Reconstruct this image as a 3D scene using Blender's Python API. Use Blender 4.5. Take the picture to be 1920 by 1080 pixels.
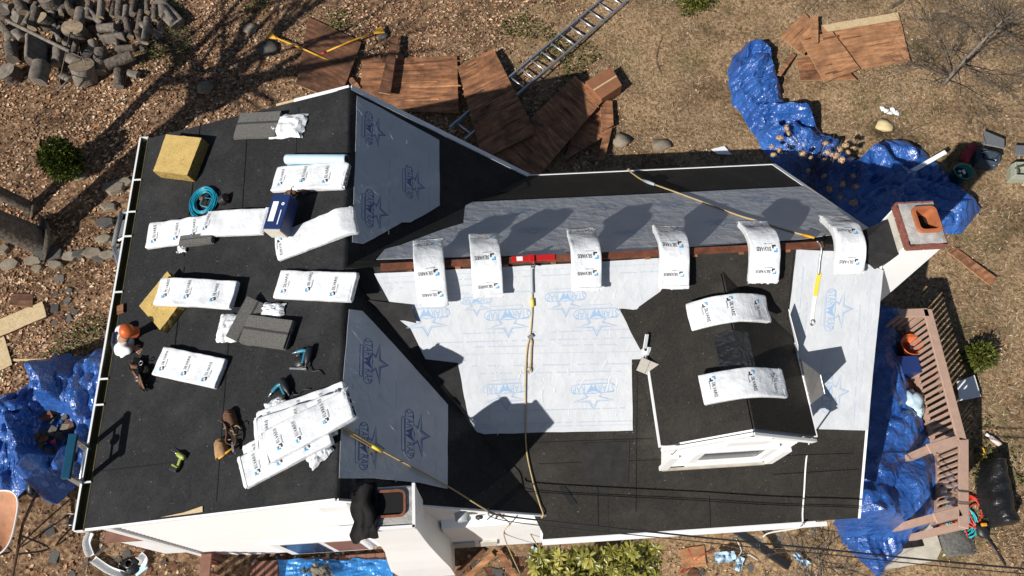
import bpy, bmesh, math, random
import numpy as np
from mathutils import Vector, Matrix, Euler, noise
for o in list(bpy.data.objects): bpy.data.objects.remove(o)
S = bpy.context.scene
rad = math.radians
# ------------------------------------------------------------------ camera, world, sun, exposure
Z0 = 4.0                                   # the roof ridge stands 4 m above the datum
F_PX = 1410.6
CAM = Vector((1.516, -3.914, 7.721 + Z0))
CROT = Matrix.Rotation(-.108, 3, 'Z') @ Matrix.Rotation(.434, 3, 'X') @ Matrix.Rotation(.046, 3, 'Z')
cd = bpy.data.cameras.new('camera'); cam = bpy.data.objects.new('camera', cd); S.collection.objects.link(cam)
cam.matrix_world = Matrix.Translation(CAM) @ CROT.to_4x4()
cd.sensor_width = 36; cd.lens = F_PX / 1920 * 36; cd.clip_end = 2000; cd.clip_start = .05
S.camera = cam
SUN_AZ, SUN_EL = 40.0, 36.0                # heading of the light over the ground, height of the sun
wd = bpy.data.worlds.new('World'); S.world = wd; wd.use_nodes = True
nt = wd.node_tree; bg = nt.nodes['Background']
sky = nt.nodes.new('ShaderNodeTexSky'); sky.sky_type = 'NISHITA'; sky.sun_disc = False
sky.sun_elevation = rad(SUN_EL); sky.sun_rotation = rad(90 - (SUN_AZ + 180)); sky.air_density = 1.0; sky.dust_density = .6
nt.links.new(sky.outputs[0], bg.inputs[0]); bg.inputs[1].default_value = .05
sl = bpy.data.lights.new('sun', 'SUN'); sl.energy = 5.0; sl.angle = rad(.5); sl.color = (1, .965, .91)
so = bpy.data.objects.new('sun', sl); S.collection.objects.link(so)
ldir = Vector((math.cos(rad(SUN_AZ)) * math.cos(rad(SUN_EL)), math.sin(rad(SUN_AZ)) * math.cos(rad(SUN_EL)), -math.sin(rad(SUN_EL))))
so.rotation_euler = ldir.to_track_quat('-Z', 'Y').to_euler(); so.location = (-10, -10, 20)
S.view_settings.view_transform = 'Standard'; S.view_settings.look = 'None'
S.view_settings.exposure = 0.3; S.view_settings.gamma = 1

# ------------------------------------------------------------------ places: from a picture point to a point on a real surface
def ray(u, v): return CROT @ Vector(((u - 960) / F_PX, (540 - v) / F_PX, -1))
def hit(u, v, n, d):
    D = ray(u, v); n = Vector(n); return CAM + D * ((d - n.dot(CAM)) / n.dot(D))
def at(u, v, z): return hit(u, v, (0, 0, 1), z + Z0)
PW = ((-.303, 0, 1), Z0); PE = ((.936, 0, 1), Z0); PN = ((0, .862, 1), Z0); PS = ((0, -.817, 1), Z0)
DX, DZ, DP = 4.38, -.17, .6136            # dormer: ridge x, ridge height, pitch
PDL = ((-DP, 0, 1), Z0 + DZ - DP * DX); PDR = ((DP, 0, 1), Z0 + DZ + DP * DX)
def on(pl, u, v, up=0.):
    return hit(u, v, pl[0], pl[1] + up * Vector(pl[0]).length)
def smooth(a, b, x):
    t = max(0, min(1, (x - a) / (b - a))); return t * t * (3 - 2 * t)
def gz(x, y):
    yy = max(-9, min(9, y))
    h = Z0 - 3.97 + .06 * yy + .3 * smooth(6.2, 8.5, x) - .12 * smooth(-2, -3, y) * smooth(7, 5, x) - .62 * smooth(-2.6, -1.9, x) * smooth(-2.2, -2.7, y) * smooth(7, 5.5, x)
    if -3.3 < x < 6.4 and -2.9 < y < 2.7: return h
    return h + .05 * noise.noise(Vector((x * .6, y * .6, 3))) + .015 * noise.noise(Vector((x * 2.3, y * 2.3, 7)))
def G(u, v, up=0.):
    z = -3.8
    for _ in range(6):
        p = at(u, v, z); z = gz(p.x, p.y) + up - Z0
    return at(u, v, z)

# ------------------------------------------------------------------ materials
MATS = {}
def mat(name, col, rough=.7, var=0., scale=8., bump=0., bscale=40., metal=0., spec=.5, col2=None, detail=6., stretch=None, stain=0., trans=0., coat=0., bdist=.01):
    if name in MATS: return MATS[name]
    m = bpy.data.materials.new(name); m.use_nodes = True; t = m.node_tree; b = t.nodes['Principled BSDF']
    b.inputs['Roughness'].default_value = rough; b.inputs['Metallic'].default_value = metal
    b.inputs['Specular IOR Level'].default_value = spec
    b.inputs['Base Color'].default_value = (*col, 1)
    if trans: b.inputs['Transmission Weight'].default_value = trans
    if coat: b.inputs['Coat Weight'].default_value = coat
    tc = t.nodes.new('ShaderNodeTexCoord'); mp = t.nodes.new('ShaderNodeMapping')
    t.links.new(tc.outputs['Object'], mp.inputs[0])
    if stretch: mp.inputs['Scale'].default_value = stretch
    if var or col2:
        n = t.nodes.new('ShaderNodeTexNoise'); n.inputs['Scale'].default_value = scale; n.inputs['Detail'].default_value = detail; n.inputs['Roughness'].default_value = .65
        t.links.new(mp.outputs[0], n.inputs[0])
        r = t.nodes.new('ShaderNodeValToRGB'); t.links.new(n.outputs[0], r.inputs[0])
        c2 = col2 or tuple(min(1, c * (1 + var)) for c in col); c1 = col if col2 else tuple(c * (1 - var) for c in col)
        r.color_ramp.elements[0].position = .33; r.color_ramp.elements[1].position = .67
        r.color_ramp.elements[0].color = (*c1, 1); r.color_ramp.elements[1].color = (*c2, 1)
        t.links.new(r.outputs[0], b.inputs['Base Color'])
        if stain:
            n3 = t.nodes.new('ShaderNodeTexNoise'); n3.inputs['Scale'].default_value = 2.3; n3.inputs['Detail'].default_value = 9; n3.inputs['Roughness'].default_value = .72; t.links.new(tc.outputs['Object'], n3.inputs[0])
            r3 = t.nodes.new('ShaderNodeValToRGB'); t.links.new(n3.outputs[0], r3.inputs[0]); r3.color_ramp.elements[0].position = .36; r3.color_ramp.elements[1].position = .58; k_ = 1 - stain; r3.color_ramp.elements[0].color = (k_, k_, k_, 1); r3.color_ramp.elements[1].color = (1, 1, 1, 1)
            mm = t.nodes.new('ShaderNodeMix'); mm.data_type = 'RGBA'; mm.blend_type = 'MULTIPLY'; mm.inputs[0].default_value = 1; t.links.new(r.outputs[0], mm.inputs[6]); t.links.new(r3.outputs[0], mm.inputs[7]); t.links.new(mm.outputs[2], b.inputs['Base Color'])
    if bump:
        n2 = t.nodes.new('ShaderNodeTexNoise'); n2.inputs['Scale'].default_value = bscale; n2.inputs['Detail'].default_value = 8
        t.links.new(mp.outputs[0], n2.inputs[0])
        bp = t.nodes.new('ShaderNodeBump'); bp.inputs['Strength'].default_value = bump; bp.inputs['Distance'].default_value = bdist
        t.links.new(n2.outputs[0], bp.inputs['Height']); t.links.new(bp.outputs[0], b.inputs['Normal'])
    MATS[name] = m; return m
def crinkle_mat(name, col, col2, rough, spec, sc, st, dist, nscale=2.5, coat=0., weave=0.):
    m = bpy.data.materials.new(name); m.use_nodes = True; t = m.node_tree; b = t.nodes['Principled BSDF']; N = t.nodes.new; L = t.links.new; MATS[name] = m
    b.inputs['Roughness'].default_value = rough; b.inputs['Specular IOR Level'].default_value = spec; b.inputs['Coat Weight'].default_value = coat; b.inputs['Coat Roughness'].default_value = .2
    tc = N('ShaderNodeTexCoord'); n = N('ShaderNodeTexNoise'); n.inputs['Scale'].default_value = nscale; n.inputs['Detail'].default_value = 8; n.inputs['Roughness'].default_value = .7; L(tc.outputs['Object'], n.inputs[0])
    r = N('ShaderNodeValToRGB'); L(n.outputs[0], r.inputs[0]); e = r.color_ramp.elements; e[0].position = .36; e[1].position = .68; e[0].color = (*col2, 1); e[1].color = (*col, 1); L(r.outputs[0], b.inputs['Base Color'])
    w = N('ShaderNodeTexNoise'); w.inputs['Scale'].default_value = sc * .5; w.inputs['Detail'].default_value = 3; L(tc.outputs['Object'], w.inputs[0])
    mx = N('ShaderNodeVectorMath'); mx.operation = 'MULTIPLY_ADD'; L(w.outputs['Color'], mx.inputs[0]); mx.inputs[1].default_value = (.5 / sc * 2,) * 3; L(tc.outputs['Object'], mx.inputs[2]); prev = None
    for k, (s_, d_) in enumerate(((sc, dist), (sc * 2.6, dist * .45), (sc * 6, dist * .2))):
        v = N('ShaderNodeTexVoronoi'); v.inputs['Scale'].default_value = s_; v.distance = 'MANHATTAN' if k == 0 else 'EUCLIDEAN'; L(mx.outputs[0], v.inputs[0]); bp = N('ShaderNodeBump'); bp.inputs['Strength'].default_value = st; bp.inputs['Distance'].default_value = d_; L(v.outputs['Distance'], bp.inputs['Height'])
        if prev: L(prev.outputs[0], bp.inputs['Normal'])
        prev = bp
    L(prev.outputs[0], b.inputs['Normal']); return m
def attr_mat(name, rough=.8, trans=0.):
    m = bpy.data.materials.new(name); m.use_nodes = True; t = m.node_tree; b = t.nodes['Principled BSDF']
    a = t.nodes.new('ShaderNodeAttribute'); a.attribute_name = 'tint'; b.inputs['Roughness'].default_value = rough
    b.inputs['Specular IOR Level'].default_value = .25
    t.links.new(a.outputs['Color'], b.inputs['Base Color']); MATS[name] = m; return m
def felt_mat(name, col, dust):
    m = bpy.data.materials.new(name); m.use_nodes = True; t = m.node_tree; b = t.nodes['Principled BSDF']; N = t.nodes.new; L = t.links.new; MATS[name] = m
    b.inputs['Specular IOR Level'].default_value = .3; b.inputs['Roughness'].default_value = .85; tc = N('ShaderNodeTexCoord')
    def noi(sc, det, ro=.6, st=None):
        n = N('ShaderNodeTexNoise'); n.inputs['Scale'].default_value = sc; n.inputs['Detail'].default_value = det; n.inputs['Roughness'].default_value = ro
        if st: mp = N('ShaderNodeMapping'); mp.inputs['Scale'].default_value = st; L(tc.outputs['Object'], mp.inputs[0]); L(mp.outputs[0], n.inputs[0])
        else: L(tc.outputs['Object'], n.inputs[0])
        return n
    def ramp(n, p0, c0, p1, c1):
        r = N('ShaderNodeValToRGB'); L(n.outputs[0], r.inputs[0]); e = r.color_ramp.elements; e[0].position = p0; e[1].position = p1; e[0].color = (*c0, 1); e[1].color = (*c1, 1); return r
    def mix(f, a, c):
        x = N('ShaderNodeMix'); x.data_type = 'RGBA'; L(f, x.inputs[0]); L(a, x.inputs[6]); x.inputs[7].default_value = (*c, 1); return x.outputs[2]
    g = ramp(noi(42, 5, .95), .36, tuple(c * .3 for c in col), .66, tuple(c * 2.2 for c in col))            # mineral grain
    s1 = ramp(noi(1.7, 9, .75), .47, (0, 0, 0), .68, (.62, .62, .62)); s2 = ramp(noi(5, 6, .7, (1, 9, 1)), .6, (0, 0, 0), .8, (.3, .3, .3)); sp = ramp(noi(30, 2, .5), .72, (0, 0, 0), .75, (1, 1, 1))
    c = mix(s1.outputs[0], g.outputs[0], dust); c = mix(s2.outputs[0], c, dust); c = mix(sp.outputs[0], c, tuple(x * 2.6 for x in dust)); L(c, b.inputs['Base Color'])
    bp = N('ShaderNodeBump'); bp.inputs['Strength'].default_value = .5; bp.inputs['Distance'].default_value = .01; L(noi(200, 6).outputs[0], bp.inputs['Height']); bp2 = N('ShaderNodeBump'); bp2.inputs['Strength'].default_value = .35; bp2.inputs['Distance'].default_value = .02; L(noi(4, 4).outputs[0], bp2.inputs['Height']); L(bp.outputs[0], bp2.inputs['Normal']); L(bp2.outputs[0], b.inputs['Normal']); return m
felt = felt_mat('black_felt', (.0135, .0135, .014), (.044, .043, .042))
felt2 = felt_mat('brown_black_felt', (.0155, .014, .0115), (.046, .041, .034))
dark_strip = mat('near_black_strip', (.004, .004, .0042), .5)
felt_patch = mat('felt_patch', (.0125, .012, .012), .8, .5, 9, .4, 200, spec=.4)
wrap = crinkle_mat('white_underlayment', (.53, .54, .555), (.46, .475, .5), .55, .35, 5.5, .32, .014)
wrap_e = wrap
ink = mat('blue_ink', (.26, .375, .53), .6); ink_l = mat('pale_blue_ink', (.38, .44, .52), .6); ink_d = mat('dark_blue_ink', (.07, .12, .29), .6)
white = mat('white_paint', (.78, .78, .77), .5, .03, 6); vinyl = mat('white_vinyl', (.86, .86, .85), .45, .02, 3)
poly = crinkle_mat('white_wrapper', (.76, .77, .775), (.6, .61, .62), .33, .5, 9, .38, .012, 4.)
print_k = mat('black_print', (.03, .03, .035), .5); print_b = mat('cyan_print', (.08, .36, .62), .5); print_g = mat('grey_print', (.4, .42, .44), .5)
alu = mat('aluminium', (.62, .63, .65), .38, .1, 20, metal=.85); steel = mat('steel', (.4, .4, .4), .4, .2, 30, metal=.9)
foil = mat('foil', (.86, .85, .83), .4, .1, 8, .4, 14, metal=.9)
ply = mat('weathered_plywood', (.13, .05, .022), .85, 0, 1.7, .5, 60, col2=(.5, .225, .1), stretch=(1, 7, 1), stain=.6)
ply_d = mat('dark_plywood', (.08, .03, .015), .8, 0, 2.2, .5, 60, col2=(.25, .11, .05), stretch=(1, 8, 1), stain=.7)
ply_l = mat('pale_plywood', (.27, .115, .048), .85, 0, 1.7, .5, 60, col2=(.6, .3, .14), stretch=(1, 7, 1), stain=.45)
ply_edge = mat('plywood_edge', (.33, .2, .1), .8, .25, 30)
osb = mat('new_osb', (.46, .33, .17), .75, 0, 30, .3, 60, col2=(.62, .48, .29))
wood_red = mat('ridge_wood', (.13, .04, .018), .8, .4, 8, .4, 60)
deckwood = mat('deck_brown', (.19, .085, .055), .7, .2, 9, .2, 50); railwood = mat('rail_tan', (.42, .275, .205), .65, .1, 10, .2, 60)
foamm = mat('tan_foam', (.47, .33, .115), .9, .12, 9, .8, 55, spec=.2); foam_cut = mat('foam_side', (.3, .2, .065), .95, .35, 25, 1., 40, spec=.1)
shing = mat('grey_shingle', (.13, .125, .115), .95, .5, 90, .8, 220, spec=.15); shing_d = mat('dark_shingle', (.03, .029, .029), .8, .4, 60, .6, 200)
shing_l = mat('light_shingle', (.38, .35, .31), .95, .2, 90, .6, 200)
tarp_b = crinkle_mat('blue_tarp', (.035, .115, .36), (.012, .06, .24), .3, .5, 6.5, .75, .03, 2., .25)
tarp_l = crinkle_mat('light_blue_tarp', (.04, .26, .6), (.02, .17, .48), .3, .5, 7, .6, .025, 3.)
tarp_k = crinkle_mat('black_plastic', (.016, .016, .017), (.009, .009, .01), .36, .5, 9, .5, .015, 3.)
teal_hose = mat('teal_hose', (.01, .25, .36), .35); red_hose = mat('red_hose', (.5, .035, .02), .4); aqua_hose = mat('aqua_hose', (.04, .42, .45), .4)
leather = mat('brown_leather', (.13, .06, .028), .7, .3, 20, .3, 60); suede = mat('tan_suede', (.34, .2, .09), .85, .15, 20, .3, 60)
blackc = mat('black_cloth', (.012, .011, .011), .9, .3, 12, .5, 90, spec=.2); darkg = mat('dark_plastic', (.018, .018, .02), .45)
teal_p = mat('teal_tool', (.02, .16, .24), .4); lime = mat('lime_plastic', (.3, .34, .07), .45); yellow = mat('yellow_paint', (.6, .3, .02), .5); yel2 = mat('yellow_web', (.66, .52, .05), .7)
orange = mat('orange_plastic', (.52, .1, .015), .45); redm = mat('red_paint', (.45, .012, .012), .45); navy = mat('navy_card', (.01, .025, .1), .45)
rope_t = mat('tan_rope', (.42, .31, .15), .85, .2, 80, .6, 160); rope_w = mat('white_rope', (.68, .66, .62), .8); cable_k = mat('black_cable', (.012, .012, .013), .5)
brickm = mat('red_brick', (.21, .07, .05), .9, .3, 14, .5, 60); mortar = mat('mortar', (.36, .34, .32), .95, .25, 12, .7, 50)
stucco = mat('grey_stucco', (.5, .47, .4), .9, .15, 7, .5, 40); terra_d = mat('sooty_terracotta', (.2, .07, .035), .85, .35, 10, .4, 30); terra = mat('terracotta', (.38, .12, .045), .75, .2, 8, .3, 30); flue_dark = mat('flue_dark', (.006, .005, .005), .95)
concrete = mat('concrete', (.42, .38, .31), .9, .2, 5, .4, 40); bluestone = mat('blue_roll', (.47, .62, .72), .35, .06, 5)
bark = mat('bark', (.1, .08, .062), .95, .45, 14, 1., 18, bdist=.03); bark_l = mat('pale_bark', (.15, .125, .1), .9, .4, 12, .8, 18, bdist=.02); cut = mat('cut_wood', (.27, .2, .13), .9, .3, 9, .5, 30); cut2 = mat('grey_split_wood', (.15, .125, .1), .9, .4, 10, .6, 30, stretch=(1, 1, .15))
stone = mat('field_stone', (.2, .165, .12), .9, .3, 5, .7, 25); slate = mat('slate_grey', (.07, .066, .06), .85, .3, 8, .4, 40); stone_y = mat('pale_stone', (.55, .43, .23), .9, .15, 6, .4, 25)
glass = mat('dark_glass', (.018, .021, .028), .22, spec=.3); green_p = mat('green_bucket', (.012, .16, .13), .4); red_bag = mat('red_canvas', (.26, .02, .03), .8, .2, 30, .4, 90); grey_bag = mat('grey_canvas', (.16, .165, .17), .8, .2, 30, .4, 90); blue_bag = mat('blue_grey_canvas', (.03, .05, .075), .8, .2, 30, .4, 90); khaki = mat('khaki_canvas', (.3, .31, .24), .85, .15, 30, .4, 90)
rust = mat('rusty_tray', (.4, .19, .1), .75, .2, 6, .3, 30); pink = mat('pale_bottle', (.62, .5, .47), .4)
skin_m = mat('skin', (.36, .19, .12), .55); cotton = mat('white_cotton', (.72, .72, .73), .85, .04, 20, .3, 60); denim = mat('navy_cloth', (.025, .032, .055), .85, .2, 40)
blue_alu = mat('blue_bar', (.008, .07, .13), .4, .1, 10); pvc = mat('grey_conduit', (.33, .36, .37), .5)
leafm = attr_mat('dead_leaf', .75); grassm = attr_mat('grass_blade', .9); greenleaf = attr_mat('green_leaf', .45)

# ------------------------------------------------------------------ builders
def link(o, parent=None):
    S.collection.objects.link(o)
    if parent is not None: o.parent = parent
    return o
class MB:
    def __init__(s): s.v = []; s.f = []; s.m = []
    def add(s, vs, fs, mi=0):
        k = len(s.v); s.v += [tuple(p) for p in vs]; s.f += [tuple(i + k for i in f) for f in fs]; s.m += [mi] * len(fs); return s
    def box(s, size, M=Matrix(), mi=0, off=(0, 0, 0), taper=1.):
        x, y, z = size[0] / 2, size[1] / 2, size[2] / 2; o = Vector(off); c = []
        for dz in (-1, 1):
            k = taper if dz > 0 else 1
            for dx, dy in ((-1, -1), (1, -1), (1, 1), (-1, 1)): c.append(M @ (Vector((dx * x * k, dy * y * k, dz * z)) + o))
        return s.add(c, [(3, 2, 1, 0), (4, 5, 6, 7), (0, 1, 5, 4), (1, 2, 6, 5), (2, 3, 7, 6), (3, 0, 4, 7)], mi)
    def tube(s, pts, r, seg=8, mi=0, cap=True, closed=False):
        pts = [Vector(p) for p in pts]; n = len(pts); rs = r if isinstance(r, (list, tuple)) else [r] * n
        vs = []; up = None
        for i, p in enumerate(pts):
            d = (pts[min(i + 1, n - 1)] - pts[max(i - 1, 0)])
            if closed: d = pts[(i + 1) % n] - pts[i - 1]
            d = d.normalized() if d.length > 1e-9 else Vector((0, 0, 1))
            if up is None: up = Vector((0, 0, 1)) if abs(d.z) < .9 else Vector((1, 0, 0))
            a = d.cross(up); a = a.normalized() if a.length > 1e-6 else d.orthogonal().normalized()
            b = a.cross(d).normalized(); up = b
            for k in range(seg):
                t = 2 * math.pi * k / seg; vs.append(p + (a * math.cos(t) + b * math.sin(t)) * rs[i])
        fs = []
        for i in range(n if closed else n - 1):
            j = (i + 1) % n
            for k in range(seg): fs.append((i * seg + k, i * seg + (k + 1) % seg, j * seg + (k + 1) % seg, j * seg + k))
        if cap and not closed: fs += [tuple(range(seg - 1, -1, -1)), tuple(range((n - 1) * seg, n * seg))]
        return s.add(vs, fs, mi)
    def lathe(s, prof, M=Matrix(), seg=20, mi=0, cap=True):
        vs = []; fs = []; n = len(prof)
        for r, z in prof:
            for k in range(seg): t = 2 * math.pi * k / seg; vs.append(M @ Vector((r * math.cos(t), r * math.sin(t), z)))
        for i in range(n - 1):
            for k in range(seg): fs.append((i * seg + k, i * seg + (k + 1) % seg, (i + 1) * seg + (k + 1) % seg, (i + 1) * seg + k))
        if cap: fs += [tuple(range(seg - 1, -1, -1)), tuple(range((n - 1) * seg, n * seg))]
        return s.add(vs, fs, mi)
    def prism(s, poly, n, h, mi=0):           # polygon in 3D pushed along n by h (n points up)
        n = Vector(n).normalized(); k = len(poly); a = [Vector(p) for p in poly]; b = [p + n * h for p in a]
        area = Vector((0, 0, 0))
        for i in range(k): area += a[i].cross(a[(i + 1) % k])
        if area.dot(n) < 0: a.reverse(); b.reverse()
        return s.add(a + b, [tuple(range(k - 1, -1, -1)), tuple(range(k, 2 * k))] + [(i, (i + 1) % k, k + (i + 1) % k, k + i) for i in range(k)], mi)
    def ico(s, c, r, sub=1, M=None, jit=0., seed=0, mi=0, sq=(1, 1, 1)):
        bm = bmesh.new(); bmesh.ops.create_icosphere(bm, subdivisions=sub, radius=1); rr = random.Random(seed); o = Vector((rr.random() * 50, seed % 17, 1))
        vs = []
        for v in bm.verts:
            p = v.co * (1 + jit * noise.noise(v.co * 1.7 + o) * 1.6); p = Vector((p.x * sq[0], p.y * sq[1], p.z * sq[2])) * r
            vs.append((M @ p if M is not None else p) + Vector(c))
        s.add(vs, [tuple(v.index for v in f.verts) for f in bm.faces], mi); bm.free(); return s
    def build(s, name, mats, parent=None, smooth=False, tint=None):
        me = bpy.data.meshes.new(name); me.from_pydata(s.v, [], s.f)
        for m in (mats if isinstance(mats, (list, tuple)) else [mats]): me.materials.append(m)
        if any(s.m): me.polygons.foreach_set('material_index', s.m)
        if smooth: me.polygons.foreach_set('use_smooth', [True] * len(me.polygons))
        me.update(); return link(bpy.data.objects.new(name, me), parent)
LABELS = []
def tag(o, label, cat, group=None):
    o['label'] = label; o['category'] = cat
    if group: o['group'] = group
    return o
def thing(name, label, cat, group=None, loc=(0, 0, 0)):
    o = link(bpy.data.objects.new(name, None)); o.empty_display_size = .1; o.location = loc
    return tag(o, label, cat, group)
def rebase(root, base):                      # move the empty to the thing's base, parts stay where they are
    base = Vector(base); root.location = base
    for c in root.children: c.location = c.location - base
def struct(o): o['kind'] = 'structure'; return o
def frame(pl, a, b, up=0.):
    p, q = on(pl, *a, up), on(pl, *b, up); n = Vector(pl[0]).normalized(); x = (q - p).normalized(); y = n.cross(x)
    M = Matrix((x, y, n)).transposed().to_4x4(); M.translation = (p + q) / 2
    return M, (q - p).length
def gframe(a, b, up=0.):
    p, q = G(*a), G(*b); x = (q - p).normalized(); y = Vector((0, 0, 1)).cross(x).normalized(); n = x.cross(y)
    M = Matrix((x, y, n)).transposed().to_4x4(); M.translation = (p + q) / 2 + Vector((0, 0, up)); return M, (q - p).length
def bevel(o, w=.01, seg=2):
    bm = bmesh.new(); bm.from_mesh(o.data); bmesh.ops.bevel(bm, geom=list(bm.edges), offset=w, segments=seg, affect='EDGES', profile=.6); bm.to_mesh(o.data); bm.free(); return o
_txt = {}
def text_geo(s):                             # outline of a word as flat triangles, height 1, centred
    if s not in _txt:
        cu = bpy.data.curves.new('t', 'FONT'); cu.body = s; cu.align_x = 'CENTER'; cu.align_y = 'CENTER'; cu.resolution_u = 2
        ob = bpy.data.objects.new('t', cu); S.collection.objects.link(ob); dg = bpy.context.evaluated_depsgraph_get(); dg.update()
        me = bpy.data.meshes.new_from_object(ob.evaluated_get(dg)); v = [tuple(p.co) for p in me.vertices]; f = [tuple(p.vertices) for p in me.polygons]
        bpy.data.objects.remove(ob); bpy.data.curves.remove(cu); bpy.data.meshes.remove(me); _txt[s] = (v, f)
    return _txt[s]
def add_text(mb, s, h, fn, mi=0, width=None, flip=False):      # fn maps flat (x, y) to a point in space
    v, f = text_geo(s); xs = [p[0] for p in v]; w = max(xs) - min(xs); kx = (width / w) if width else h
    mb.add([fn(p[0] * kx, p[1] * h) for p in v], f, mi)
def arc_pts(pts, n=8):                       # smooth line through points
    P = [Vector(p) for p in pts]; P = [P[0]] + P + [P[-1]]; out = []
    for i in range(1, len(P) - 2):
        for k in range(n):
            t = k / n; a, b, c, d = P[i - 1], P[i], P[i + 1], P[i + 2]
            out.append(.5 * ((2 * b) + (c - a) * t + (2 * a - 5 * b + 4 * c - d) * t * t + (3 * b - a - 3 * c + d) * t ** 3))
    return out + [P[-2]]
def nz(x, y, z=0.): return noise.noise(Vector((x, y, z)))
# ------------------------------------------------------------------ ground
def ground_mat():
    m = bpy.data.materials.new('yard_soil'); m.use_nodes = True; t = m.node_tree; b = t.nodes['Principled BSDF']; b.inputs['Roughness'].default_value = .95; b.inputs['Specular IOR Level'].default_value = .15
    N = t.nodes.new; L = t.links.new
    tc = N('ShaderNodeTexCoord'); sx = N('ShaderNodeSeparateXYZ'); L(tc.outputs['Object'], sx.inputs[0])
    def noi(sc, det=8., ro=.7):
        n = N('ShaderNodeTexNoise'); n.inputs['Scale'].default_value = sc; n.inputs['Detail'].default_value = det; n.inputs['Roughness'].default_value = ro; L(tc.outputs['Object'], n.inputs[0]); return n
    def ramp(n, stops):
        r = N('ShaderNodeValToRGB'); L(n.outputs[0], r.inputs[0]); e = r.color_ramp.elements
        while len(e) < len(stops): e.new(.5)
        for k, (p, c) in enumerate(stops): e[k].position = p; e[k].color = (*c, 1)
        return r
    litter = ramp(noi(13), [(.29, (.03, .018, .011)), (.43, (.14, .083, .047)), (.54, (.3, .185, .108)), (.7, (.52, .36, .235))])
    lawn = ramp(noi(17), [(.3, (.065, .041, .022)), (.45, (.24, .155, .085)), (.57, (.4, .275, .16)), (.75, (.57, .43, .28))])
    green = ramp(noi(11), [(.3, (.05, .05, .02)), (.6, (.13, .125, .045))])
    gsel = N('ShaderNodeMapRange'); gsel.inputs[1].default_value = .55; gsel.inputs[2].default_value = .72; L(noi(.9, 5).outputs[0], gsel.inputs[0])
    mg = N('ShaderNodeMix'); mg.data_type = 'RGBA'; L(gsel.outputs[0], mg.inputs[0]); L(lawn.outputs[0], mg.inputs[6]); L(green.outputs[0], mg.inputs[7])
    # litter in the west, dry lawn in the east
    ad = N('ShaderNodeMath'); ad.operation = 'MULTIPLY_ADD'; L(noi(.7, 4).outputs[0], ad.inputs[0]); ad.inputs[1].default_value = 5.; L(sx.outputs[0], ad.inputs[2])
    wsel = N('ShaderNodeMapRange'); wsel.inputs[1].default_value = 3.; wsel.inputs[2].default_value = 6.; L(ad.outputs[0], wsel.inputs[0])
    mx = N('ShaderNodeMix'); mx.data_type = 'RGBA'; L(wsel.outputs[0], mx.inputs[0]); L(litter.outputs[0], mx.inputs[6]); L(mg.outputs[2], mx.inputs[7])
    big = ramp(noi(1.1, 6, .65), [(.32, (.42, .4, .38)), (.5, (.85, .84, .82)), (.68, (1.12, 1.1, 1.06))]); mu = N('ShaderNodeMix'); mu.data_type = 'RGBA'; mu.blend_type = 'MULTIPLY'; mu.inputs[0].default_value = 1; L(mx.outputs[2], mu.inputs[6]); L(big.outputs[0], mu.inputs[7])
    L(mu.outputs[2], b.inputs['Base Color'])
    bp = N('ShaderNodeBump'); bp.inputs['Strength'].default_value = .9; bp.inputs['Distance'].default_value = .04; L(noi(24).outputs[0], bp.inputs['Height']); L(bp.outputs[0], b.inputs['Normal'])
    return m
def axis(lo, hi, a, b, st):
    fine = list(np.arange(a, b + 1e-6, st)); l = [a - (a - lo) * (k / 8) ** 2 for k in range(8, 0, -1)]; r = [b + (hi - b) * (k / 8) ** 2 for k in range(1, 9)]
    return l + fine + r
xs = axis(-150, 160, -9, 15, .2); ys = axis(-150, 160, -8, 14, .2)
mb = MB(); nx = len(xs)
mb.add([(x, y, gz(x, y)) for y in ys for x in xs], [(j * nx + i, j * nx + i + 1, (j + 1) * nx + i + 1, (j + 1) * nx + i) for j in range(len(ys) - 1) for i in range(nx - 1)])
struct(mb.build('ground', ground_mat(), smooth=True))
rng = np.random.default_rng(5)
def in_house(x, y): return (-3.2 < x < 2.3 and -2.6 < y < 2.5) or (2 < x < 6.2 and -2.7 < y < 2.4)
def tint_mesh(name, V, Fc, n_per, cols, m):
    me = bpy.data.meshes.new(name); me.from_pydata(V.tolist(), [], Fc.tolist())
    a = me.color_attributes.new('tint', 'FLOAT_COLOR', 'POINT'); c = np.ones((len(V), 4), np.float32); c[:, :3] = np.repeat(cols, n_per, axis=0); a.data.foreach_set('color', c.ravel())
    me.materials.append(m); me.update(); o = link(bpy.data.objects.new(name, me)); return o
def scatter(n, x0, x1, y0, y1, dens):
    out = []
    while len(out) < n:
        x, y = rng.uniform(x0, x1), rng.uniform(y0, y1)
        if in_house(x, y) or rng.random() > dens(x, y): continue
        out.append((x, y, gz(x, y)))
    return np.array(out)
def leafiness(x, y):
    c = max(0, .42 + .9 * nz(x * .7, y * .7, 2) + .7 * nz(x * 2.1, y * 2.1, 5) + .5 * nz(x * 5, y * 5, 6))
    if y < -2.4 and x < 7: return max(.15, c) * (.75 if x > 2.3 else .3)
    w = 1 - smooth(1.2, 5.0, x + 1.2 * nz(x * .4, y * .4, 9))
    if x < -2 and y < 3.3: w = .95
    if x < -2.6 and y < -1.2: w = .25
    e = .16
    if x > 9 and y < 1: e = .4
    return max(0, w * (c + .25) + e * max(0, c))
P_ = scatter(70000, -8, 14, -5.5, 11, leafiness); n = len(P_)
a = rng.uniform(0, 6.283, n); sz = rng.uniform(.012, .029, n) * (1 + (rng.random(n) < .35) * .7) * np.where(P_[:, 0] > 4, .7, 1); tl = rng.uniform(-.6, .6, n); lift = rng.uniform(.003, .026, n)
shape = np.array([(-1, 0, 0), (-.25, .62, .28), (1, 0, .12), (-.25, -.62, .28), (.05, 0, -.02)])
pts = np.repeat(shape[None], n, 0) * sz[:, None, None]
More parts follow.
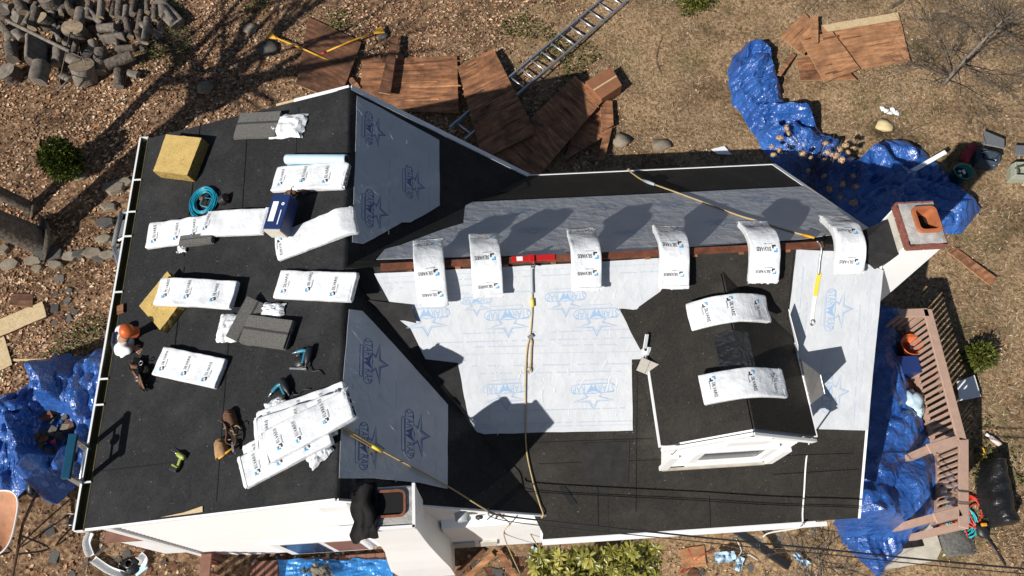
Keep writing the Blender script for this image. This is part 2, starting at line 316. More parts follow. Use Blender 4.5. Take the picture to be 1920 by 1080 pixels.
pts[:, :, 2] *= rng.uniform(.2, 1.1, n)[:, None]
pts[:, :, 2] += pts[:, :, 0] * np.tan(tl)[:, None] * .4
ca, sa = np.cos(a)[:, None], np.sin(a)[:, None]
V = np.stack([pts[:, :, 0] * ca - pts[:, :, 1] * sa, pts[:, :, 0] * sa + pts[:, :, 1] * ca, pts[:, :, 2] + lift[:, None]], -1) + P_[:, None, :]
F0 = np.array([(0, 4, 1), (1, 4, 2), (4, 3, 2), (0, 3, 4)]); Fc = (F0[None] + (np.arange(n) * 5)[:, None, None]).reshape(-1, 3)
pal = np.array([(.38, .225, .13), (.27, .145, .075), (.47, .315, .2), (.17, .085, .045), (.55, .39, .26), (.12, .062, .034), (.36, .19, .095), (.08, .045, .028)])
cols = pal[rng.integers(0, len(pal), n)] * rng.uniform(.6, 1.15, n)[:, None] * np.array([1.25 + .5 * nz(x * .9, y * .9, 11) for x, y, _ in P_])[:, None]; cols = np.clip(cols, .01, .75)
o = tint_mesh('fallen_leaves', V.reshape(-1, 3), Fc, 5, cols, leafm); tag(o, 'brown fallen leaves littered over the yard around the house', 'leaves'); o['kind'] = 'stuff'
def lawniness(x, y):
    w = smooth(.8, 4.5, x + 1.5 * nz(x * .4, y * .4, 9)) if y > 2.2 else (1. if x > 6.5 else .25)
    if x < -2.6 and y < -.8: w = .55
    return max(.06, w) * max(.1, .55 + .8 * nz(x * .9, y * .9, 4) + .4 * nz(x * 3, y * 3, 1))
P_ = scatter(70000, -8, 14, -5.5, 11, lawniness); n = len(P_)
a = rng.uniform(0, 6.283, n); ln = rng.uniform(.04, .12, n); ht = rng.uniform(.01, .05, n); w = rng.uniform(.003, .0065, n)
d = np.stack([np.cos(a), np.sin(a)], -1); pn = np.stack([-d[:, 1], d[:, 0]], -1)
V = np.zeros((n, 3, 3)); V[:, 0, :2] = P_[:, :2] - pn * w[:, None]; V[:, 1, :2] = P_[:, :2] + pn * w[:, None]; V[:, 2, :2] = P_[:, :2] + d * ln[:, None]
V[:, 0, 2] = V[:, 1, 2] = P_[:, 2] - .004; V[:, 2, 2] = P_[:, 2] + ht
pal = np.array([(.45, .345, .22), (.34, .25, .155), (.55, .44, .3), (.22, .16, .095), (.2, .2, .075)]); cols = pal[rng.choice(5, n, p=[.3, .27, .2, .15, .08])] * rng.uniform(.75, 1.2, n)[:, None]
o = tint_mesh('dry_grass', V.reshape(-1, 3), np.arange(n * 3).reshape(-1, 3), 3, cols, grassm); tag(o, 'short dry straw coloured grass of the lawn', 'grass'); o['kind'] = 'stuff'
# dead twigs and stalks
P_ = scatter(1500, -8, 14, -5.5, 11, lambda x, y: max(.1, .4 + nz(x * .8, y * .8, 13))); mb = MB(); rr = random.Random(77)
for x, y, z in P_:
    a_ = rr.uniform(0, 6.28); l = rr.uniform(.06, .3); d_ = Vector((math.cos(a_), math.sin(a_), rr.uniform(-.02, .12))); p = Vector((x, y, z + .02)); mb.tube([p, p + d_ * l * .5 + Vector((0, 0, .01)), p + d_ * l], [.004, .003, .0015], 3)
o = mb.build('dead_twigs', bark); o['kind'] = 'stuff'; tag(o, 'dead twigs and stalks strewn over the yard', 'twigs')
# green ground cover patches
def ivy(x, y): return 1. if any((x - cx) ** 2 + (y - cy) ** 2 < r * r * 1.6 * random.random() ** .5 * max(0, .5 + 1.3 * nz(x * 2.1, y * 2.1, 8)) for cx, cy, r in IVY) else 0
IVY = [(p.x, p.y, r) for p, r in ((G(315, 75), .75), (G(305, 40), .5), (G(500, 5), .45), (G(640, 45), .35), (G(985, 60), .5), (G(1050, 110), .6), (G(1300, 5), .45), (G(150, 640), .5), (G(1850, 880), .6))]
P_ = scatter(2600, -8, 13, -5, 11, ivy); n = len(P_)
a = rng.uniform(0, 6.283, n); sz = rng.uniform(.015, .038, n); pts = np.repeat(shape[None], n, 0) * sz[:, None, None]; ca, sa = np.cos(a)[:, None], np.sin(a)[:, None]
V = np.stack([pts[:, :, 0] * ca - pts[:, :, 1] * sa, pts[:, :, 0] * sa + pts[:, :, 1] * ca, pts[:, :, 2] + rng.uniform(.02, .08, n)[:, None]], -1) + P_[:, None, :]
Fc = (F0[None] + (np.arange(n) * 5)[:, None, None]).reshape(-1, 3); cols = np.array([(.085, .085, .026)]) * rng.uniform(.4, 1.6, n)[:, None]
o = tint_mesh('ground_cover', V.reshape(-1, 3), Fc, 5, cols, greenleaf); tag(o, 'low green creeping plants between the fallen leaves', 'ground cover'); o['kind'] = 'stuff'

# ------------------------------------------------------------------ house
H = thing('house', 'white sided house with a cross gable roof covered in black felt, being re-roofed', 'house')
ES, EN, EE, WW = -2.834, 2.586, 6.29, -2.876       # main south eave, north eave, east rake, wing west eave
GS, GN = -2.559, 2.586                             # wing gables
def zp(pl, x, y): n, d = pl; return (d - n[0] * x - n[1] * y) / n[2]
def slope(pl, xy, th, up=0.): n = Vector(pl[0]).normalized(); return [Vector((x, y, zp(pl, x, y))) + n * up for x, y in xy]
def sheet(name, pl, xy, m, up, th, parent=H):
    mb = MB(); mb.prism(slope(pl, xy, th, up), pl[0], th); return mb.build(name, m, parent)
jx_n, jx_s = EN * .862 / .936, -GS * .817 / .936
wl = sheet('roof_slope', PW, [(0, GS), (0, GN), (WW, GN), (WW, GS)], felt, -.04, .04); wl['label'] = 'low west slope of the roof under black felt'
el = sheet('roof_slope', PE, [(0, GS), (jx_s, GS), (0, 0), (jx_n, GN), (0, GN)], felt, -.04, .04); el['label'] = 'steep shaded east slope of the wing roof'
nl = sheet('roof_slope', PN, [(0, 0), (EE, 0), (EE, EN), (jx_n, EN)], felt2, -.04, .04); nl['label'] = 'north slope of the main roof'
sl_ = sheet('roof_slope', PS, [(0, 0), (jx_s, GS), (jx_s - .06, ES), (EE, ES), (EE, 0)], felt2, -.04, .04); sl_['label'] = 'south slope of the main roof carrying the dormer'
# felt courses: overlapping strips, each its own edge
e = [0.0, -.98, -1.93, WW + .012]
random.seed(3)
for k in range(3):
    a_, b_ = e[k], e[k + 1] - .03
    ymid = random.uniform(-1.5, 1.5)
    for y0, y1 in ((GS + .012, ymid), (ymid + .002, GN - .012)):
        x1 = max(b_, WW + .012) if k < 2 else WW + .012
        sheet('felt_course', PW, [(a_, y0), (a_, y1), (x1, y1 - .0), (x1, y0)], felt, .0015 + .0022 * (2 - k), .0022, wl)
e = [0.0, -.62, -1.3, -2.05, ES + .015]
for k in range(4):
    y0, y1 = e[k], max(e[k + 1] - .05, ES + .015)
    xl = -y0 * .873 + .02; xl1 = -y1 * .873 + .02 if y1 > GS else jx_s - .03
    sp = random.uniform(3, 4.6)
    sheet('felt_course', PS, [(xl, y0), (xl1, y1), (sp, y1), (sp, y0)], felt2, .0015 + .0022 * (3 - k), .0022, sl_)
    sheet('felt_course', PS, [(sp + .003, y0), (sp + .003, y1), (EE - .012, y1), (EE - .012, y0)], felt2, .0015 + .0022 * (3 - k), .0022, sl_)
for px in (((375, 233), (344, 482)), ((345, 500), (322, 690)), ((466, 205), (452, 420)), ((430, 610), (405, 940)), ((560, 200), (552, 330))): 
    mb = MB(); M, l = frame(PW, *px, .0105); mb.box((l, .009, .002), M); mb.build('lap_seam', dark_strip, wl)  # thin near-black strips along the felt laps
for px in (((180, 885), (345, 865)), ((230, 690), (300, 672)), ((250, 660), (262, 659))): mb = MB(); M, l = frame(PW, *px, .0105); mb.box((l, .007, .002), M); mb.build('lap_seam', dark_strip, wl)
for px in (((1000, 830), (1225, 822)), ((1195, 680), (1192, 960)), ((1450, 890), (1610, 880)), ((1010, 870), (1600, 850)), ((1120, 905), (1122, 990)), ((1330, 930), (1332, 990))): mb = MB(); M, l = frame(PS, *px, .0125); mb.box((l, .007, .002), M); mb.build('lap_seam', dark_strip, sl_)
sheet('felt_patch', PS, [on(PS, *p).xy for p in ((1090, 830), (1180, 826), (1178, 905), (1092, 908))], felt_patch, .0125, .002, sl_)
sheet('felt_patch', PS, [on(PS, *p).xy for p in ((1047, 913), (1060, 911), (1082, 943), (1070, 946))], dark_strip, .0125, .002, sl_)
for a_, b_ in ((0, 1.0), (.95, 1.9), (1.85, EN - .012)):
    sheet('felt_course', PN, [(a_ / .862 * .936 * .92 + .02, a_), (EE - .012, a_), (EE - .012, b_), (b_ * .921 + .02, b_)], felt2, .0015 + .0024 * (2 - a_), .0022, nl)
def valley(pl1, pl2, f, ends, m):
    pass
# rolled felt over the wing ridge
mb = MB(); prof = [(-.2, -.0606), (-.1, -.028), (-.05, -.012), (-.02, -.003), (.0, .0), (.02, -.010), (.045, -.034), (.1, -.0866), (.16, -.1428)]
vs = []
for y in np.linspace(GS + .004, GN - .004, 40):
    for x, z in prof: vs.append((x + .008 * nz(y * 2, x * 8), y, Z0 + z + .011 + .004 * nz(x * 9, y * 3)))
k = len(prof); mb.add(vs, [(i * k + j + 1, i * k + j, (i + 1) * k + j, (i + 1) * k + j + 1) for i in range(39) for j in range(k - 1)])
mb.build('ridge_felt', felt, H, True)
# wood along the open main ridge, with rafter ends showing in the slot
mb = MB(); mb.box((5.15, .075, .05), Matrix.Translation((3.0, -.012, Z0 + .002))); mb.build('ridge_board', wood_red, H)
for k in range(9): mb = MB(); mb.box((.06, .05, .03), Matrix.Translation((.75 + k * .55, -.045, Z0 - .012))); mb.build('rafter_end', ply, H)
# walls, kept a little inside the roof edges
mb = MB()
def gable_y(x0, x1, y0, y1, zb, prof):
    a = [Vector((x, y0, z)) for x, z in prof]; mb.prism(a, (0, 1, 0), y1 - y0)
wy0, wy1, wx0, wx1 = GS + .03, GN - .06, -2.72, 2.12
base = .0
prof = [(wx0, base - .6), (wx1, base - .6), (wx1, Z0 - .936 * wx1 - .06), (0, Z0 - .06), (wx0, Z0 + .303 * wx0 - .06)]
gable_y(wx0, wx1, wy0, wy1, base, prof); w1 = mb.build('wing_wall', vinyl, H)
mb = MB(); pr = [(y, z) for y, z in ((ES + .2, base - .6), (EN - .2, base - .6), (EN - .2, Z0 - .862 * (EN - .2) - .07), (0, Z0 - .07), (ES + .2, Z0 + .817 * (ES + .2) - .07))]
mb.prism([Vector((.9, y, z)) for y, z in pr], (1, 0, 0), EE - .12 - .9); mb.build('main_wall', vinyl, H)
# lap siding boards on the south gable, one by one
course = .105; z = base - .45
while z < Z0 - .1:
    zt = z + course; xl = max(wx0 + .07, (zt + .075 - Z0) / .303 if zt > Z0 + .303 * wx0 - .1 else wx0 + .07); xr = min(wx1 + .02, -(zt + .075 - Z0) / .936)
    if xr - xl > .15:
        mb = MB(); y = wy0
        mb.add([(xl, y - .012, z), (xr, y - .012, z), (xr, y - .002, zt), (xl, y - .002, zt), (xl, y + .01, z), (xr, y + .01, z), (xr, y + .01, zt), (xl, y + .01, zt)], [(0, 1, 2, 3), (7, 6, 5, 4), (0, 4, 5, 1), (3, 2, 6, 7), (0, 3, 7, 4), (1, 5, 6, 2)])
        mb.build('siding_board', vinyl, w1)
    z += course
mb = MB(); mb.box((.09, .05, Z0 + .303 * wx0 - .1 - base + .5), Matrix.Translation((wx0 + .03, wy0 - .012, (Z0 + .303 * wx0 - .1 + base - .5) / 2))); mb.build('corner_board', white, H)
# lower bump-out west of the corner, brown top
mb = MB(); mb.box((.55, 1.5, 1.75), Matrix.Translation((-3.0, GS + .82, Z0 - 3.2))); bo = mb.build('bump_out', vinyl, H)
mb = MB(); mb.box((.62, 1.6, .035), Matrix.Translation((-3.02, GS + .83, Z0 - 2.305))); mb.build('bump_out_top', deckwood, bo)
# trims
def strip(name, a, b, w, h, m, nrm=(0, 0, 1), up=0., parent=H, side=None):
    a, b = Vector(a), Vector(b); x = (b - a).normalized(); n = Vector(nrm).normalized(); y = n.cross(x).normalized(); n = x.cross(y)
    M = Matrix((x, y, n)).transposed().to_4x4(); M.translation = (a + b) / 2 + n * up
    mb = MB(); mb.box(((b - a).length, w, h), M); return mb.build(name, m, parent)
def pt(pl, x, y): return Vector((x, y, zp(pl, x, y)))
strip('rake_trim', pt(PE, .02, GN + .012), pt(PE, jx_n + .03, GN + .012), .075, .03, white, PE[0], .004)
strip('rake_trim', pt(PW, -.75, GN + .014), pt(PW, .0, GN + .014), .05, .03, white, PW[0], -.004)
strip('rake_trim', pt(PW, -1.0, GN + .016), pt(PW, -.75, GN + .016), .03, .03, osb, PW[0], -.006)
strip('rake_trim', pt(PE, .02, GS - .008), pt(PE, jx_s, GS - .008), .03, .05, white, PE[0], -.03)
strip('rake_trim', pt(PW, WW, GS - .008), pt(PW, -.02, GS - .008), .03, .05, white, PW[0], -.03)
strip('drip_edge', pt(PN, jx_n + .02, EN + .008), pt(PN, EE + .02, EN + .008), .035, .028, white, PN[0], .0)
strip('rake_trim', pt(PN, EE + .018, EN + .0), pt(PN, EE + .018, .02), .055, .03, white, PN[0], .002)
strip('rake_trim', pt(PS, EE + .012, -.02), pt(PS, EE + .012, ES), .03, .04, white, PS[0], -.012)
strip('rake_trim', pt(PS, jx_s - .04, GS - .02), pt(PS, jx_s - .075, ES), .025, .04, white, PS[0], -.02)
strip('fascia', (jx_s - .06, ES - .0, zp(PS, 0, ES) - .08), (EE - .55, ES - .0, zp(PS, 0, ES) - .08), .03, .09, white)
mb = MB(); mb.box((3.72, .055, .05), Matrix.Translation((jx_s - .06 + 1.86, ES - .035, zp(PS, 0, ES) - .085))); mb.build('gutter', white, H)
# rotten sheathing showing along the south west rake
mb = MB(); mb.prism([on(PW, *p, .014) for p in ((302, 970), (345, 961), (380, 949), (380, 960), (345, 965))], PW[0], .004); mb.build('bare_sheathing', osb, H)
# west gutter with brackets
zw = zp(PW, WW, 0)
mb = MB(); L_ = GN - GS
for cx, sx, cz, sz_, mi in ((WW - .015, .012, zw - .05, .09, 1), (WW - .06, .1, zw - .09, .012, 1), (WW - .113, .01, zw - .045, .09, 1), (WW - .114, .022, zw + .006, .012, 0)):
    mb.box((sx, L_ + .03, sz_), Matrix.Translation((cx, (GN + GS) / 2, cz)), mi)
mb.box((.1, .012, .1), Matrix.Translation((WW - .06, GS - .021, zw - .045)), 0); mb.box((.1, .012, .1), Matrix.Translation((WW - .06, GN + .021, zw - .045)), 0)
olive = mat('gutter_grime', (.07, .062, .025), .9, .3, 8)
gut = mb.build('gutter', [white, olive], H)
for v in (297, 372, 428, 551, 731, 782, 928):
    y = hit(225, v, (1, 0, 0), WW - .06).y
    mb = MB(); mb.box((.1, .02, .01), Matrix.Translation((WW - .055, y, zw + .018))); mb.build('gutter_bracket', white, gut)

# printed underlayment
def poly_sheet(name, pl, px, m, up=.016, th=.004, wob=.006, label=None, parent=H):
    # edge points are subdivided so that the cut edge runs unevenly
    P = [on(pl, *p) for p in px]; out = []
    for i in range(len(P)):
        a, b = P[i], P[(i + 1) % len(P)]; n = max(1, int((b - a).length / .09))
        for k in range(n):
            q = a.lerp(b, k / n)
            if k: t = (b - a).normalized(); s_ = Vector(pl[0]).normalized().cross(t); q = q + s_ * wob * nz(q.x * 5, q.y * 5, q.z * 5)
            out.append(q + Vector(pl[0]).normalized() * up)
    bm = bmesh.new(); n_ = Vector(pl[0]).normalized()
    vs = [bm.verts.new(p) for p in out]; f = bm.faces.new(vs); f.normal_update()
    if f.normal.dot(n_) < 0: f.normal_flip()
    bmesh.ops.triangulate(bm, faces=[f])
    me = bpy.data.meshes.new(name); bm.to_mesh(me); bm.free(); me.materials.append(m); o = link(bpy.data.objects.new(name, me), parent)
    md = o.modifiers.new('s', 'SOLIDIFY'); md.thickness = th; md.offset = 1
    if label: o['label'] = label
    return o
def inside(poly, u, v):
    c = False
    for i in range(len(poly)):
        (x0, y0), (x1, y1) = poly[i - 1], poly[i]
        if (y0 > v) != (y1 > v) and u < (x1 - x0) * (v - y0) / (y1 - y0) + x0: c = not c
    return c
def star_pts(R, r, sy=1., rot=0.):
    lens = [1.0, 1.15, 1.0, 1.0, 1.15]
    return [((R * lens[(k // 2) % 5] if k % 2 == 0 else r) * math.cos(math.pi / 2 + k * math.pi / 5 + rot), (R * lens[(k // 2) % 5] if k % 2 == 0 else r) * math.sin(math.pi / 2 + k * math.pi / 5 + rot) * sy) for k in range(10)]
def outline(mb, pts, w, fn, mi=0):           # closed line of even width
    n = len(pts); ins = []
    area = sum(pts[i][0] * pts[(i + 1) % n][1] - pts[(i + 1) % n][0] * pts[i][1] for i in range(n)); sg = 1 if area > 0 else -1
    for i in range(n):
        a, b, c = Vector(pts[i - 1]), Vector(pts[i]), Vector(pts[(i + 1) % n]); d1 = (b - a).normalized() if (b - a).length > 1e-6 else (c - b).normalized(); d2 = (c - b).normalized() if (c - b).length > 1e-6 else d1
        n1, n2 = Vector((-d1.y, d1.x)) * sg, Vector((-d2.y, d2.x)) * sg; m_ = (n1 + n2); k = max(.35, 1 + n1.dot(n2)); ins.append(tuple(b + m_ * (w / k)))
    mb.add([fn(*p) for p in pts] + [fn(*p) for p in ins], [(i, (i + 1) % n, n + (i + 1) % n, n + i) for i in range(n)], mi)
def pill(w, h, n=6):
    r = h / 2; o = []
    for k in range(n + 1): t = -math.pi / 2 + math.pi * k / n; o.append((w / 2 - r + r * math.cos(t), r * math.sin(t)))
    for k in range(n + 1): t = math.pi / 2 + math.pi * k / n; o.append((-w / 2 + r + r * math.cos(t), r * math.sin(t)))
    return o
def logo(parent, pl, uv, size, xdir, lift=.0215, dark=False):
    n = Vector(pl[0]).normalized(); o_ = on(pl, *uv) + n * lift; x = Vector(xdir); x = (x - n * x.dot(n)).normalized(); y = n.cross(x); k = size
    fn = lambda a, b: o_ + x * a * k + y * b * k
    fu = lambda a, b, e=.0006: fn(a, b) + n * e
    mb = MB(); sg = [(.0, .5), (.1, .2), (.46, .17), (.16, .02), (.3, -.3), (.0, -.12), (-.3, -.3), (-.16, .02), (-.46, .17), (-.1, .2)]
    outline(mb, [(a * 1.05, b * .74 + .05) for a, b in sg], .024, fn, 0); outline(mb, [(a * .78, b * .54 + .055) for a, b in sg], .013, fn, 1)
    bn = [(a, b - .14) for a, b in pill(1.06, .24)]; mb.add([fu(a, b, .0003) for a, b in bn], [tuple(range(len(bn)))], 2); outline(mb, bn, .016, lambda a, b: fu(a, b, .0006), 0)
    b2 = [(a + .02, b - .315) for a, b in pill(.74, .085)]; mb.add([fu(a, b, .0003) for a, b in b2], [tuple(range(len(b2)))], 2); outline(mb, b2, .015, lambda a, b: fu(a, b, .0006), 1)
    add_text(mb, 'STAR', .27, lambda a, b: fu(a - .3, b - .14), 0, width=.38); add_text(mb, 'RAP', .27, lambda a, b: fu(a + .33, b - .14), 0, width=.29)
    mb.add([fu(*p) for p in ((-.15, -.03), (-.045, -.25), (.0, -.15), (.045, -.25), (.17, -.03), (.03, -.08), (-.03, -.08))], [(0, 1, 2, 6), (6, 2, 5), (5, 2, 3, 4)], 0)
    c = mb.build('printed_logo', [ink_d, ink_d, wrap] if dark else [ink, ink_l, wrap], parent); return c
def small_print(parent, pl, a, b, h=.022, txt='LAP LINE  WEATHER RESISTANT BARRIER  FASTEN HERE', lift=.0215, line=False):
    n = Vector(pl[0]).normalized(); p, q = on(pl, *a), on(pl, *b); x = (q - p).normalized(); y = n.cross(x); o_ = (p + q) / 2 + n * lift
    mb = MB()
    if line: M = Matrix((x, y, n)).transposed().to_4x4(); M.translation = o_; mb.box(((q - p).length, .004, .0006), M)
    else:                                    # too small to read: broken bars of print
        Lh = (q - p).length / 2; t = -Lh
        rr = random.Random(int(a[0] + a[1]))
        while t < Lh:
            w = rr.uniform(.02, .07)
            if rr.random() < .75: M = Matrix((x, y, n)).transposed().to_4x4(); M.translation = o_ + x * (t + w / 2); mb.box((w * .85, h * .6, .0006), M)
            t += w
    o = mb.build('print_line', ink_l, parent); o['kind'] = 'stuff'; return o
UL = {}
UL['en'] = poly_sheet('underlayment', PE, [(668, 181), (700, 197), (822, 264), (823, 386), (797, 402), (768, 418), (752, 418), (700, 448), (680, 458), (659, 455)], wrap_e, label='white printed underlayment on the north half of the shaded wing slope')
UL['es'] = poly_sheet('underlayment', PE, [(653, 581), (678, 584), (740, 650), (838, 760), (837, 917), (782, 905), (700, 897), (634, 897), (640, 735)], wrap_e, label='white printed underlayment on the south half of the shaded wing slope')
UL['n'] = poly_sheet('underlayment', PN, [(706, 489), (722, 470), (752, 462), (832, 432), (869, 421), (873, 377), (890, 381), (1200, 367), (1505, 352), (1560, 386), (1632, 432), (1500, 452), (1100, 479)], wrap, label='wrinkled white underlayment on the north slope')
UL['s1'] = poly_sheet('underlayment', PS, [(702, 512), (1000, 497), (1240, 483), (1238, 545), (1188, 580), (1160, 577), (1188, 608), (1210, 660), (1204, 672), (1000, 678), (860, 679), (798, 672), (770, 615), (748, 598)], wrap, .019, label='white printed underlayment across the upper south slope')
UL['s2'] = poly_sheet('underlayment', PS, [(858, 676), (1184, 670), (1186, 806), (1040, 809), (908, 813), (892, 808), (878, 780)], wrap, .013, label='white printed underlayment with the chimney shadow on it')
UL['s3'] = poly_sheet('underlayment', PS, [(1492, 467), (1560, 470), (1655, 506), (1640, 650), (1625, 806), (1525, 803), (1490, 640), (1478, 590)], wrap, .016, label='white printed underlayment between the dormer and the east rake')
# north shingle-edge membrane cut and the folded flap in the valley
for k, (u, v, s_) in enumerate(((690, 245, .42), (765, 345, .42), (692, 395, .44))): logo(UL['en'], PE, (u + 8, v), s_ * 1.15, (0, -1, 0), dark=True)
for u, v, s_ in ((698, 680, .44), (776, 815, .46), (690, 838, .42)): logo(UL['es'], PE, (u, v), s_ * 1.15, (0, -1, 0), dark=True)
for a, b in (((730, 240), (727, 440)), ((803, 290), (803, 390))): small_print(UL['en'], PE, a, b)
for a, b in (((664, 640), (660, 730)), ((742, 700), (740, 900)), ((815, 780), (815, 900))): small_print(UL['es'], PE, a, b)
for u, v, s_ in ((800, 598, .45), (952, 600, .45), (1118, 598, .45), (1060, 565, .4), (893, 570, .3)): logo(UL['s1'], PS, (u, v), s_ * 1.15, (-1, 0, 0), .0245)
for u, v, s_ in ((948, 738, .45), (1112, 738, .45)): logo(UL['s2'], PS, (u, v), s_ * 1.15, (-1, 0, 0), .0185)
for u, v, s_ in ((1566, 580, .42), (1560, 735, .42)): logo(UL['s3'], PS, (u, v), s_ * 1.2, (0, -1, 0))
for a, b in (((712, 520), (1235, 494)), ((820, 664), (1200, 658))): small_print(UL['s1'], PS, a, b, line=True, lift=.0245)
for a, b in (((720, 530), (1060, 514)), ((800, 642), (1190, 632)), ((850, 650), (1150, 645)), ((790, 552), (1000, 545)), ((730, 540), (900, 533)), ((1080, 515), (1230, 508)), ((860, 625), (1010, 621)), ((1030, 622), (1180, 616))): small_print(UL['s1'], PS, a, b, lift=.0245)
for a, b in (((900, 795), (1180, 788)), ((880, 686), (1180, 681)), ((900, 700), (1170, 695))): small_print(UL['s2'], PS, a, b, lift=.0185)
small_print(UL['s2'], PS, (930, 770), (1170, 764), lift=.0185)
small_print(UL['s2'], PS, (895, 801), (1183, 795), line=True, lift=.0185)
for a, b in (((1505, 500), (1495, 610)), ((1512, 560), (1508, 620)), ((1612, 560), (1600, 780)), ((1545, 640), (1538, 700))): small_print(UL['s3'], PS, a, b)
small_print(UL['s3'], PS, (1632, 530), (1606, 800), line=True)
for k, (u, v) in enumerate(((970, 400), (1130, 392), (1260, 386), (1420, 376), (1000, 435), (1180, 440), (1350, 420))): logo(UL['n'], PN, (u, v), .36, (-1, 0, 0))
# wrinkle ridges pressed into the sheets
def wrinkles(parent, pl, px, ang, n, seed, ln=(.15, .6)):
    rr = random.Random(seed); us = [p[0] for p in px]; vs_ = [p[1] for p in px]; mb = MB(); nn = Vector(pl[0]).normalized(); k = 0
    while k < n:
        u, v = rr.uniform(min(us), max(us)), rr.uniform(min(vs_), max(vs_))
        if not inside(px, u, v): continue
        k += 1; c = on(pl, u, v) + nn * (.0185 if parent is not UL['s1'] else .0215); t = ang + rr.gauss(0, .25); x0 = Vector((1, 0, 0)); x0 = (x0 - nn * x0.dot(nn)).normalized(); y0 = nn.cross(x0)
        d = x0 * math.cos(t) + y0 * math.sin(t); s_ = nn.cross(d); l = rr.uniform(*ln) / 2; h = rr.uniform(.0025, .007) * (.5 if parent is UL['n'] else 1); w = rr.uniform(.008, .02); q = []
        for j in range(7):
            f = j / 6 * 2 - 1; e_ = 1 - f * f; cc = c + d * l * f + s_ * .02 * nz(f * 2, k, seed); q += [cc - s_ * w * e_ - nn * .001, cc + nn * h * e_, cc + s_ * w * e_ - nn * .001]
        mb.add(q, [(j * 3 + a_, j * 3 + a_ + 1, j * 3 + a_ + 4, j * 3 + a_ + 3) for j in range(6) for a_ in (0, 1)])
    o = mb.build('wrinkles', wrap, parent, True); o['kind'] = 'stuff'; return o
wrinkles(UL['en'], PE, [(676, 200), (800, 275), (805, 365), (700, 420), (672, 420)], -.95, 60, 1, (.08, .3)); wrinkles(UL['es'], PE, [(662, 610), (690, 630), (815, 775), (815, 880), (648, 870)], -.9, 45, 2, (.08, .3))
wrinkles(UL['n'], PN, [(905, 470), (905, 392), (1480, 362), (1570, 420), (1300, 450)], .03, 150, 3, (.2, .9)); wrinkles(UL['s1'], PS, [(720, 520), (1230, 490), (1200, 660), (810, 660)], 1.2, 45, 4, (.05, .25)); wrinkles(UL['s2'], PS, [(880, 690), (1180, 680), (1180, 800), (900, 805)], 1.3, 25, 5, (.05, .25)); wrinkles(UL['s3'], PS, [(1500, 480), (1640, 520), (1615, 790), (1540, 790)], 1.4, 25, 6, (.05, .25))
# felt laid in the valleys
def valley_felt(pl, px, m, up): return poly_sheet('valley_felt', pl, px, m, up, .003, .01)
valley_felt(PN, [(662, 494), (720, 463), (985, 337), (990, 352), (880, 376), (872, 420), (830, 430), (752, 460), (722, 468), (700, 492)], felt_patch, .011)
valley_felt(PS, [(660, 505), (708, 503), (700, 514), (748, 600), (770, 617), (797, 672), (858, 680), (878, 782), (892, 812), (1000, 940), (850, 790), (760, 660)], felt_patch, .011)
mb = MB()                                     # loose folded flap
fl = [on(PS, 690, 562, .03), on(PS, 772, 573, .06), on(PS, 781, 606, .08), on(PS, 758, 601, .03), on(PS, 735, 600, .02)]
mb.prism(fl, PS[0], .004); mb.build('felt_flap', felt_patch, H)
# ------------------------------------------------------------------ dormer (part of the house)
dy0, dy1 = -2.085, -.24; hw = .88; ze = Z0 + DZ - DP * hw; zb0 = Z0 + DZ
def dorm(pl, sx):
    yb = (ze - Z0) / .817; yr = (zb0 - Z0) / .817
    return [Vector((DX, dy0, zb0)), Vector((DX + sx * hw, dy0, ze)), Vector((DX + sx * hw, yb, ze)), Vector((DX, yr, zb0))]
D = link(bpy.data.objects.new('dormer', None), H); D['label'] = 'small gabled dormer with black felt roof and white front'
for pl, sx in ((PDL, -1), (PDR, 1)):
    mb = MB(); mb.prism([p - Vector((0, 0, .012)) for p in dorm(pl, sx)], pl[0], .03); mb.build('dormer_roof', felt2, D)
mb = MB()                                     # ridge strip of shiny membrane
for sx in (-1, 1):
    y0, y1 = -1.5, -.95
    pts = [Vector((DX, y0, zb0)), Vector((DX + sx * .2, y0, zb0 - DP * .2)), Vector((DX + sx * .2, y1, zb0 - DP * .2)), Vector((DX, y1, zb0))]
    mb.prism([p + Vector((0, 0, .021)) for p in pts], (sx * DP, 0, 1), .004)
mb.build('ridge_membrane', tarp_k, D)
# felt running from the dormer ridge up to the main ridge
poly_sheet('dormer_felt', PS, [(1245, 478), (1488, 463), (1478, 560), (1474, 600), (1400, 560), (1355, 508), (1300, 570), (1213, 645), (1200, 655), (1160, 578), (1190, 581), (1240, 546)], felt2, .024, .003, .012, parent=D)
dw = dy0 - .1; wz = Z0 + .817 * (dw + .05) - .03; wh = .69
mb = MB(); mb.prism([Vector((DX - wh, dw + .06, wz)), Vector((DX + wh, dw + .06, wz)), Vector((DX + wh, dw + .06, Z0 + DZ - DP * wh - .03)), Vector((DX, dw + .06, zb0 - .03)), Vector((DX - wh, dw + .06, Z0 + DZ - DP * wh - .03))], (0, 1, 0), 1.3); mb.build('dormer_wall', vinyl, D)
z = wz
while z < zb0 - .12:
    zt = z + .075; h_ = min(wh, (zb0 - .04 - zt) / DP)
    if h_ > .06:
        mb = MB(); y = dw + .06
        mb.add([(DX - h_, y - .014, z), (DX + h_, y - .014, z), (DX + h_, y - .004, zt), (DX - h_, y - .004, zt), (DX - h_, y + .01, z), (DX + h_, y + .01, z), (DX + h_, y + .01, zt), (DX - h_, y + .01, zt)], [(0, 1, 2, 3), (7, 6, 5, 4), (0, 4, 5, 1), (3, 2, 6, 7), (0, 3, 7, 4), (1, 5, 6, 2)])
        mb.build('siding_board', vinyl, D)
    z += .075
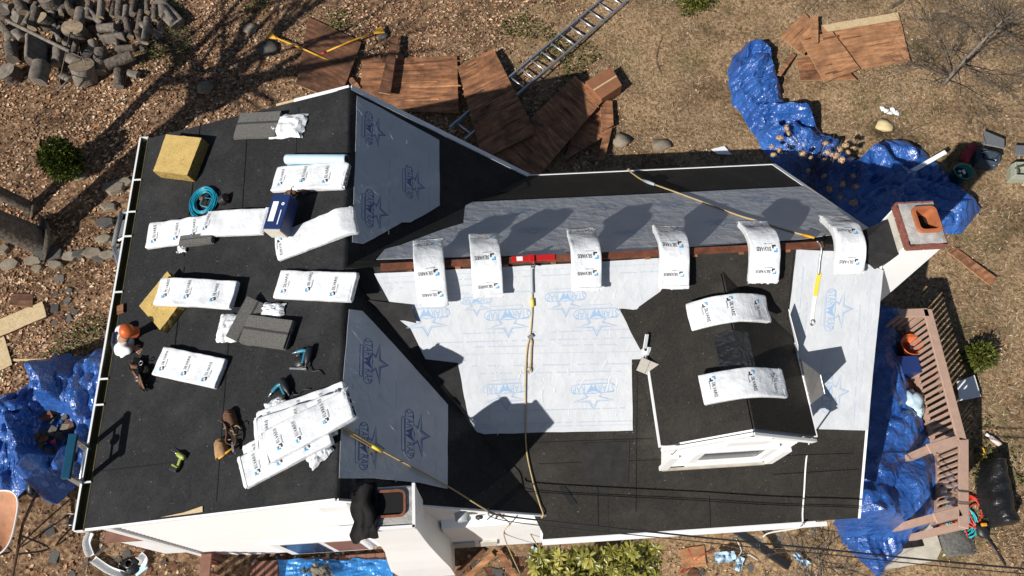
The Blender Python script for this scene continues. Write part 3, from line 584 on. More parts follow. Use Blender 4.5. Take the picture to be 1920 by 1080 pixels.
for sx in (-1, 1):
    mb = MB(); mb.box((.1, .05, .7), Matrix.Translation((DX + sx * (wh - .02), dw + .035, wz + .38))); mb.build('corner_board', white, D)
    a = Vector((DX, dy0 - .05, zb0 - .02)); b = Vector((DX + sx * (hw + .01), dy0 - .05, ze - .02)); strip('rake_board', a, b, .03, .075, white, (sx * DP, 0, 1), -.02, D)
    a = Vector((DX + sx * (hw + .012), dy0 - .01, ze - .02)); b = Vector((DX + sx * (hw + .012), -.95, ze - .02)); strip('eave_trim', a, b, .04, .06, white, (0, 0, 1), 0, D)
    mb = MB(); mb.box((hw - wh + .02, .9, .02), Matrix.Translation((DX + sx * (hw + wh) / 2, dy0 + .46, ze - .06))); mb.build('soffit', white, D)
strip('gable_board', (DX - .85, dy0 - .006, zb0 - .015), (DX - .1, dy0 - .006, zb0 - .015 + .0), .01, .01, wood_red, (0, 0, 1), -.4, D) if False else None
wn = link(bpy.data.objects.new('window', None), D)
for sx, sz_, cx, cz in ((.95, .07, 0, .0), (.95, .09, 0, -.62), (.1, .55, -.43, -.31), (.1, .55, .43, -.31)):
    mb = MB(); mb.box((sx, .06 if sz_ != .09 else .1, sz_), Matrix.Translation((DX + cx, dw + .025, ze + .0 + cz - .06))); bevel(mb.build('window_frame', white, D), .006, 1)
mb = MB(); mb.box((.76, .03, .5), Matrix.Translation((DX, dw + .045, ze - .36))); mb.build('window_pane', glass, D)
bpy.data.objects.remove(wn)
mb = MB(); mb.box((.5, .04, .2), Matrix.Translation((DX + .02, dw + .03, zb0 - .3))); bevel(mb.build('gable_vent', white, D), .01, 1)
mb = MB(); mb.box((1.3, .03, .05), Matrix.Translation((DX - .03, dw + .02, wz + .035))); mb.build('bottom_flashing', concrete, D)
# loose foil flashing and white backing on the dormer's east side
mb = MB(); q = [Vector((DX + hw + .03, -1.12, ze - .03)), at(1538, 703, -.2), at(1546, 738, -.3), Vector((DX + hw + .03, -1.72, ze - .03))]
mb.prism(q, (.6, .2, .7), .004); mb.build('loose_flashing', foil, D)
mb = MB(); q = [on(PS, 1480, 592, .04), at(1478, 580, -.28), at(1496, 648, -.5), on(PS, 1496, 668, .1)]; mb.prism(q, (1, 0, .3), .006); mb.build('step_flashing', white, D)
mb = MB()
for k in range(7):
    u, v = 1211 + k * 4.5, 640 + k * 24; a = on(PS, u, v, .1); mb.box((.05, .17, .008), Matrix.Translation(a) @ Euler((.6, .5 + .2 * nz(k, 1), .1 + .3 * nz(k, 3))).to_matrix().to_4x4())
mb.build('step_flashing', white, D)

# ------------------------------------------------------------------ chimneys (parts of the house)
def stacked(levels, m, name, parent):        # (x0,x1,y0,y1,z) rings
    mb = MB(); vs = []
    for x0, x1, y0, y1, z in levels: vs += [(x0, y0, z), (x1, y0, z), (x1, y1, z), (x0, y1, z)]
    n = len(levels); fs = [(i * 4 + k, i * 4 + (k + 1) % 4, (i + 1) * 4 + (k + 1) % 4, (i + 1) * 4 + k) for i in range(n - 1) for k in range(4)] + [(3, 2, 1, 0), (n * 4 - 4, n * 4 - 3, n * 4 - 2, n * 4 - 1)]
    mb.add(vs, fs); return mb.build(name, m, parent)
def ring(x0, x1, y0, y1, X0, X1, Y0, Y1, z0, z1, seg=6, rc=.06):
    def rr(x0, x1, y0, y1, r):
        o = []
        for cx, cy, a0 in ((x1 - r, y1 - r, 0), (x0 + r, y1 - r, 90), (x0 + r, y0 + r, 180), (x1 - r, y0 + r, 270)):
            for k in range(seg + 1): t = rad(a0 + 90 * k / seg); o.append((cx + r * math.cos(t), cy + r * math.sin(t)))
        return o
    a, b = rr(x0, x1, y0, y1, rc * .75), rr(X0, X1, Y0, Y1, rc); n = len(a); mb = MB()
    mb.add([(x, y, z0) for x, y in a] + [(x, y, z1) for x, y in a] + [(x, y, z0) for x, y in b] + [(x, y, z1) for x, y in b], [f for i in range(n) for j in ((i + 1) % n,) for f in ((n + i, n + j, j, i), (2 * n + i, 2 * n + j, 3 * n + j, 3 * n + i), (n + i, 3 * n + i, 3 * n + j, n + j))])
    return mb
zt = Z0 + .2
C2 = stacked([(.14, .94, -3.02, GS + .02, -.7), (.14, .94, -3.02, GS + .02, Z0 - 3.2), (.2, .88, -2.98, GS + .02, Z0 - 2.4), (.26, .82, -2.93, GS + .02, Z0 - 1.7), (.285, .795, -2.91, GS + .04, Z0 - 1.1), (.285, .795, -2.91, -2.5, Z0 + .1)], vinyl, 'chimney', H); C2['label'] = 'white clad chimney on the south gable with a cracked concrete crown'
mb = MB(); mb.box((.47, .37, .1), Matrix.Translation((.54, -2.705, Z0 + .135))); o = mb.build('crown', mortar, C2); bevel(o, .02, 2)
ring(.392, .688, -2.788, -2.572, .37, .71, -2.81, -2.55, Z0 + .1, Z0 + .215).build('flue_liner', terra_d, C2)
mb = MB(); mb.box((.29, .22, .005), Matrix.Translation((.54, -2.68, Z0 + .192))); mb.build('flue_dark_plate', flue_dark, C2)  # darkness inside the flue, painted as a near-black plate on the solid crown
for x, y, sx, sy in ((.785, -2.705, .03, .42), (.54, -2.905, .51, .03)):
    mb = MB(); mb.box((sx, sy, .1), Matrix.Translation((x, y, Z0 + .15))); mb.build('cap_trim', white, C2)
c1x0, c1x1, c1y0, c1y1, c1z = 6.345, 6.785, -.275, .275, Z0 + .42
C1 = stacked([(c1x0 - .12, c1x1 + .1, c1y0 - .25, c1y1 + .25, .1), (c1x0 - .12, c1x1 + .1, c1y0 - .25, c1y1 + .25, Z0 - 2.6), (c1x0 + .01, c1x1 - .01, c1y0 + .01, c1y1 - .01, Z0 - 1.6), (c1x0 + .01, c1x1 - .01, c1y0 + .01, c1y1 - .01, c1z - .13)], vinyl, 'chimney', H); C1['label'] = 'white chimney with a brick and mortar top and an orange flue'
mb = MB(); mb.box((.012, .46, .5), Matrix.Translation((c1x0 + .0, 0, c1z - .4))); mb.build('stucco_face', stucco, C1)
random.seed(11)
bl = .2
for k in range(2):
    z = c1z - .105 + k * .056; off = (k % 2) * .1
    for face in range(4):
        L_ = (c1x1 - c1x0) if face % 2 == 0 else (c1y1 - c1y0); t = -off
        while t < L_ - .02:
            a, b = max(t, 0), min(t + bl, L_); t += bl + .009
            if b - a < .03: continue
            m_ = (a + b) / 2; w_ = b - a - .004; j = random.uniform(-.004, .004)
            mb = MB()
            if face == 0: mb.box((w_, .07, .048), Matrix.Translation((c1x0 + m_, c1y0 + .025 + j, z)))
            elif face == 2: mb.box((w_, .07, .048), Matrix.Translation((c1x0 + m_, c1y1 - .025 + j, z)))
            elif face == 1: mb.box((.07, w_, .048), Matrix.Translation((c1x1 - .025 + j, c1y0 + m_, z)))
            else: mb.box((.07, w_, .048), Matrix.Translation((c1x0 + .025 + j, c1y0 + m_, z)))
            mb.build('brick', brickm, C1)
fx0, fx1, fy0, fy1 = 6.475, 6.725, -.13, .17
ring(fx0, fx1, fy0, fy1, c1x0 + .015, c1x1 - .015, c1y0 + .015, c1y1 - .015, c1z - .14, c1z - .025, 6, .02).build('mortar_core', mortar, C1)
mb = MB(); nxg = 14; gx = [(c1x0 + .012 + (c1x1 - c1x0 - .024) * i / nxg) for i in range(nxg + 1)]; gy = [(c1y0 + .012 + (c1y1 - c1y0 - .024) * i / nxg) for i in range(nxg + 1)]
def crown_z(x, y):
    e_ = min(x - c1x0, c1x1 - x, y - c1y0, c1y1 - y); return c1z - .02 + .03 * min(1, e_ / .12) + .008 * nz(x * 14, y * 14, 2)
mb.add([(x, y, crown_z(x, y)) for y in gy for x in gx], [(j * (nxg + 1) + i, j * (nxg + 1) + i + 1, (j + 1) * (nxg + 1) + i + 1, (j + 1) * (nxg + 1) + i) for j in range(nxg) for i in range(nxg) if not (fx0 < gx[i] and gx[i + 1] < fx1 and fy0 < gy[j] and gy[j + 1] < fy1)]); mb.build('crown', mortar, C1, True)
ring(fx0 + .02, fx1 - .02, fy0 + .02, fy1 - .02, fx0 - .015, fx1 + .015, fy0 - .015, fy1 + .015, c1z - .135, c1z + .045).build('flue_liner', terra, C1)
mb = MB(); mb.box((fx1 - fx0 - .04, fy1 - fy0 - .04, .005), Matrix.Translation(((fx0 + fx1) / 2, (fy0 + fy1) / 2, c1z - .126))); mb.build('flue_dark_floor', flue_dark, C1)  # shade of the deeper flue put into this plate's near-black colour
# felt apron folded up against the chimney
mb = MB(); mb.add([on(PS, 1640, 505, .02), on(PS, 1672, 490, .02), (c1x0 - .005, -.26, Z0 + .16), (c1x0 - .006, .2, Z0 + .17), on(PN, 1648, 428, .02), on(PN, 1600, 440, .02), on(PS, 1600, 470, .03)], [(0, 1, 2, 6), (6, 2, 3, 5), (5, 3, 4)]); o = mb.build('chimney_apron', felt_patch, H); o.modifiers.new('s', 'SOLIDIFY').thickness = .006
# ------------------------------------------------------------------ south gable: window, vent, sliding door, meters, wires
def wallbox(name, x0, x1, z0, z1, d, m, parent=H, y=None, bev=0.):
    mb = MB(); yy = (wy0 if y is None else y) - d / 2 - .008; mb.box((x1 - x0, d, z1 - z0), Matrix.Translation(((x0 + x1) / 2, yy, (z0 + z1) / 2)))
    o = mb.build(name, m, parent)
    if bev: bevel(o, bev, 2)
    return o
fr = wallbox('window', -.34, .1, Z0 - 1.75, Z0 - 1.2, .05, white); wallbox('pane', -.28, .05, Z0 - 1.68, Z0 - 1.27, .058, glass, fr); wallbox('awning', -.37, .12, Z0 - 1.2, Z0 - 1.12, .12, white, fr)
wallbox('gable_vent', -.28, .02, Z0 - .75, Z0 - .42, .04, white)
zd = Z0 - 4.4
dr = wallbox('sliding_door', -1.5, -.28, zd, zd + 1.28, .05, white); wallbox('pane', -1.38, -.86, zd + .08, zd + 1.2, .056, glass, dr); wallbox('screen', -.78, -.34, zd + .08, zd + 1.2, .054, deckwood, dr); wallbox('track', -1.6, -.25, zd + 1.27, zd + 1.3, .05, white, dr)
for nme, u, v, r_, h_, m_ in (('electric_meter', 866, 960, .085, .1, pvc),):
    p = hit(u, v, (0, 1, 0), wy0); mb = MB(); mb.lathe([(r_ * 1.1, 0), (r_ * 1.1, .03), (r_, .035), (r_, h_), (r_ * .8, h_ + .015)], Matrix.Translation(p) @ Matrix.Rotation(rad(90), 4, 'X'), 20); mb.build(nme, m_, H, True)
for nme, u0, u1, m_, dz in (('meter_box', 850, 890, pvc, .3), ('junction_box', 898, 932, stucco, .3)):
    p, q = hit(u0, 1010, (0, 1, 0), wy0 - .05), hit(u1, 1010, (0, 1, 0), wy0 - .05); wallbox(nme, p.x, q.x, Z0 - 4.3, Z0 - 3.75, .13, m_, bev=.01)
def cable(name, pts, r, m, parent=None, n=10, seg=7): mb = MB(); mb.tube(arc_pts(pts, n), r, seg); return mb.build(name, m, parent, True)
wp = lambda u, v, d=.03: hit(u, v, (0, 1, 0), wy0 - d)
for pts in (((870, 966), (862, 985), (868, 998), (890, 990), (898, 970)), ((872, 968), (860, 990), (880, 1002), (900, 998), (902, 985), (925, 965)), ((934, 962), (929, 975), (935, 985), (928, 1000), (930, 1008)), ((938, 964), (950, 985), (965, 998), (982, 1015))):
    cable('service_cable', [wp(u, v, .035) for u, v in pts], .009, cable_k, H)
for u, v in ((898, 970), (901, 995)): mb = MB(); mb.lathe([(.02, -.04), (.026, -.03), (.026, .03), (.015, .05)], Matrix.Translation(wp(u, v, .04)) @ Matrix.Rotation(rad(70), 4, 'Y'), 10); mb.build('cable_splice', cable_k, H, True)
for k, (dz, r_, dy) in enumerate(((0, .011, 0), (-.1, .006, -.04), (-.2, .006, .03))):
    pts = [(1.5, wy0 - .03, Z0 - 1.3 + dz), (1.72, -2.66 + dy, Z0 - 1.32 + dz), (3.46, -2.95 + dy, Z0 - 1.355 + dz), (5.16, -3.22 + dy, Z0 - 1.39 + dz), (9, -3.83 + dy, Z0 - 1.2 + dz), (20, -5.6, Z0 + 1.2 + dz)]
    tag(cable('overhead_cable', pts, r_, cable_k), ['thick black overhead service cable running east from the gable', 'thin upper overhead wire beside the thick service cable', 'thin lower overhead wire beside the thick service cable'][k], 'cable', 'wires strung from the gable')

# ------------------------------------------------------------------ shingle bundles
def tri(x): return abs((x % 2) - 1)
def crumple(x, y, seed, amp):                 # straight sharp folds in many directions
    rr = random.Random(seed); h = 0; wx, wy = .28 * nz(x * .8, y * .8, seed), .28 * nz(y * .8, x * .8, seed + 3)
    for k in range(9):
        a = rr.uniform(0, math.pi); f = (2.2, 2.9, 3.8, 4.8, 6., 7.5, 9.5, 12., 15.)[k]; ph = rr.uniform(0, 9)
        m_ = max(.06, .3 + 1.5 * nz(x * 1.1 + k * 7, y * 1.1, seed + k)); h += m_ * tri((math.cos(a) * (x + wx * 1.5) + math.sin(a) * (y + wy * 1.5)) * f + ph + .25 * nz(x * 2, y * 2, k)) / f
    return amp * h
def ring_profile(W, Hh, n=20, e=8.):
    o = []
    for k in range(n):
        t = 2 * math.pi * (k + .5) / n; c, s_ = math.cos(t), math.sin(t)
        o.append((W / 2 * math.copysign(abs(c) ** (2 / e), c), Hh / 2 * (1 + math.copysign(abs(s_) ** (2 / e), s_))))
    return o
def bundle(label, fn, L_=1., W=.345, Hh=.105, seed=0, prints=None, td=1, torn=(0, 0), group=None, mats=None):
    t = thing('shingle_bundle', label, 'shingle bundle', group)
    d = lambda x, y: .007 * nz(x * 6, y * 9, seed) + crumple(x * 1.3 + seed, y * 1.3, seed % 7, .075) - .015
    pr = ring_profile(W, Hh, 34); mb = MB(); st = []; ns = 42
    for i in range(ns + 1): st.append((-L_ / 2 + L_ * i / ns, 1.))
    st = [(-L_ / 2 - .006 - .02 * torn[0], .55), (-L_ / 2 - .003 - .03 * torn[0], .93)] + st + [(L_ / 2 + .003 + .03 * torn[1], .93), (L_ / 2 + .006 + .02 * torn[1], .55)]
    vs = []
    for x, k in st:
        tr = torn[0] if x < -L_ / 2 + .1 else (torn[1] if x > L_ / 2 - .1 else 0)
        for y, z in pr:
            yy = y * k * (1 + .02 * nz(x * 7, z * 9, seed + 3)); zz = Hh / 2 + (z - Hh / 2) * k
            j = tr * .03
            vs.append(fn(x + j * nz(y * 16, z * 20, seed) + (.012 * nz(y * 9, z * 9, seed + 1) if abs(x) > L_ / 2 - .02 else 0), yy + j * .4 * nz(x * 30, z * 20, seed + 2), zz + (d(x, yy) if z > Hh * .4 else 0)))
    n = len(pr); m = len(st)
    fs = [(i * n + k, i * n + (k + 1) % n, (i + 1) * n + (k + 1) % n, (i + 1) * n + k) for i in range(m - 1) for k in range(n)] + [tuple(range(n - 1, -1, -1)), tuple(range((m - 1) * n, m * n))]
    mb.add(vs, [f[::-1] for f in fs]); w = mb.build('wrapper', poly, t, True)
    rr = random.Random(seed)
    top = lambda x, y: fn(x, y, Hh + d(x, y) + .008 - .012 * max(0, abs(y) / (W / 2) - .6))
    for k, px in enumerate(prints if prints is not None else (-.36, -.06, .24)):
        py = rr.uniform(-.015, .03) * td; mb = MB(); dx = rr.uniform(-.05, .05)
        txt = lambda a, b: top(px + dx - td * b, py + td * a)
        add_text(mb, 'SILVARIS', .05, lambda a, b: txt(a + .035, b), 0, width=.165)
        mb.add([txt(-.07 + .012 * i, -.04 + (.004 if i % 2 else 0)) for i in range(9)] + [txt(-.07 + .012 * i, -.046) for i in range(9)], [(i, i + 1, i + 10, i + 9) for i in range(0, 8)], 2)
        c = lambda a, b: txt(a - .09, b)          # the two hooked strokes of the maker's mark
        mb.add([c(*p) for p in ((-.028, .0), (-.028, .03), (.012, .03), (.012, .016), (-.014, .016), (-.014, .0))], [(0, 1, 4, 5), (1, 2, 3, 4)], 1)
        mb.add([c(*p) for p in ((.028, .0), (.028, -.03), (-.012, -.03), (-.012, -.016), (.014, -.016), (.014, .0))], [(0, 1, 4, 5), (1, 2, 3, 4)], 0)
        mb.build('printed_lettering', [print_k, print_b, print_g], w)
    if torn[1] >= .3 or torn[0] >= .3:                     # shingle edges showing at the torn end
        sx = 1 if torn[1] >= torn[0] else -1
        for q in range(3): mb = MB(); z = Hh * (.12 + q * .24); mb.add([fn(sx * (L_ / 2 - .05 + (.055 + .012 * q) * f), y, z + h) for h in (0, Hh * .16) for f, y in ((0, -W / 2 + .03), (1, -W / 2 + .03), (1, W / 2 - .03), (0, W / 2 - .03))], [(0, 1, 2, 3), (7, 6, 5, 4), (0, 4, 5, 1), (1, 5, 6, 2), (2, 6, 7, 3), (3, 7, 4, 0)]); mb.build('shingle', shing_d, t)
    for sx, tr in ((-1, torn[0]), (1, torn[1])):   # loose ragged wrapper at the ends
        if tr < .15: continue
        mb = MB(); nx_, ny_ = 5, 22; vs = []
        for i in range(nx_ + 1):
            f = i / nx_
            for j in range(ny_ + 1):
                y = -W / 2 + W * j / ny_; rag = .035 + .055 * tr * (.6 + 1.6 * nz(y * 26, seed, sx)); vs.append(fn(sx * (L_ / 2 - .03 + f * max(.015, rag)), y * (1 + .03 * f), Hh + .006 - f * f * (.02 + .05 * abs(nz(y * 14, seed + 2, 3))) + .014 * f * nz(y * 30, f * 3, seed)))
        mb.add(vs, [(i * (ny_ + 1) + j, i * (ny_ + 1) + j + 1, (i + 1) * (ny_ + 1) + j + 1, (i + 1) * (ny_ + 1) + j) for i in range(nx_) for j in range(ny_)]); o = mb.build('loose_wrap', poly, t); o.modifiers.new('s', 'SOLIDIFY').thickness = .0015
    rebase(t, fn(0, 0, 0)); return t
def flat(pl, a, b, up=.014, L_=None, tilt=0., roll=0.):
    M, l = frame(pl, a, b, up); M = M @ Matrix.Rotation(tilt, 4, 'Y') @ Matrix.Rotation(roll, 4, 'X')
    return (lambda x, y, z: M @ Vector((x, y, z))), l
def saddle(c, ax, yaw, p, a, shift=0., h0=.02):
    # bends over a ridge through c; ax: horizontal direction across the ridge
    A = Matrix.Rotation(yaw, 3, 'Z') @ Vector(ax).normalized(); Bv = Vector((-A.y, A.x, 0)); c = Vector(c)
    N = 240; S_ = [0.]; yy = [-.8 + 1.6 * i / N for i in range(N + 1)]; zz = [h0 + a - math.sqrt(a * a + (p * y) ** 2) for y in yy]
    for i in range(N): S_.append(S_[-1] + math.hypot(yy[i + 1] - yy[i], zz[i + 1] - zz[i]))
    mid = S_[N // 2]
    def fn(x, y, z):
        s_ = x + shift + mid; i = int(np.searchsorted(S_, s_)) - 1; i = max(0, min(N - 1, i)); f = (s_ - S_[i]) / (S_[i + 1] - S_[i])
        u = yy[i] + (yy[i + 1] - yy[i]) * f; w = zz[i] + (zz[i + 1] - zz[i]) * f; tx, tz = yy[i + 1] - yy[i], zz[i + 1] - zz[i]; l = math.hypot(tx, tz)
        return c + A * (u - tz / l * z) + Bv * y + Vector((0, 0, w + tx / l * z))
    return fn
rid = [(805, 494, .05, .09, 'nearest the wing roof'), (911, 487, .02, .02, 'just west of the red anchor'), (1098, 476, -.03, .0, 'just east of the red anchor'), (1263, 468, -.06, .03, 'just west of the dormer ridge'), (1431, 458, -.05, .02, 'just east of the dormer ridge'), (1590, 452, -.08, -.03, 'beside the brick topped chimney')]
for k, (u, v, yaw, sh, lb) in enumerate(rid):
    c = hit(u, v, (0, 1, 0), -.01); c.z = Z0
    bundle('white shingle bundle saddled over the main ridge, ' + lb, saddle((c.x, -.01, Z0 + .03), (0, -1, 0), yaw, 1.0, .2, sh - .03), .84, .345, .082, 20 + k, (-.28, .02, .27), -1, (1, .3), 'bundles saddled over the main ridge')
for k, (u, v, yaw, lb) in enumerate(((1358, 581, .05, 'near the main ridge'), (1378, 721, .03, 'near its gable front'))):
    c = at(u, v, DZ + .03); bundle('white wrapped shingle bundle bent over the dormer ridge ' + lb, saddle((DX, c.y, Z0 + DZ + .025), (1, 0, 0), yaw, .6, .16, 0, .012), .94, .335, .055, 40 + k, (-.3, .02, .3), -1, (0, .4), 'bundles on the dormer ridge')
WB = [((285, 446), (400, 430), 1., 'at the eave end of the blue box row', .2, 0), ((391, 423), (503, 418), .95, 'its plain face beside the blue box', .15, 1), ((302, 550), (440, 553), 1., 'lying across a tan foam pad', 0, 2), ((525, 536), (667, 542), 1., 'its end over the wing ridge', .2, 3), ((303, 679), (418, 703), 1., 'beside the black harness', .1, 4), ((520, 340), (652, 334), 1., 'beside the pale blue membrane roll', .3, 5)]
for k, (a, b, L_, lb, tn, sd) in enumerate(WB):
    up = {2: .12, 1: .03}.get(k, .014); tilt = 0.
    M, l = frame(PW, a, b, up); fn = flat(PW, a, b, up)[0]
    if k == 2:
        M2, _ = frame(PW, a, b, .125); fn = (lambda M2: (lambda x, y, z: M2 @ Vector((x, y, z - .05 * smooth(.0, .5, x)))))(M2)
    bundle('white shingle bundle on the west slope, ' + lb, fn, min(1.03, max(.85, l)), .345, .07, 60 + sd, None if k != 1 else (-.4,), 1, (0, tn), 'bundles on the west slope')
fn0, l0 = flat(PW, (533, 463), (655, 417), .014)
bundle('long white bundle under the blue box, its far end reaching the wing ridge', lambda x, y, z: fn0(x, y, z - .05 * smooth(.38, .55, x)), 1.0, .37, .065, 70, (-.42,), -1, (0, .2), 'bundles on the west slope')
PILE = []
st = [((505, 800), (640, 750), .014, 'bottom of the pile'), ((495, 855), (600, 800), .02, 'low in the pile'), ((494, 815), (640, 768), .09, 'middle of the pile'), ((478, 880), (600, 815), .095, 'second from the top'), ((520, 835), (640, 770), .172, 'top of the pile')]
for k, (a, b, up, lb) in enumerate(st):
    bundle('white bundle in the slanting pile by the roped ridge, ' + lb, flat(PW, a, b, up, tilt=.02)[0], 1.0, .345, .075, 80 + k, None, 1, (.2, .5 if k == 4 else .1), 'pile of bundles on the west slope')
for a, b, sx, sy, sd in (((622, 748), (652, 770), .3, .22, 3), ((590, 862), (612, 842), .3, .16, 5), ((508, 770), (530, 760), .24, .2, 7)):
    PILE.append((a, b, sx, sy, sd))
# opened bundles: stacks of bare shingles and torn wrapper
def shingle_stack(t, M, L_, W, n, seed, fan=.012, rot=.02):
    rr = random.Random(seed)
    for k in range(n):
        mb = MB(); Mk = M @ Matrix.Translation((rr.uniform(-fan, fan) + k * fan * .4, rr.uniform(-fan, fan), .008 + k * .0125)) @ Matrix.Rotation(rr.uniform(-rot, rot), 4, 'Z')
        vs = []; 
        for i in range(9):
            x = -L_ / 2 + L_ * i / 8; z = .012 * nz(x * 3, k * .05, seed) + .012 * (x / L_) ** 2
            for y, zz in ((-W / 2, 0), (-W * .02, .0005), (W * .07, .001), (W / 2, 0)): vs.append(Mk @ Vector((x, y, z + zz)))
        top = [(i * 4 + j, (i + 1) * 4 + j, (i + 1) * 4 + j + 1, i * 4 + j + 1) for i in range(8) for j in range(3)]
        mb.add(vs, top, 0)
        for q in range(len(top)):
            if q % 3 == 1: mb.m[q] = 1
        o = mb.build('shingle', [shing, shing_d], t); md = o.modifiers.new('s', 'SOLIDIFY'); md.thickness = .008
def torn_wrap(t, M, sx, sy, h, seed, n=14):
    mb = MB(); vs = []
    for j in range(n + 1):
        for i in range(n + 1):
            x, y = (i / n - .5), (j / n - .5); e_ = max(abs(x), abs(y)) * 2
            k = 1 + .16 * nz(x * 5, y * 5, seed) * e_
            z = h * (1 - e_ ** 3) + abs(nz(x * 4, y * 4, seed + 2)) * .05 + abs(nz(x * 9, y * 9, seed + 4)) * .02
            vs.append(M @ Vector((x * sx * k, y * sy * k, max(.004, z))))
    mb.add(vs, [(j * (n + 1) + i, j * (n + 1) + i + 1, (j + 1) * (n + 1) + i + 1, (j + 1) * (n + 1) + i) for j in range(n) for i in range(n)])
    o = mb.build('torn_wrapper', poly, t); return o
for k, (a, b, sx, sy, sd) in enumerate(PILE): q = thing('loose_wrapper', 'torn loose wrapper plastic caught on the slanting bundle pile', 'wrapper', 'torn wrappers on the pile'); M, l = frame(PW, a, b, .1 if k == 0 else .02); torn_wrap(q, M, sx, sy, .08, 20 + sd); rebase(q, M.translation)
t = thing('opened_shingle_bundle', 'opened bundle of grey shingles with torn white wrapper near the north rake', 'shingle bundle')
M, l = frame(PW, (440, 243), (530, 238), .014); shingle_stack(t, M, .62, .34, 8, 1, .014); M, l = frame(PW, (506, 240), (576, 236), .016); torn_wrap(t, M, .52, .36, .09, 4); rebase(t, M.translation)
t = thing('opened_shingle_bundle', 'opened bundle with shingles folded upright and fanned beside torn wrapper', 'shingle bundle')
M, l = frame(PW, (462, 620), (548, 632), .014); shingle_stack(t, M, .6, .33, 8, 2, .01)
M2, _ = frame(PW, (450, 640), (487, 570), .03); shingle_stack(t, M2 @ Matrix.Rotation(.5, 4, 'X'), .5, .3, 4, 3, .008)
M3, _ = frame(PW, (412, 615), (450, 615), .016); torn_wrap(t, M3, .3, .36, .06, 8); M4, _ = frame(PW, (492, 583), (535, 583), .016); torn_wrap(t, M4, .3, .17, .06, 9); rebase(t, M.translation)
t = thing('loose_shingles', 'short stack of grey shingles poking from a torn wrapper in the row', 'shingles'); M, l = frame(PW, (342, 457), (405, 450), .014); shingle_stack(t, M, .46, .12, 7, 5, .006); torn_wrap(t, frame(PW, (335, 470), (350, 466), .014)[0], .12, .1, .03, 3); rebase(t, M.translation)
t = thing('shingle_sample', 'short pale shingle strip with cut tabs at the dormer west eave', 'shingle'); M, l = frame(PS, (1199, 684), (1246, 700), .22); M = M @ Matrix.Rotation(-.25, 4, 'Y')
for k in range(3): mb = MB(); mb.box((.105, .17, .012), M @ Matrix.Translation((-.11 + .11 * k, 0, .0))); mb.build('tab', shing_l, t)
mb = MB(); mb.box((.33, .05, .006), M @ Matrix.Translation((0, .05, -.009))); mb.build('backing', shing_d, t); rebase(t, M.translation - Vector((0, 0, .1)))
# ------------------------------------------------------------------ things on the west slope
def foam(label, quad, h, seed):
    t = thing('foam_pad', label, 'foam pad'); mb = MB(); P = [on(PW, *p, .014) for p in quad]; n = Vector(PW[0]).normalized(); out = []
    k = 10
    for i in range(4):
        a, b = P[i], P[(i + 1) % 4]
        for j in range(k): q = a.lerp(b, j / k); out.append(q + (Vector((nz(q.x * 14, q.y * 14, seed), nz(q.y * 14, q.x * 14, seed + 1), 0)) * .008))
    c = sum(P, Vector()) / 4; area = sum(((out[i] - c).cross(out[(i + 1) % 40] - c) for i in range(40)), Vector()).dot(n)
    if area < 0: out.reverse()
    N = len(out); vs = list(out) + [p + n * h * .5 + (p - c).normalized() * .006 * nz(p.x * 22, p.y * 22, seed) for p in out] + [c + (p - c) * .985 + n * h for p in out]
    mb.add(vs, [f for r in (0, 1) for i in range(N) for f in ((r * N + i, r * N + (i + 1) % N, (r + 1) * N + (i + 1) % N, (r + 1) * N + i),)], 1); mb.add([p for p in vs[2 * N:]], [tuple(range(N))], 0)
    mb.build('pad', [foamm, foam_cut], t)
    mb = MB(); rr = random.Random(seed)
    for q in range(26):
        x, y = rr.uniform(.15, .85), rr.uniform(.15, .85); p = P[0].lerp(P[1], x).lerp(P[3].lerp(P[2], x), y) + n * (h + .0008); a = rr.uniform(0, 3); d = Vector((math.cos(a), math.sin(a), 0)) * rr.uniform(.006, .02); d = d - n * d.dot(n); s_ = n.cross(d) * .3
        mb.prism([p - d, p + s_, p + d, p - s_], n, .0006)
    o = mb.build('surface_nicks', foam_cut, t); o['kind'] = 'stuff'; rebase(t, c); return t
foam('thick tan foam pad near the north west corner of the roof', [(326, 264), (393, 271), (366, 341), (302, 333)], .16, 1)
foam('tan foam pad under a white bundle near the worker', [(325, 515), (362, 560), (312, 625), (272, 580)], .11, 2)
# coil of hose and nail coil
t = thing('air_hose', 'coiled teal air hose on the black felt', 'hose'); n = Vector(PW[0]).normalized(); c = on(PW, 383, 380, .03); ex = Vector((1, 0, .303)).normalized(); ey = n.cross(ex); mb = MB(); rr = random.Random(2); pts = []
for k in range(15 * 26):
    a = 2 * math.pi * k / 26; lap = k / 26; r = .155 + .03 * math.sin(lap * 2.1) + .03 * nz(lap * .9, a * .3, 4); pts.append(c + ex * (r * math.cos(a) + .012 * math.sin(lap * 1.7)) + ey * (r * 1.12 * math.sin(a) + .015 * math.cos(lap * 2.3)) + n * (.0 + .035 * (.5 + .5 * math.sin(lap * 1.3 + a * .5))))
mb.tube(pts, .0062, 6); mb.build('coil', teal_hose, t, True)
mb = MB(); mb.tube(arc_pts([c + ex * .13 + ey * .02, c + ex * .03 + ey * .03 + n * .05, c - ex * .02 - ey * .05 + n * .04, c + ex * .1 - ey * .1]), .006, 6); mb.build('loose_end', teal_hose, t, True)
mb = MB(); mb.lathe([(.012, 0), (.03, 0), (.03, .04), (.012, .04)], Matrix.Translation(c + n * .03 + ey * .03) @ n.to_track_quat('Z', 'Y').to_matrix().to_4x4(), 12); mb.build('fitting', leather, t, True); rebase(t, c)
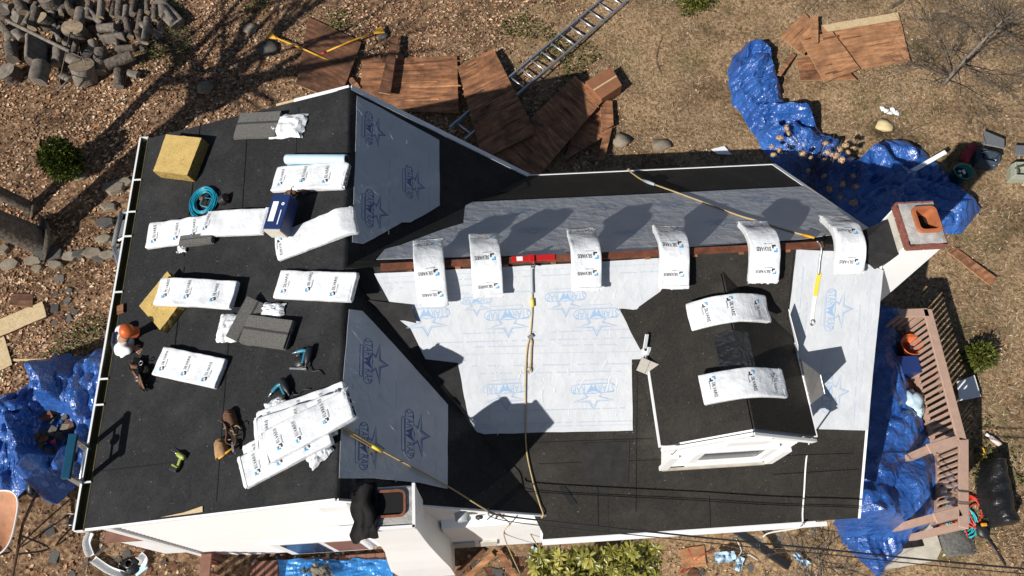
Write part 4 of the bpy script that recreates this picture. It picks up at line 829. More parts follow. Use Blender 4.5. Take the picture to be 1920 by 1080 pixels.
def nrm_frame(pl, u, v, up=0., rot=0.):
    n = Vector(pl[0]).normalized(); x = Vector((1, 0, 0)); x = (x - n * x.dot(n)).normalized(); y = n.cross(x); M = Matrix((x, y, n)).transposed().to_4x4(); M.translation = on(pl, u, v, up); return M @ Matrix.Rotation(rot, 4, 'Z')
t = thing('nail_coil', 'black coil reel with a copper core beside the teal hose', 'nail coil'); M = nrm_frame(PW, 420, 374, .05) @ Matrix.Rotation(rad(70), 4, 'Y'); mb = MB(); mb.lathe([(.03, -.05), (.065, -.05), (.068, -.03), (.06, 0), (.068, .03), (.065, .05), (.03, .05)], M, 18, cap=False); mb.build('reel', darkg, t, True); mb = MB(); mb.lathe([(.03, -.054), (.018, -.054), (.018, .054), (.03, .054)], M, 14, cap=False); mb.build('core', terra, t, True); rebase(t, M.translation)
# roll of membrane
t = thing('membrane_roll', 'pale blue roll of roof membrane lying beside a white bundle', 'membrane roll'); a, b = on(PW, 537, 299, .075), on(PW, 650, 299, .075); mb = MB(); ax = (b - a).normalized()
mb.tube([a, a + ax * .01, a.lerp(b, .5), b - ax * .01, b], [.058, .064, .065, .064, .058], 24); mb.build('roll', bluestone, t, True)
mb = MB(); mb.tube([b, b + ax * .004], .05, 20); mb.build('core_end', felt_patch, t)
M, l = frame(PW, (537, 316), (650, 316), .016); mb = MB(); mb.box((l, .16, .003), M); mb.build('loose_flap', bluestone, t); rebase(t, (a + b) / 2 - Vector((0, 0, .07)))
# leather pouch with hammer by the box
def pouch(label, pl, uv, rot, scale=1., hammer=True, cloth=suede, name='tool_belt'):
    t = thing(name, label, 'tool belt'); M = nrm_frame(pl, *uv, .014, rot) @ Matrix.Scale(scale, 4)
    for sx, m_, dx in ((-1, cloth, -.02), (1, leather, .03)):
        mb = MB(); vs = []; nn = 10
        for j in range(nn + 1):
            for i in range(nn + 1):
                x, y = i / nn - .5, j / nn - .5; wv = .15 * (1 - .35 * (y + .5) ** 2)
                vs.append(M @ Vector((dx + sx * .05 + x * wv, sx * .14 + y * .2 - .02, .012 + .075 * max(0, 1 - (2 * x) ** 4) * (1 - max(0, y - .1) * .6) * (1 - .5 * max(0, -y - .2)) + .01 * nz(x * 6, y * 6, sx))))
        mb.add(vs, [(j * (nn + 1) + i, j * (nn + 1) + i + 1, (j + 1) * (nn + 1) + i + 1, (j + 1) * (nn + 1) + i) for j in range(nn) for i in range(nn)]); o = mb.build('pouch', m_, t, True); o.modifiers.new('s', 'SOLIDIFY').thickness = -.008
        mb = MB(); mb.lathe([(.05, 0), (.055, .06), (.05, .07), (.045, .065)], M @ Matrix.Translation((dx + sx * .05, sx * .14 + .06, .03)) @ Matrix.Rotation(rad(60), 4, 'X'), 14, cap=False); mb.build('pocket', m_, t, True)
    mb = MB(); pts = arc_pts([M @ Vector(p) for p in ((-.03, .14, .05), (.06, .05, .08), (.07, -.04, .08), (.03, -.14, .05), (.12, -.2, .04), (.15, -.1, .05), (.12, .02, .06))], 8); q = []
    for p in pts: q += [p, p + M.to_3x3() @ Vector((0, 0, .045))]
    mb.add(q, [(2 * i, 2 * i + 2, 2 * i + 3, 2 * i + 1) for i in range(len(pts) - 1)]); o = mb.build('belt', leather, t, True); o.modifiers.new('s', 'SOLIDIFY').thickness = .006
    mb = MB(); mb.box((.03, .006, .05), M @ Matrix.Translation((.065, .0, .105))); mb.build('buckle', alu, t)
    if hammer:
        mb = MB(); a, b = M @ Vector((-.1, -.26, .05)), M @ Vector((.08, -.22, .06)); mb.tube([a, a.lerp(b, .5), b], [.016, .013, .012], 8); mb.build('hammer_handle', yellow, t, True)
        mb = MB(); mb.box((.025, .11, .026), M @ Matrix.Translation((.09, -.215, .06))); mb.build('hammer_head', steel, t)
        mb = MB()
        for k in range(2): 
            r_ = .05; cc = M @ Vector((.09 + .07 * k, -.08 + .03 * k, .07)); q = [cc + M.to_3x3() @ Vector((r_ * math.cos(a_ * .6), r_ * math.sin(a_ * .6), .02 * math.sin(a_))) for a_ in range(9)]; mb.tube(q, .006, 6)
        mb.build('tool_loop', suede, t, True)
    rebase(t, M.translation); return t
pouch('brown leather tool belt with a tan pouch and an orange hammer handle', PW, (425, 812), 0.25, 1.0)
pouch('small brown nail pouch leaning against the blue box', PW, (560, 362), 2.1, .72, True, leather)
# nail box
t = thing('nail_box', 'navy blue cardboard box with a white label on a white bundle', 'box'); M, l = frame(PW, (545, 381), (527, 442), .13); mb = MB(); mb.box((.46, .24, .2), M @ Matrix.Translation((0, 0, .1))); o = mb.build('carton', navy, t); bevel(o, .006, 1)
mb = MB(); mb.box((.26, .075, .0012), M @ Matrix.Translation((.0, -.045 + .0, .2016))); mb.build('label', white, t)
mb = MB(); add_text(mb, 'BOLA', .05, lambda a, b: M @ Vector((a + .06, b + .055, .2018)), 0, width=.2) if False else mb.add([M @ Vector((x_, y_, .2016)) for x_, y_ in ((-.02, .05), (.17, .05), (.17, .062), (-.02, .062))], [(0, 1, 2, 3)])
mb.lathe([(.008, .2012), (.02, .2012), (.02, .2018), (.008, .2018)], M @ Matrix.Translation((-.1, .056, 0)), 14, cap=False); mb.build('printed_mark', white, t); mb = MB()
for k in range(5): mb.box((.3 - .04 * k, .001, .012), M @ Matrix.Translation((0, -.1205, .04 + .03 * k)))
mb.build('side_print', print_g, t); mb = MB(); mb.box((.02, .22, .18), M @ Matrix.Translation((.238, 0, .1))); mb.build('open_flap', stucco, t); rebase(t, M.translation)
# nail guns
def nailer(label, uv, rot, body, name='nail_gun'):
    t = thing(name, label, 'nail gun'); M = nrm_frame(PW, *uv, .012, rot) @ Matrix.Scale(.9, 4)
    mb = MB(); mb.lathe([(.02, -.12), (.042, -.115), (.045, -.02), (.04, .04), (.025, .07), (.014, .1), (.012, .14)], M @ Matrix.Translation((0, 0, .06)) @ Matrix.Rotation(rad(90), 4, 'X'), 16); mb.build('body', darkg, t, True)
    mb = MB(); mb.tube(arc_pts([M @ Vector(p) for p in ((0, .06, .06), (-.08, .08, .055), (-.17, .06, .05))], 6), [.022] * 13, 10); mb.build('handle', body, t, True)
    mb = MB(); mb.lathe([(.07, 0), (.075, .01), (.075, .05), (.07, .06)], M @ Matrix.Translation((-.1, -.06, .02)), 20); mb.build('magazine', darkg, t, True)
    mb = MB(); mb.box((.03, .13, .03), M @ Matrix.Translation((-.045, -.02, .075))); bevel(mb.build('side_plate', body, t), .006, 1)
    mb = MB(); mb.tube([M @ Vector((-.17, .06, .05)), M @ Vector((-.25, .05, .02))], .01, 8); mb.build('air_fitting', alu, t, True)
    mb = MB(); mb.tube(arc_pts([M @ Vector(p) for p in ((.02, -.11, .03), (.08, -.16, .015), (.17, -.15, .012), (.24, -.2, .012))], 8), .007, 6); mb.build('hose_tail', cable_k, t, True)
    rebase(t, M.translation); return t
nailer('teal and black coil nail gun standing by the wing ridge', (582, 672), -.2, teal_p); nailer('teal nail gun lying below the other nail gun', (540, 728), .5, teal_p)
t = thing('flashlight', 'small steel flashlight with an orange lens beside the nail guns', 'flashlight'); M = nrm_frame(PW, 568, 667, .03); mb = MB(); mb.lathe([(.009, -.07), (.01, .03), (.016, .05), (.016, .07)], M @ Matrix.Rotation(rad(-80), 4, 'Y'), 12); mb.build('barrel', alu, t, True); mb = MB(); mb.lathe([(.014, .0705), (.003, .072)], M @ Matrix.Rotation(rad(-80), 4, 'Y'), 12); mb.build('lens', orange, t, True); rebase(t, M.translation - Vector((0, 0, .02)))
t = thing('pry_bar', 'short steel bar lying under the teal nail gun', 'pry bar'); M, l = frame(PW, (544, 691), (572, 692), .018); mb = MB(); mb.box((.2, .02, .008), M); mb.box((.03, .025, .02), M @ Matrix.Translation((.1, 0, .004))); mb.build('bar', alu, t); rebase(t, M.translation)
# drill
t = thing('cordless_drill', 'lime green cordless drill lying on the felt', 'drill'); M = nrm_frame(PW, 337, 864, .012, -.55) @ Matrix.Scale(.92, 4)
mb = MB(); mb.lathe([(.02, -.08), (.03, -.07), (.032, .01), (.026, .04), (.016, .05)], M @ Matrix.Translation((-.01, .06, .035)) @ Matrix.Rotation(rad(-90), 4, 'Y'), 14); mb.build('motor_housing', lime, t, True)
mb = MB(); mb.box((.035, .13, .03), M @ Matrix.Translation((.035, -.02, .03)) @ Matrix.Rotation(.25, 4, 'Z')); bevel(mb.build('handle', lime, t), .008, 2); mb = MB(); mb.box((.11, .055, .06), M @ Matrix.Translation((.02, -.1, .032)) @ Matrix.Rotation(.1, 4, 'Z')); bevel(mb.build('battery', darkg, t), .008, 2); mb = MB(); mb.box((.1, .035, .05), M @ Matrix.Translation((.02, -.075, .036))); bevel(mb.build('battery_shoe', lime, t), .006, 1)
mb = MB(); mb.lathe([(.016, .05), (.014, .075), (.006, .08), (.004, .16)], M @ Matrix.Translation((-.01, .06, .035)) @ Matrix.Rotation(rad(-90), 4, 'Y'), 10); mb.build('chuck', steel, t, True); rebase(t, M.translation)
# harness and bag beside the bundle
t = thing('safety_harness', 'black safety harness and straps heaped beside a white bundle', 'harness'); M = nrm_frame(PW, 270, 702, .014, .2); rr = random.Random(8)
for k in range(7):
    mb = MB(); base = [(-.14, .16), (-.05, .12), (.02, .05), (.0, -.05), (.06, -.16), (.04, -.22), (-.08, .02)]; a_ = rr.uniform(0, 6.28); pts = [Vector((base[(k + j) % 7][0] + rr.uniform(-.04, .04), base[(k + j) % 7][1] + rr.uniform(-.04, .04), .02 + rr.uniform(0, .09))) for j in range(4)]; q = []
    for p in arc_pts(pts, 7): d = Vector((math.cos(a_), math.sin(a_), .5)) * .022; q += [M @ (p - d), M @ (p + d)]
    mb.add(q, [(2 * i, 2 * i + 2, 2 * i + 3, 2 * i + 1) for i in range(len(q) // 2 - 1)]); o = mb.build('strap', blackc if k % 3 else leather, t, True); o.modifiers.new('s', 'SOLIDIFY').thickness = .004
for x, y, r_ in ((-.05, .13, .08), (.03, .0, .07), (.03, -.15, .055)): mb = MB(); mb.ico(M @ Vector((x, y, .035)), r_, 2, M.to_3x3().to_4x4(), .45, int(r_ * 999), 0, (1, 1.2, .55)); mb.build('padding', blackc, t, True)
for x, y in ((-.02, -.08), (.04, .1)): mb = MB(); mb.tube([M @ Vector((x + .025 * math.cos(a_), y + .025 * math.sin(a_), .095)) for a_ in np.linspace(0, 6.28, 13)[:-1]], .005, 6, closed=True); mb.build('ring', steel, t, True)
rebase(t, M.translation)
mb = MB(); M, l = frame(PW, (226, 572), (226, 588), .03); mb.box((l, .09, .02), M); tag(mb.build('wood_block', ply), 'small plywood scrap at the west eave above the worker', 'wood scrap')
# ladder reaching the west eave with a blue head bar
def ladder(label, foot, top, w, n, rail=(.028, .07), side=None, extra=None):
    t = thing('ladder', label, 'ladder'); foot, top = Vector(foot), Vector(top); d = (top - foot).normalized(); s_ = Vector(side).normalized(); s_ = (s_ - d * s_.dot(d)).normalized(); nn = d.cross(s_); L_ = (top - foot).length
    R = Matrix((s_, nn, d)).transposed().to_4x4()
    for k in (-1, 1):
        mb = MB(); Mr = R.copy(); Mr.translation = (foot + top) / 2 + s_ * k * w / 2
        mb.box((.008, rail[1], L_), Mr); mb.box((rail[0], .008, L_), Mr, 0, (-k * rail[0] / 2, rail[1] / 2, 0)); mb.box((rail[0], .008, L_), Mr, 0, (-k * rail[0] / 2, -rail[1] / 2, 0)); mb.build('rail', alu, t)
    for k in range(n):
        p = foot + d * (L_ * (k + .6) / n); mb = MB(); mb.tube([p - s_ * w / 2, p + s_ * w / 2], .016, 10); mb.build('rung', alu, t, True)
    rebase(t, foot); return t, R, s_, nn, d
tp = Vector((-2.93, -1.87, Z0 - .44)); ft = Vector((-3.6, -1.87, gz(-3.6, -1.87)))
t, R, s_, nn, d = ladder('aluminium ladder with a blue head bar leaning on the west eave', ft, tp, .42, 12, side=(0, 1, 0))
mb = MB(); Mr = R.copy(); Mr.translation = tp - ft + d * .02; mb.box((.48, .085, .06), Mr); o = mb.build('head_bar', blue_alu, t); bevel(o, .006, 1)
mb = MB(); Mr.translation = tp - ft + s_ * .02 - d * .1; mb.lathe([(.0, -.03), (.045, -.03), (.055, 0), (.045, .03), (0, .03)], Mr @ Matrix.Rotation(rad(90), 4, 'X'), 14); mb.build('pulley', darkg, t, True)
tp2 = Vector((-3.03, -.45, Z0 - .95)); ft2 = Vector((-3.7, -.45, gz(-3.7, -.45))); ladder('aluminium ladder under the worker at the west eave', ft2, tp2, .42, 10, side=(0, 1, 0))
# ------------------------------------------------------------------ worker standing on the ladder
def skin_mesh(name, joints, edges, m, parent, sub=2, root=0):
    me = bpy.data.meshes.new(name); me.from_pydata([tuple(j[0]) for j in joints], edges, []); o = bpy.data.objects.new(name, me); S.collection.objects.link(o)
    o.modifiers.new('k', 'SKIN')
    for k, j in enumerate(joints): me.skin_vertices[0].data[k].radius = (j[1], j[2] if len(j) > 2 else j[1]); me.skin_vertices[0].data[k].use_root = (k == root)
    md = o.modifiers.new('u', 'SUBSURF'); md.levels = sub; md.render_levels = sub
    dg = bpy.context.evaluated_depsgraph_get(); dg.update(); me2 = bpy.data.meshes.new_from_object(o.evaluated_get(dg)); bpy.data.objects.remove(o); me2.materials.clear(); me2.materials.append(m); me2.polygons.foreach_set('use_smooth', [True] * len(me2.polygons))
    return link(bpy.data.objects.new(name, me2), parent)
W_ = thing('person', 'worker in a white shirt and orange cap leaning over the west eave', 'person')
v3 = lambda x, y, z: Vector((x, y, Z0 + z))
hand = on(PW, 257, 655, .03) - Vector((0, 0, Z0)); hx, hy, hz = hand
hd = at(240, 624, -.52); nek = hd + Vector((-.09, .0, -.11)); chest = hd + Vector((-.2, .0, -.34)); pel = hd + Vector((-.34, 0, -.86)); sr, slf = hd + Vector((-.1, -.15, -.17)), hd + Vector((-.17, .14, -.16))
hw_ = hand + Vector((0, 0, Z0)); er, wr = sr.lerp(hw_, .5) + Vector((.01, -.03, .05)), hw_ + Vector((-.05, .03, .02)); elb, wl_ = hd + Vector((-.2, .2, -.38)), hd + Vector((-.13, .17, -.45))
kr, ar, krl, al_ = pel + Vector((.06, -.12, -.45)), pel + Vector((-.2, -.1, -.86)), pel + Vector((-.04, .1, -.45)), pel + Vector((-.14, .09, -.86))
J = [(pel, .12, .1), (chest, .12, .09), (nek, .05), (hd, .065, .075), (sr, .05), (er, .045), (wr, .032), (slf, .05), (elb, .045), (wl_, .032), (pel + Vector((0, -.1, -.08)), .095), (kr, .07), (ar, .045), (pel + Vector((0, .1, -.08)), .095), (krl, .07), (al_, .045), (ar + Vector((.16, 0, -.04)), .035), (al_ + Vector((.16, 0, -.04)), .035), (hd + Vector((.02, 0, .07)), .06)]
Ed = [(0, 1), (1, 2), (2, 3), (1, 4), (4, 5), (5, 6), (1, 7), (7, 8), (8, 9), (0, 10), (10, 11), (11, 12), (0, 13), (13, 14), (14, 15), (12, 16), (15, 17), (3, 18)]
body = skin_mesh('body', J, Ed, skin_m, W_)
JS = [(pel + Vector((0, 0, .08)), .15, .125), (chest, .145, .11), (chest.lerp(nek, .8), .105, .1), (sr, .064), (er, .05), (er.lerp(wr, .6), .04), (slf, .064), (elb, .05), (elb.lerp(wl_, .8), .045)]
skin_mesh('shirt', JS, [(0, 1), (1, 2), (1, 3), (3, 4), (4, 5), (1, 6), (6, 7), (7, 8)], cotton, W_)
JT = [(pel, .15, .125), (pel + Vector((0, -.1, -.1)), .11), (kr, .085), (ar + Vector((0, 0, .06)), .07), (pel + Vector((0, .1, -.1)), .11), (krl, .085), (al_ + Vector((0, 0, .06)), .07)]
skin_mesh('trousers', JT, [(0, 1), (1, 2), (2, 3), (0, 4), (4, 5), (5, 6)], denim, W_)
mb = MB(); Mh = Matrix.Translation(hd + Vector((.012, 0, .06))) @ Matrix.Rotation(.35, 4, 'Y'); mb.lathe([(.082, -.02), (.084, .0), (.078, .04), (.055, .068), (.025, .08), (.001, .083)], Mh, 22, cap=False)
mb.add([Mh @ Vector((.078 * math.cos(a_), .078 * math.sin(a_), -.014)) for a_ in np.linspace(-1.1, 1.1, 9)] + [Mh @ Vector((.05 + .085 * math.cos(a_ * .8), .078 * math.sin(a_), -.026)) for a_ in np.linspace(-1.1, 1.1, 9)], [(i, i + 1, i + 10, i + 9) for i in range(8)]); mb.build('cap', orange, W_, True)
mb = MB(); mb.lathe([(.08, -.05), (.082, -.015)], Mh, 20, cap=False); mb.build('hair', blackc, W_, True)
mb = MB(); mb.box((.04, .16, .2), Matrix.Translation(chest + Vector((-.06, 0, .12))) @ Matrix.Rotation(.35, 4, 'Y')); bevel(mb.build('back_pad', denim, W_), .02, 2)
for base, dirv in ((wr, (hand + Vector((0, 0, Z0)) - wr).normalized()), (wl_, Vector((.3, 0, -1)).normalized())):
    sdv = dirv.cross(Vector((0, 0, 1))).normalized(); jo = [(base, .026, .018), (base + dirv * .05, .036, .018)]; ed = [(0, 1)]
    for k, l in enumerate((.06, .072, .075, .062)):
        a_ = base + dirv * .085 + sdv * (-.028 + .019 * k); jo += [(a_, .0095), (a_ + dirv * l * .55 + Vector((0, 0, -.004)), .0085), (a_ + dirv * l + Vector((0, 0, -.016)), .0075)]; i = len(jo); ed += [(1, i - 3), (i - 3, i - 2), (i - 2, i - 1)]
    a_ = base + dirv * .03 - sdv * .04; jo += [(a_, .011), (a_ + dirv * .04 - sdv * .015, .0095)]; i = len(jo); ed += [(1, i - 2), (i - 2, i - 1)]
    skin_mesh('hand', jo, ed, skin_m, W_, 1)
rebase(W_, (pel.x, pel.y, pel.z - .9))
# black jacket thrown over the chimney
t = thing('jacket', 'black jacket draped over the west side of the south chimney top', 'jacket'); mb = MB(); nu, nv = 22, 26; vs = []
for j in range(nv + 1):
    for i in range(nu + 1):
        a_, b_ = i / nu, j / nv; x = .16 + .28 * a_; y = -2.98 + .5 * b_ + .03 * nz(a_ * 3, b_ * 3, 1); zt_ = Z0 + .215
        over = smooth(.30, .2, x) ; z = zt_ - .42 * over * (.75 + .25 * nz(b_ * 2, 3)) + .03 * abs(nz(a_ * 5, b_ * 5, 2)) + .022 * abs(nz(a_ * 9, b_ * 10, 6)) + .012
        front = smooth(-2.9, -2.99, y); z -= .12 * front; vs.append((x - .02 * over + .03 * nz(b_ * 4, a_ * 3, 9) * (1 - a_), y, z))
mb.add(vs, [(j * (nu + 1) + i, j * (nu + 1) + i + 1, (j + 1) * (nu + 1) + i + 1, (j + 1) * (nu + 1) + i) for j in range(nv) for i in range(nu)]); o = mb.build('cloth', blackc, t, True); o.modifiers.new('s', 'SOLIDIFY').thickness = .012
mb = MB(); mb.tube(arc_pts([(.36, -2.5, Z0 + .25), (.33, -2.65, Z0 + .27), (.38, -2.8, Z0 + .25), (.31, -2.95, Z0 + .12)], 8), [.05] * 24 + [.035], 10); mb.build('sleeve', blackc, t, True); rebase(t, (.3, -2.7, Z0 + .2))
# ------------------------------------------------------------------ roof anchor, ropes
n = Vector(PS[0]).normalized()
t = thing('roof_anchor', 'red steel roof anchor fixed over the main ridge', 'roof anchor'); p = hit(1000, 484, (0, 1, 0), 0); mb = MB(); mb.box((.5, .075, .012), Matrix.Translation((p.x, -.01, Z0 + .036)) @ Matrix.Rotation(.03, 4, 'X')); bevel(mb.build('plate', redm, t), .003, 1)
mb = MB(); mb.box((.06, .1, .03), Matrix.Translation((p.x - .02, -.02, Z0 + .052))); bevel(mb.build('bracket', redm, t), .005, 1); mb = MB(); mb.box((.07, .055, .002), Matrix.Translation((p.x - .16, -.012, Z0 + .0435))); mb.build('tag_label', white, t)
mb = MB(); mb.tube([Vector((p.x - .01 + .02 * math.cos(a_), -.1 + .045 * math.sin(a_), Z0 + .03 - .02 * math.sin(a_))) for a_ in np.linspace(0, 6.28, 15)[:-1]], .007, 6, closed=True); mb.build('ring', steel, t, True); rebase(t, (p.x, 0, Z0))
def rope_on(pl, px, up=.035): return [on(pl, *q, up) for q in px]
t = thing('lifeline', 'tan lifeline rope hanging from the red anchor down the south slope', 'rope')
mb = MB(); pts = rope_on(PS, ((997, 500), (997, 525), (998, 548), (998, 575), (997, 600), (994, 630), (989, 650), (986, 690), (985, 760), (985, 800), (988, 850), (1000, 905), (1012, 945), (1018, 968))); pts[-1] += Vector((0, 0, 0)); pts += [Vector((pts[-1].x - .1, GS - .03, Z0 - 2.4)), Vector((pts[-1].x - .12, GS - .06, Z0 - 3.3)), Vector((pts[-1].x + .25, GS - .4, gz(2.5, -3) + .02))]
mb.tube(arc_pts(pts, 8), .009, 7); mb.build('rope', rope_t, t, True)
mb = MB(); mb.tube(arc_pts(rope_on(PS, ((997, 500), (997, 520), (998, 550)), .045), 4), .017, 8); mb.build('shock_pack', pvc, t, True)
mb = MB(); q = rope_on(PS, ((998, 560), (999, 575)), .045); mb.tube(q, .02, 8); mb.build('knot', yel2, t, True)
mb = MB(); q = rope_on(PS, ((993, 632), (997, 640), (996, 655), (995, 680), (993, 697)), .04); mb.tube(arc_pts(q, 5), .012, 7); mb.build('lanyard', rope_t, t, True)
M = nrm_frame(PS, 995, 631, .045); mb = MB(); mb.box((.07, .05, .02), M @ Matrix.Rotation(.6, 4, 'Z')); bevel(mb.build('rope_grab', steel, t), .006, 1)
mb = MB(); c_ = on(PS, 993, 694, .045); x_ = Vector((1, 0, 0)); y_ = n.cross(x_); mb.tube([c_ + x_ * .02 * math.cos(a_) + y_ * .04 * math.sin(a_) for a_ in np.linspace(0, 6.28, 13)[:-1]], .006, 6, closed=True); mb.build('snap_hook', steel, t, True); rebase(t, on(PS, 997, 500))
t = thing('lifeline', 'yellow rope from the north eave across the north slope to the ridge', 'rope'); mb = MB(); pts = [Vector((on(PN, 1178, 319).x - .1, EN + .12, Z0 - 2.9)), Vector((on(PN, 1178, 319).x - .02, EN + .04, Z0 - 2.25))] + rope_on(PN, ((1183, 323), (1205, 338), (1230, 347), (1300, 372), (1380, 402), (1420, 414), (1450, 424), (1490, 436), (1522, 444)), .03)
mb.tube(arc_pts(pts, 8), .011, 7); mb.build('rope', rope_t, t, True); a, b = rope_on(PN, ((1206, 338), (1227, 346)), .04); mb = MB(); mb.tube([a, a.lerp(b, .5), b], [.02, .026, .02], 9); mb.build('shock_pack', pvc, t, True)
mb = MB(); q = rope_on(PN, ((1505, 440), (1527, 446)), .04); mb.tube(q, [.02, .014], 8); mb.build('thimble', yellow, t, True); rebase(t, pts[2])
t = thing('lanyard', 'yellow and white webbing lanyard hanging below the ridge near the east rake', 'lanyard'); mb = MB(); mb.tube(arc_pts(rope_on(PS, ((1532, 452), (1540, 465), (1537, 490), (1535, 515)), .04), 6), .012, 7); mb.build('chain', steel, t, True)
def web(pl, px, w, m, nm, up=.03):
    nn = Vector(pl[0]).normalized(); P = arc_pts(rope_on(pl, px, up), 5); q = []
    for i in range(len(P)): d = (P[min(i + 1, len(P) - 1)] - P[max(i - 1, 0)]).normalized(); s_ = nn.cross(d); q += [P[i] - s_ * w / 2, P[i] + s_ * w / 2]
    mb = MB(); mb.add(q, [(2 * i, 2 * i + 2, 2 * i + 3, 2 * i + 1) for i in range(len(P) - 1)]); o = mb.build(nm, m, t); o.modifiers.new('s', 'SOLIDIFY').thickness = .006; return o
web(PS, ((1537, 512), (1532, 535), (1529, 555)), .05, yel2, 'webbing'); web(PS, ((1529, 555), (1525, 580), (1523, 600)), .04, rope_w, 'webbing'); mb = MB(); c_ = on(PS, 1523, 605, .04); mb.tube([c_ + x_ * .025 * math.cos(a_) + y_ * .035 * math.sin(a_) for a_ in np.linspace(0, 6.28, 13)[:-1]], .007, 6, closed=True); mb.build('snap_hook', steel, t, True); rebase(t, on(PS, 1532, 470))
t = thing('lifeline', 'tan rope from the bundle pile over the wing ridge down past the south chimney', 'rope')
mb = MB(); pts = [on(PW, 628, 797, .05), Vector((.02, on(PW, 636, 802).y, Z0 + .05))] + rope_on(PE, ((665, 815), (716, 845), (800, 890), (850, 918)), .04) + [on(PE, 905, 952, .06), Vector((1.75, GS - .08, Z0 - 2.0)), Vector((1.7, GS - .1, Z0 - 3.2)), Vector((1.95, GS - .5, gz(1.9, -3.1) + .02))]
mb.tube(arc_pts(pts, 8), .009, 7); mb.build('rope', rope_t, t, True); web(PE, ((648, 806), (680, 825), (716, 846)), .05, rope_t, 'webbing', .045); mb = MB(); q = rope_on(PE, ((698, 836), (716, 846)), .05); mb.tube(q, .018, 8); mb.build('adjuster', yel2, t, True); rebase(t, pts[2])
t = thing('hanging_cord', 'white cord hanging from the dormer corner over the south eave', 'cord'); mb = MB(); pts = [Vector((DX + hw, dy0 - .01, ze - .02))] + rope_on(PS, ((1517, 830), (1511, 870), (1508, 920), (1505, 960), (1505, 978)), .025) + [Vector((on(PS, 1505, 978).x - .02, ES - .06, zp(PS, 0, ES) - .05)), G(1440, 1000, .6), G(1428, 1013, .35)]
mb.tube(arc_pts(pts, 8), .011, 7); mb.build('cord', rope_w, t, True); rebase(t, pts[0])
# ------------------------------------------------------------------ boards lying in the yard
def board(label, quad, m, th=.018, lift=.03, name='plywood_sheet', cat='plywood', group=None, tilt=0., grain=None, delam=0):
    t = thing(name, label, cat, group); P = [G(*p) for p in quad]; zb = max(p.z for p in P) + lift; P = [at(q[0], q[1], zb - Z0 + tilt * (k in (1, 2))) for k, q in enumerate(quad)]
    c = sum(P, Vector()) / 4; ex = (P[1] - P[0]).normalized(); nn = (P[1] - P[0]).cross(P[3] - P[0]).normalized()
    if nn.z < 0: nn = -nn
    ey = nn.cross(ex); R = Matrix((ex, ey, nn)).transposed().to_4x4(); R.translation = c; Ri = R.inverted(); Q = [Ri @ p for p in P]; rr = random.Random(int(quad[0][0] * 7 + quad[0][1])); ed = []
    for i in range(4):
        a, b = Q[i], Q[(i + 1) % 4]; k = max(2, int((b - a).length / .08))
        for j in range(k): q = a.lerp(b, j / k); ed.append(Vector((q.x + rr.uniform(-.005, .005), q.y + rr.uniform(-.005, .005), 0)))
    mb = MB(); mb.prism(ed, (0, 0, 1), th); mb.m = [1] * len(mb.f); mb.m[1] = 0
    o = mb.build('sheet', [m, ply_edge], t); o.matrix_local = R
    L_ = (Q[1] - Q[0]).length; wd_ = (Q[3] - Q[0]).length
    for k in range(delam):                    # veneer strips lifted off the face
        mb = MB(); y0 = rr.uniform(-wd_ / 2 + .05, wd_ / 2 - .05); x0 = rr.uniform(-L_ / 2, L_ * .1); l = rr.uniform(.2, .55) * L_; w = rr.uniform(.012, .05)
        mb.add([(x0, y0, th + .001), (x0 + l, y0 + rr.uniform(-.01, .01), th + .002), (x0 + l * .97, y0 + w * .6, th + rr.uniform(.003, .02)), (x0 + .02, y0 + w, th + .004)], [(0, 1, 2, 3)]); q = mb.build('veneer_strip', ply_d if k % 2 else ply_l, t); q.matrix_local = R; q.modifiers.new('s', 'SOLIDIFY').thickness = .003
    mb = MB()
    for k in range(14): x, y = rr.uniform(-.45, .45) * L_, rr.uniform(-.45, .45) * wd_; mb.lathe([(.006, th), (.005, th + .004)], Matrix.Translation((x, y, 0)), 6)
    o = mb.build('nail_heads', steel, t); o['kind'] = 'stuff'; o.matrix_local = R
    rebase(t, c); return t
board('dark weathered plywood sheet under the yellow handled tools', [(578, 32), (678, 80), (636, 190), (556, 160)], ply_d, .018, .02)
board('orange brown plywood sheet with a torn felt scrap and a plank across it', [(680, 112), (857, 106), (860, 212), (672, 204)], ply, .018, .03, delam=10)
board('delaminated plywood sheet leaning half in shadow beside the ladder', [(858, 126), (925, 92), (1005, 250), (905, 300)], ply, .018, .17, delam=16)
board('large plywood sheet mostly in the gable shadow', [(1078, 143), (1130, 190), (1010, 330), (905, 310)], ply, .018, .16, delam=14)
board('plywood sheet below the box, its corner in the sun', [(1092, 178), (1148, 200), (1135, 255), (1060, 300)], ply, .018, .05, delam=4)
for q, lb in (([(736, 68), (748, 70), (732, 178), (710, 174)], 'long dark plank lying across the orange plywood sheet'), ([(1125, 190), (1148, 190), (1150, 235), (1128, 248)], 'short pale plank near the box'), ([(1133, 245), (1148, 240), (1133, 300), (1120, 300)], 'narrow plank in the gable shadow'), ([(653, 150), (660, 146), (677, 166), (668, 170)], 'short board offcut beside the rake peak')): board(lb, q, ply_d if 'dark' in lb else ply, .025, .13 if 'long' in lb else .09, 'plank', 'plank')
board('wide weathered plywood sheet with a pale edge strip', [(1538, 48), (1684, 24), (1706, 116), (1568, 138)], ply_l, .018, .03, delam=5)
board('pale strip of plank edging on the wide plywood sheet', [(1540, 48), (1683, 24), (1686, 38), (1552, 60)], osb, .012, .055, 'plank', 'plank')
board('broken plywood piece on top of the debris pile', [(1500, 75), (1560, 60), (1612, 130), (1545, 155)], ply_l, .018, .1, delam=10)
board('splintered plywood square in the debris pile', [(1463, 70), (1508, 25), (1540, 60), (1505, 105)], ply_l, .018, .06, delam=6)
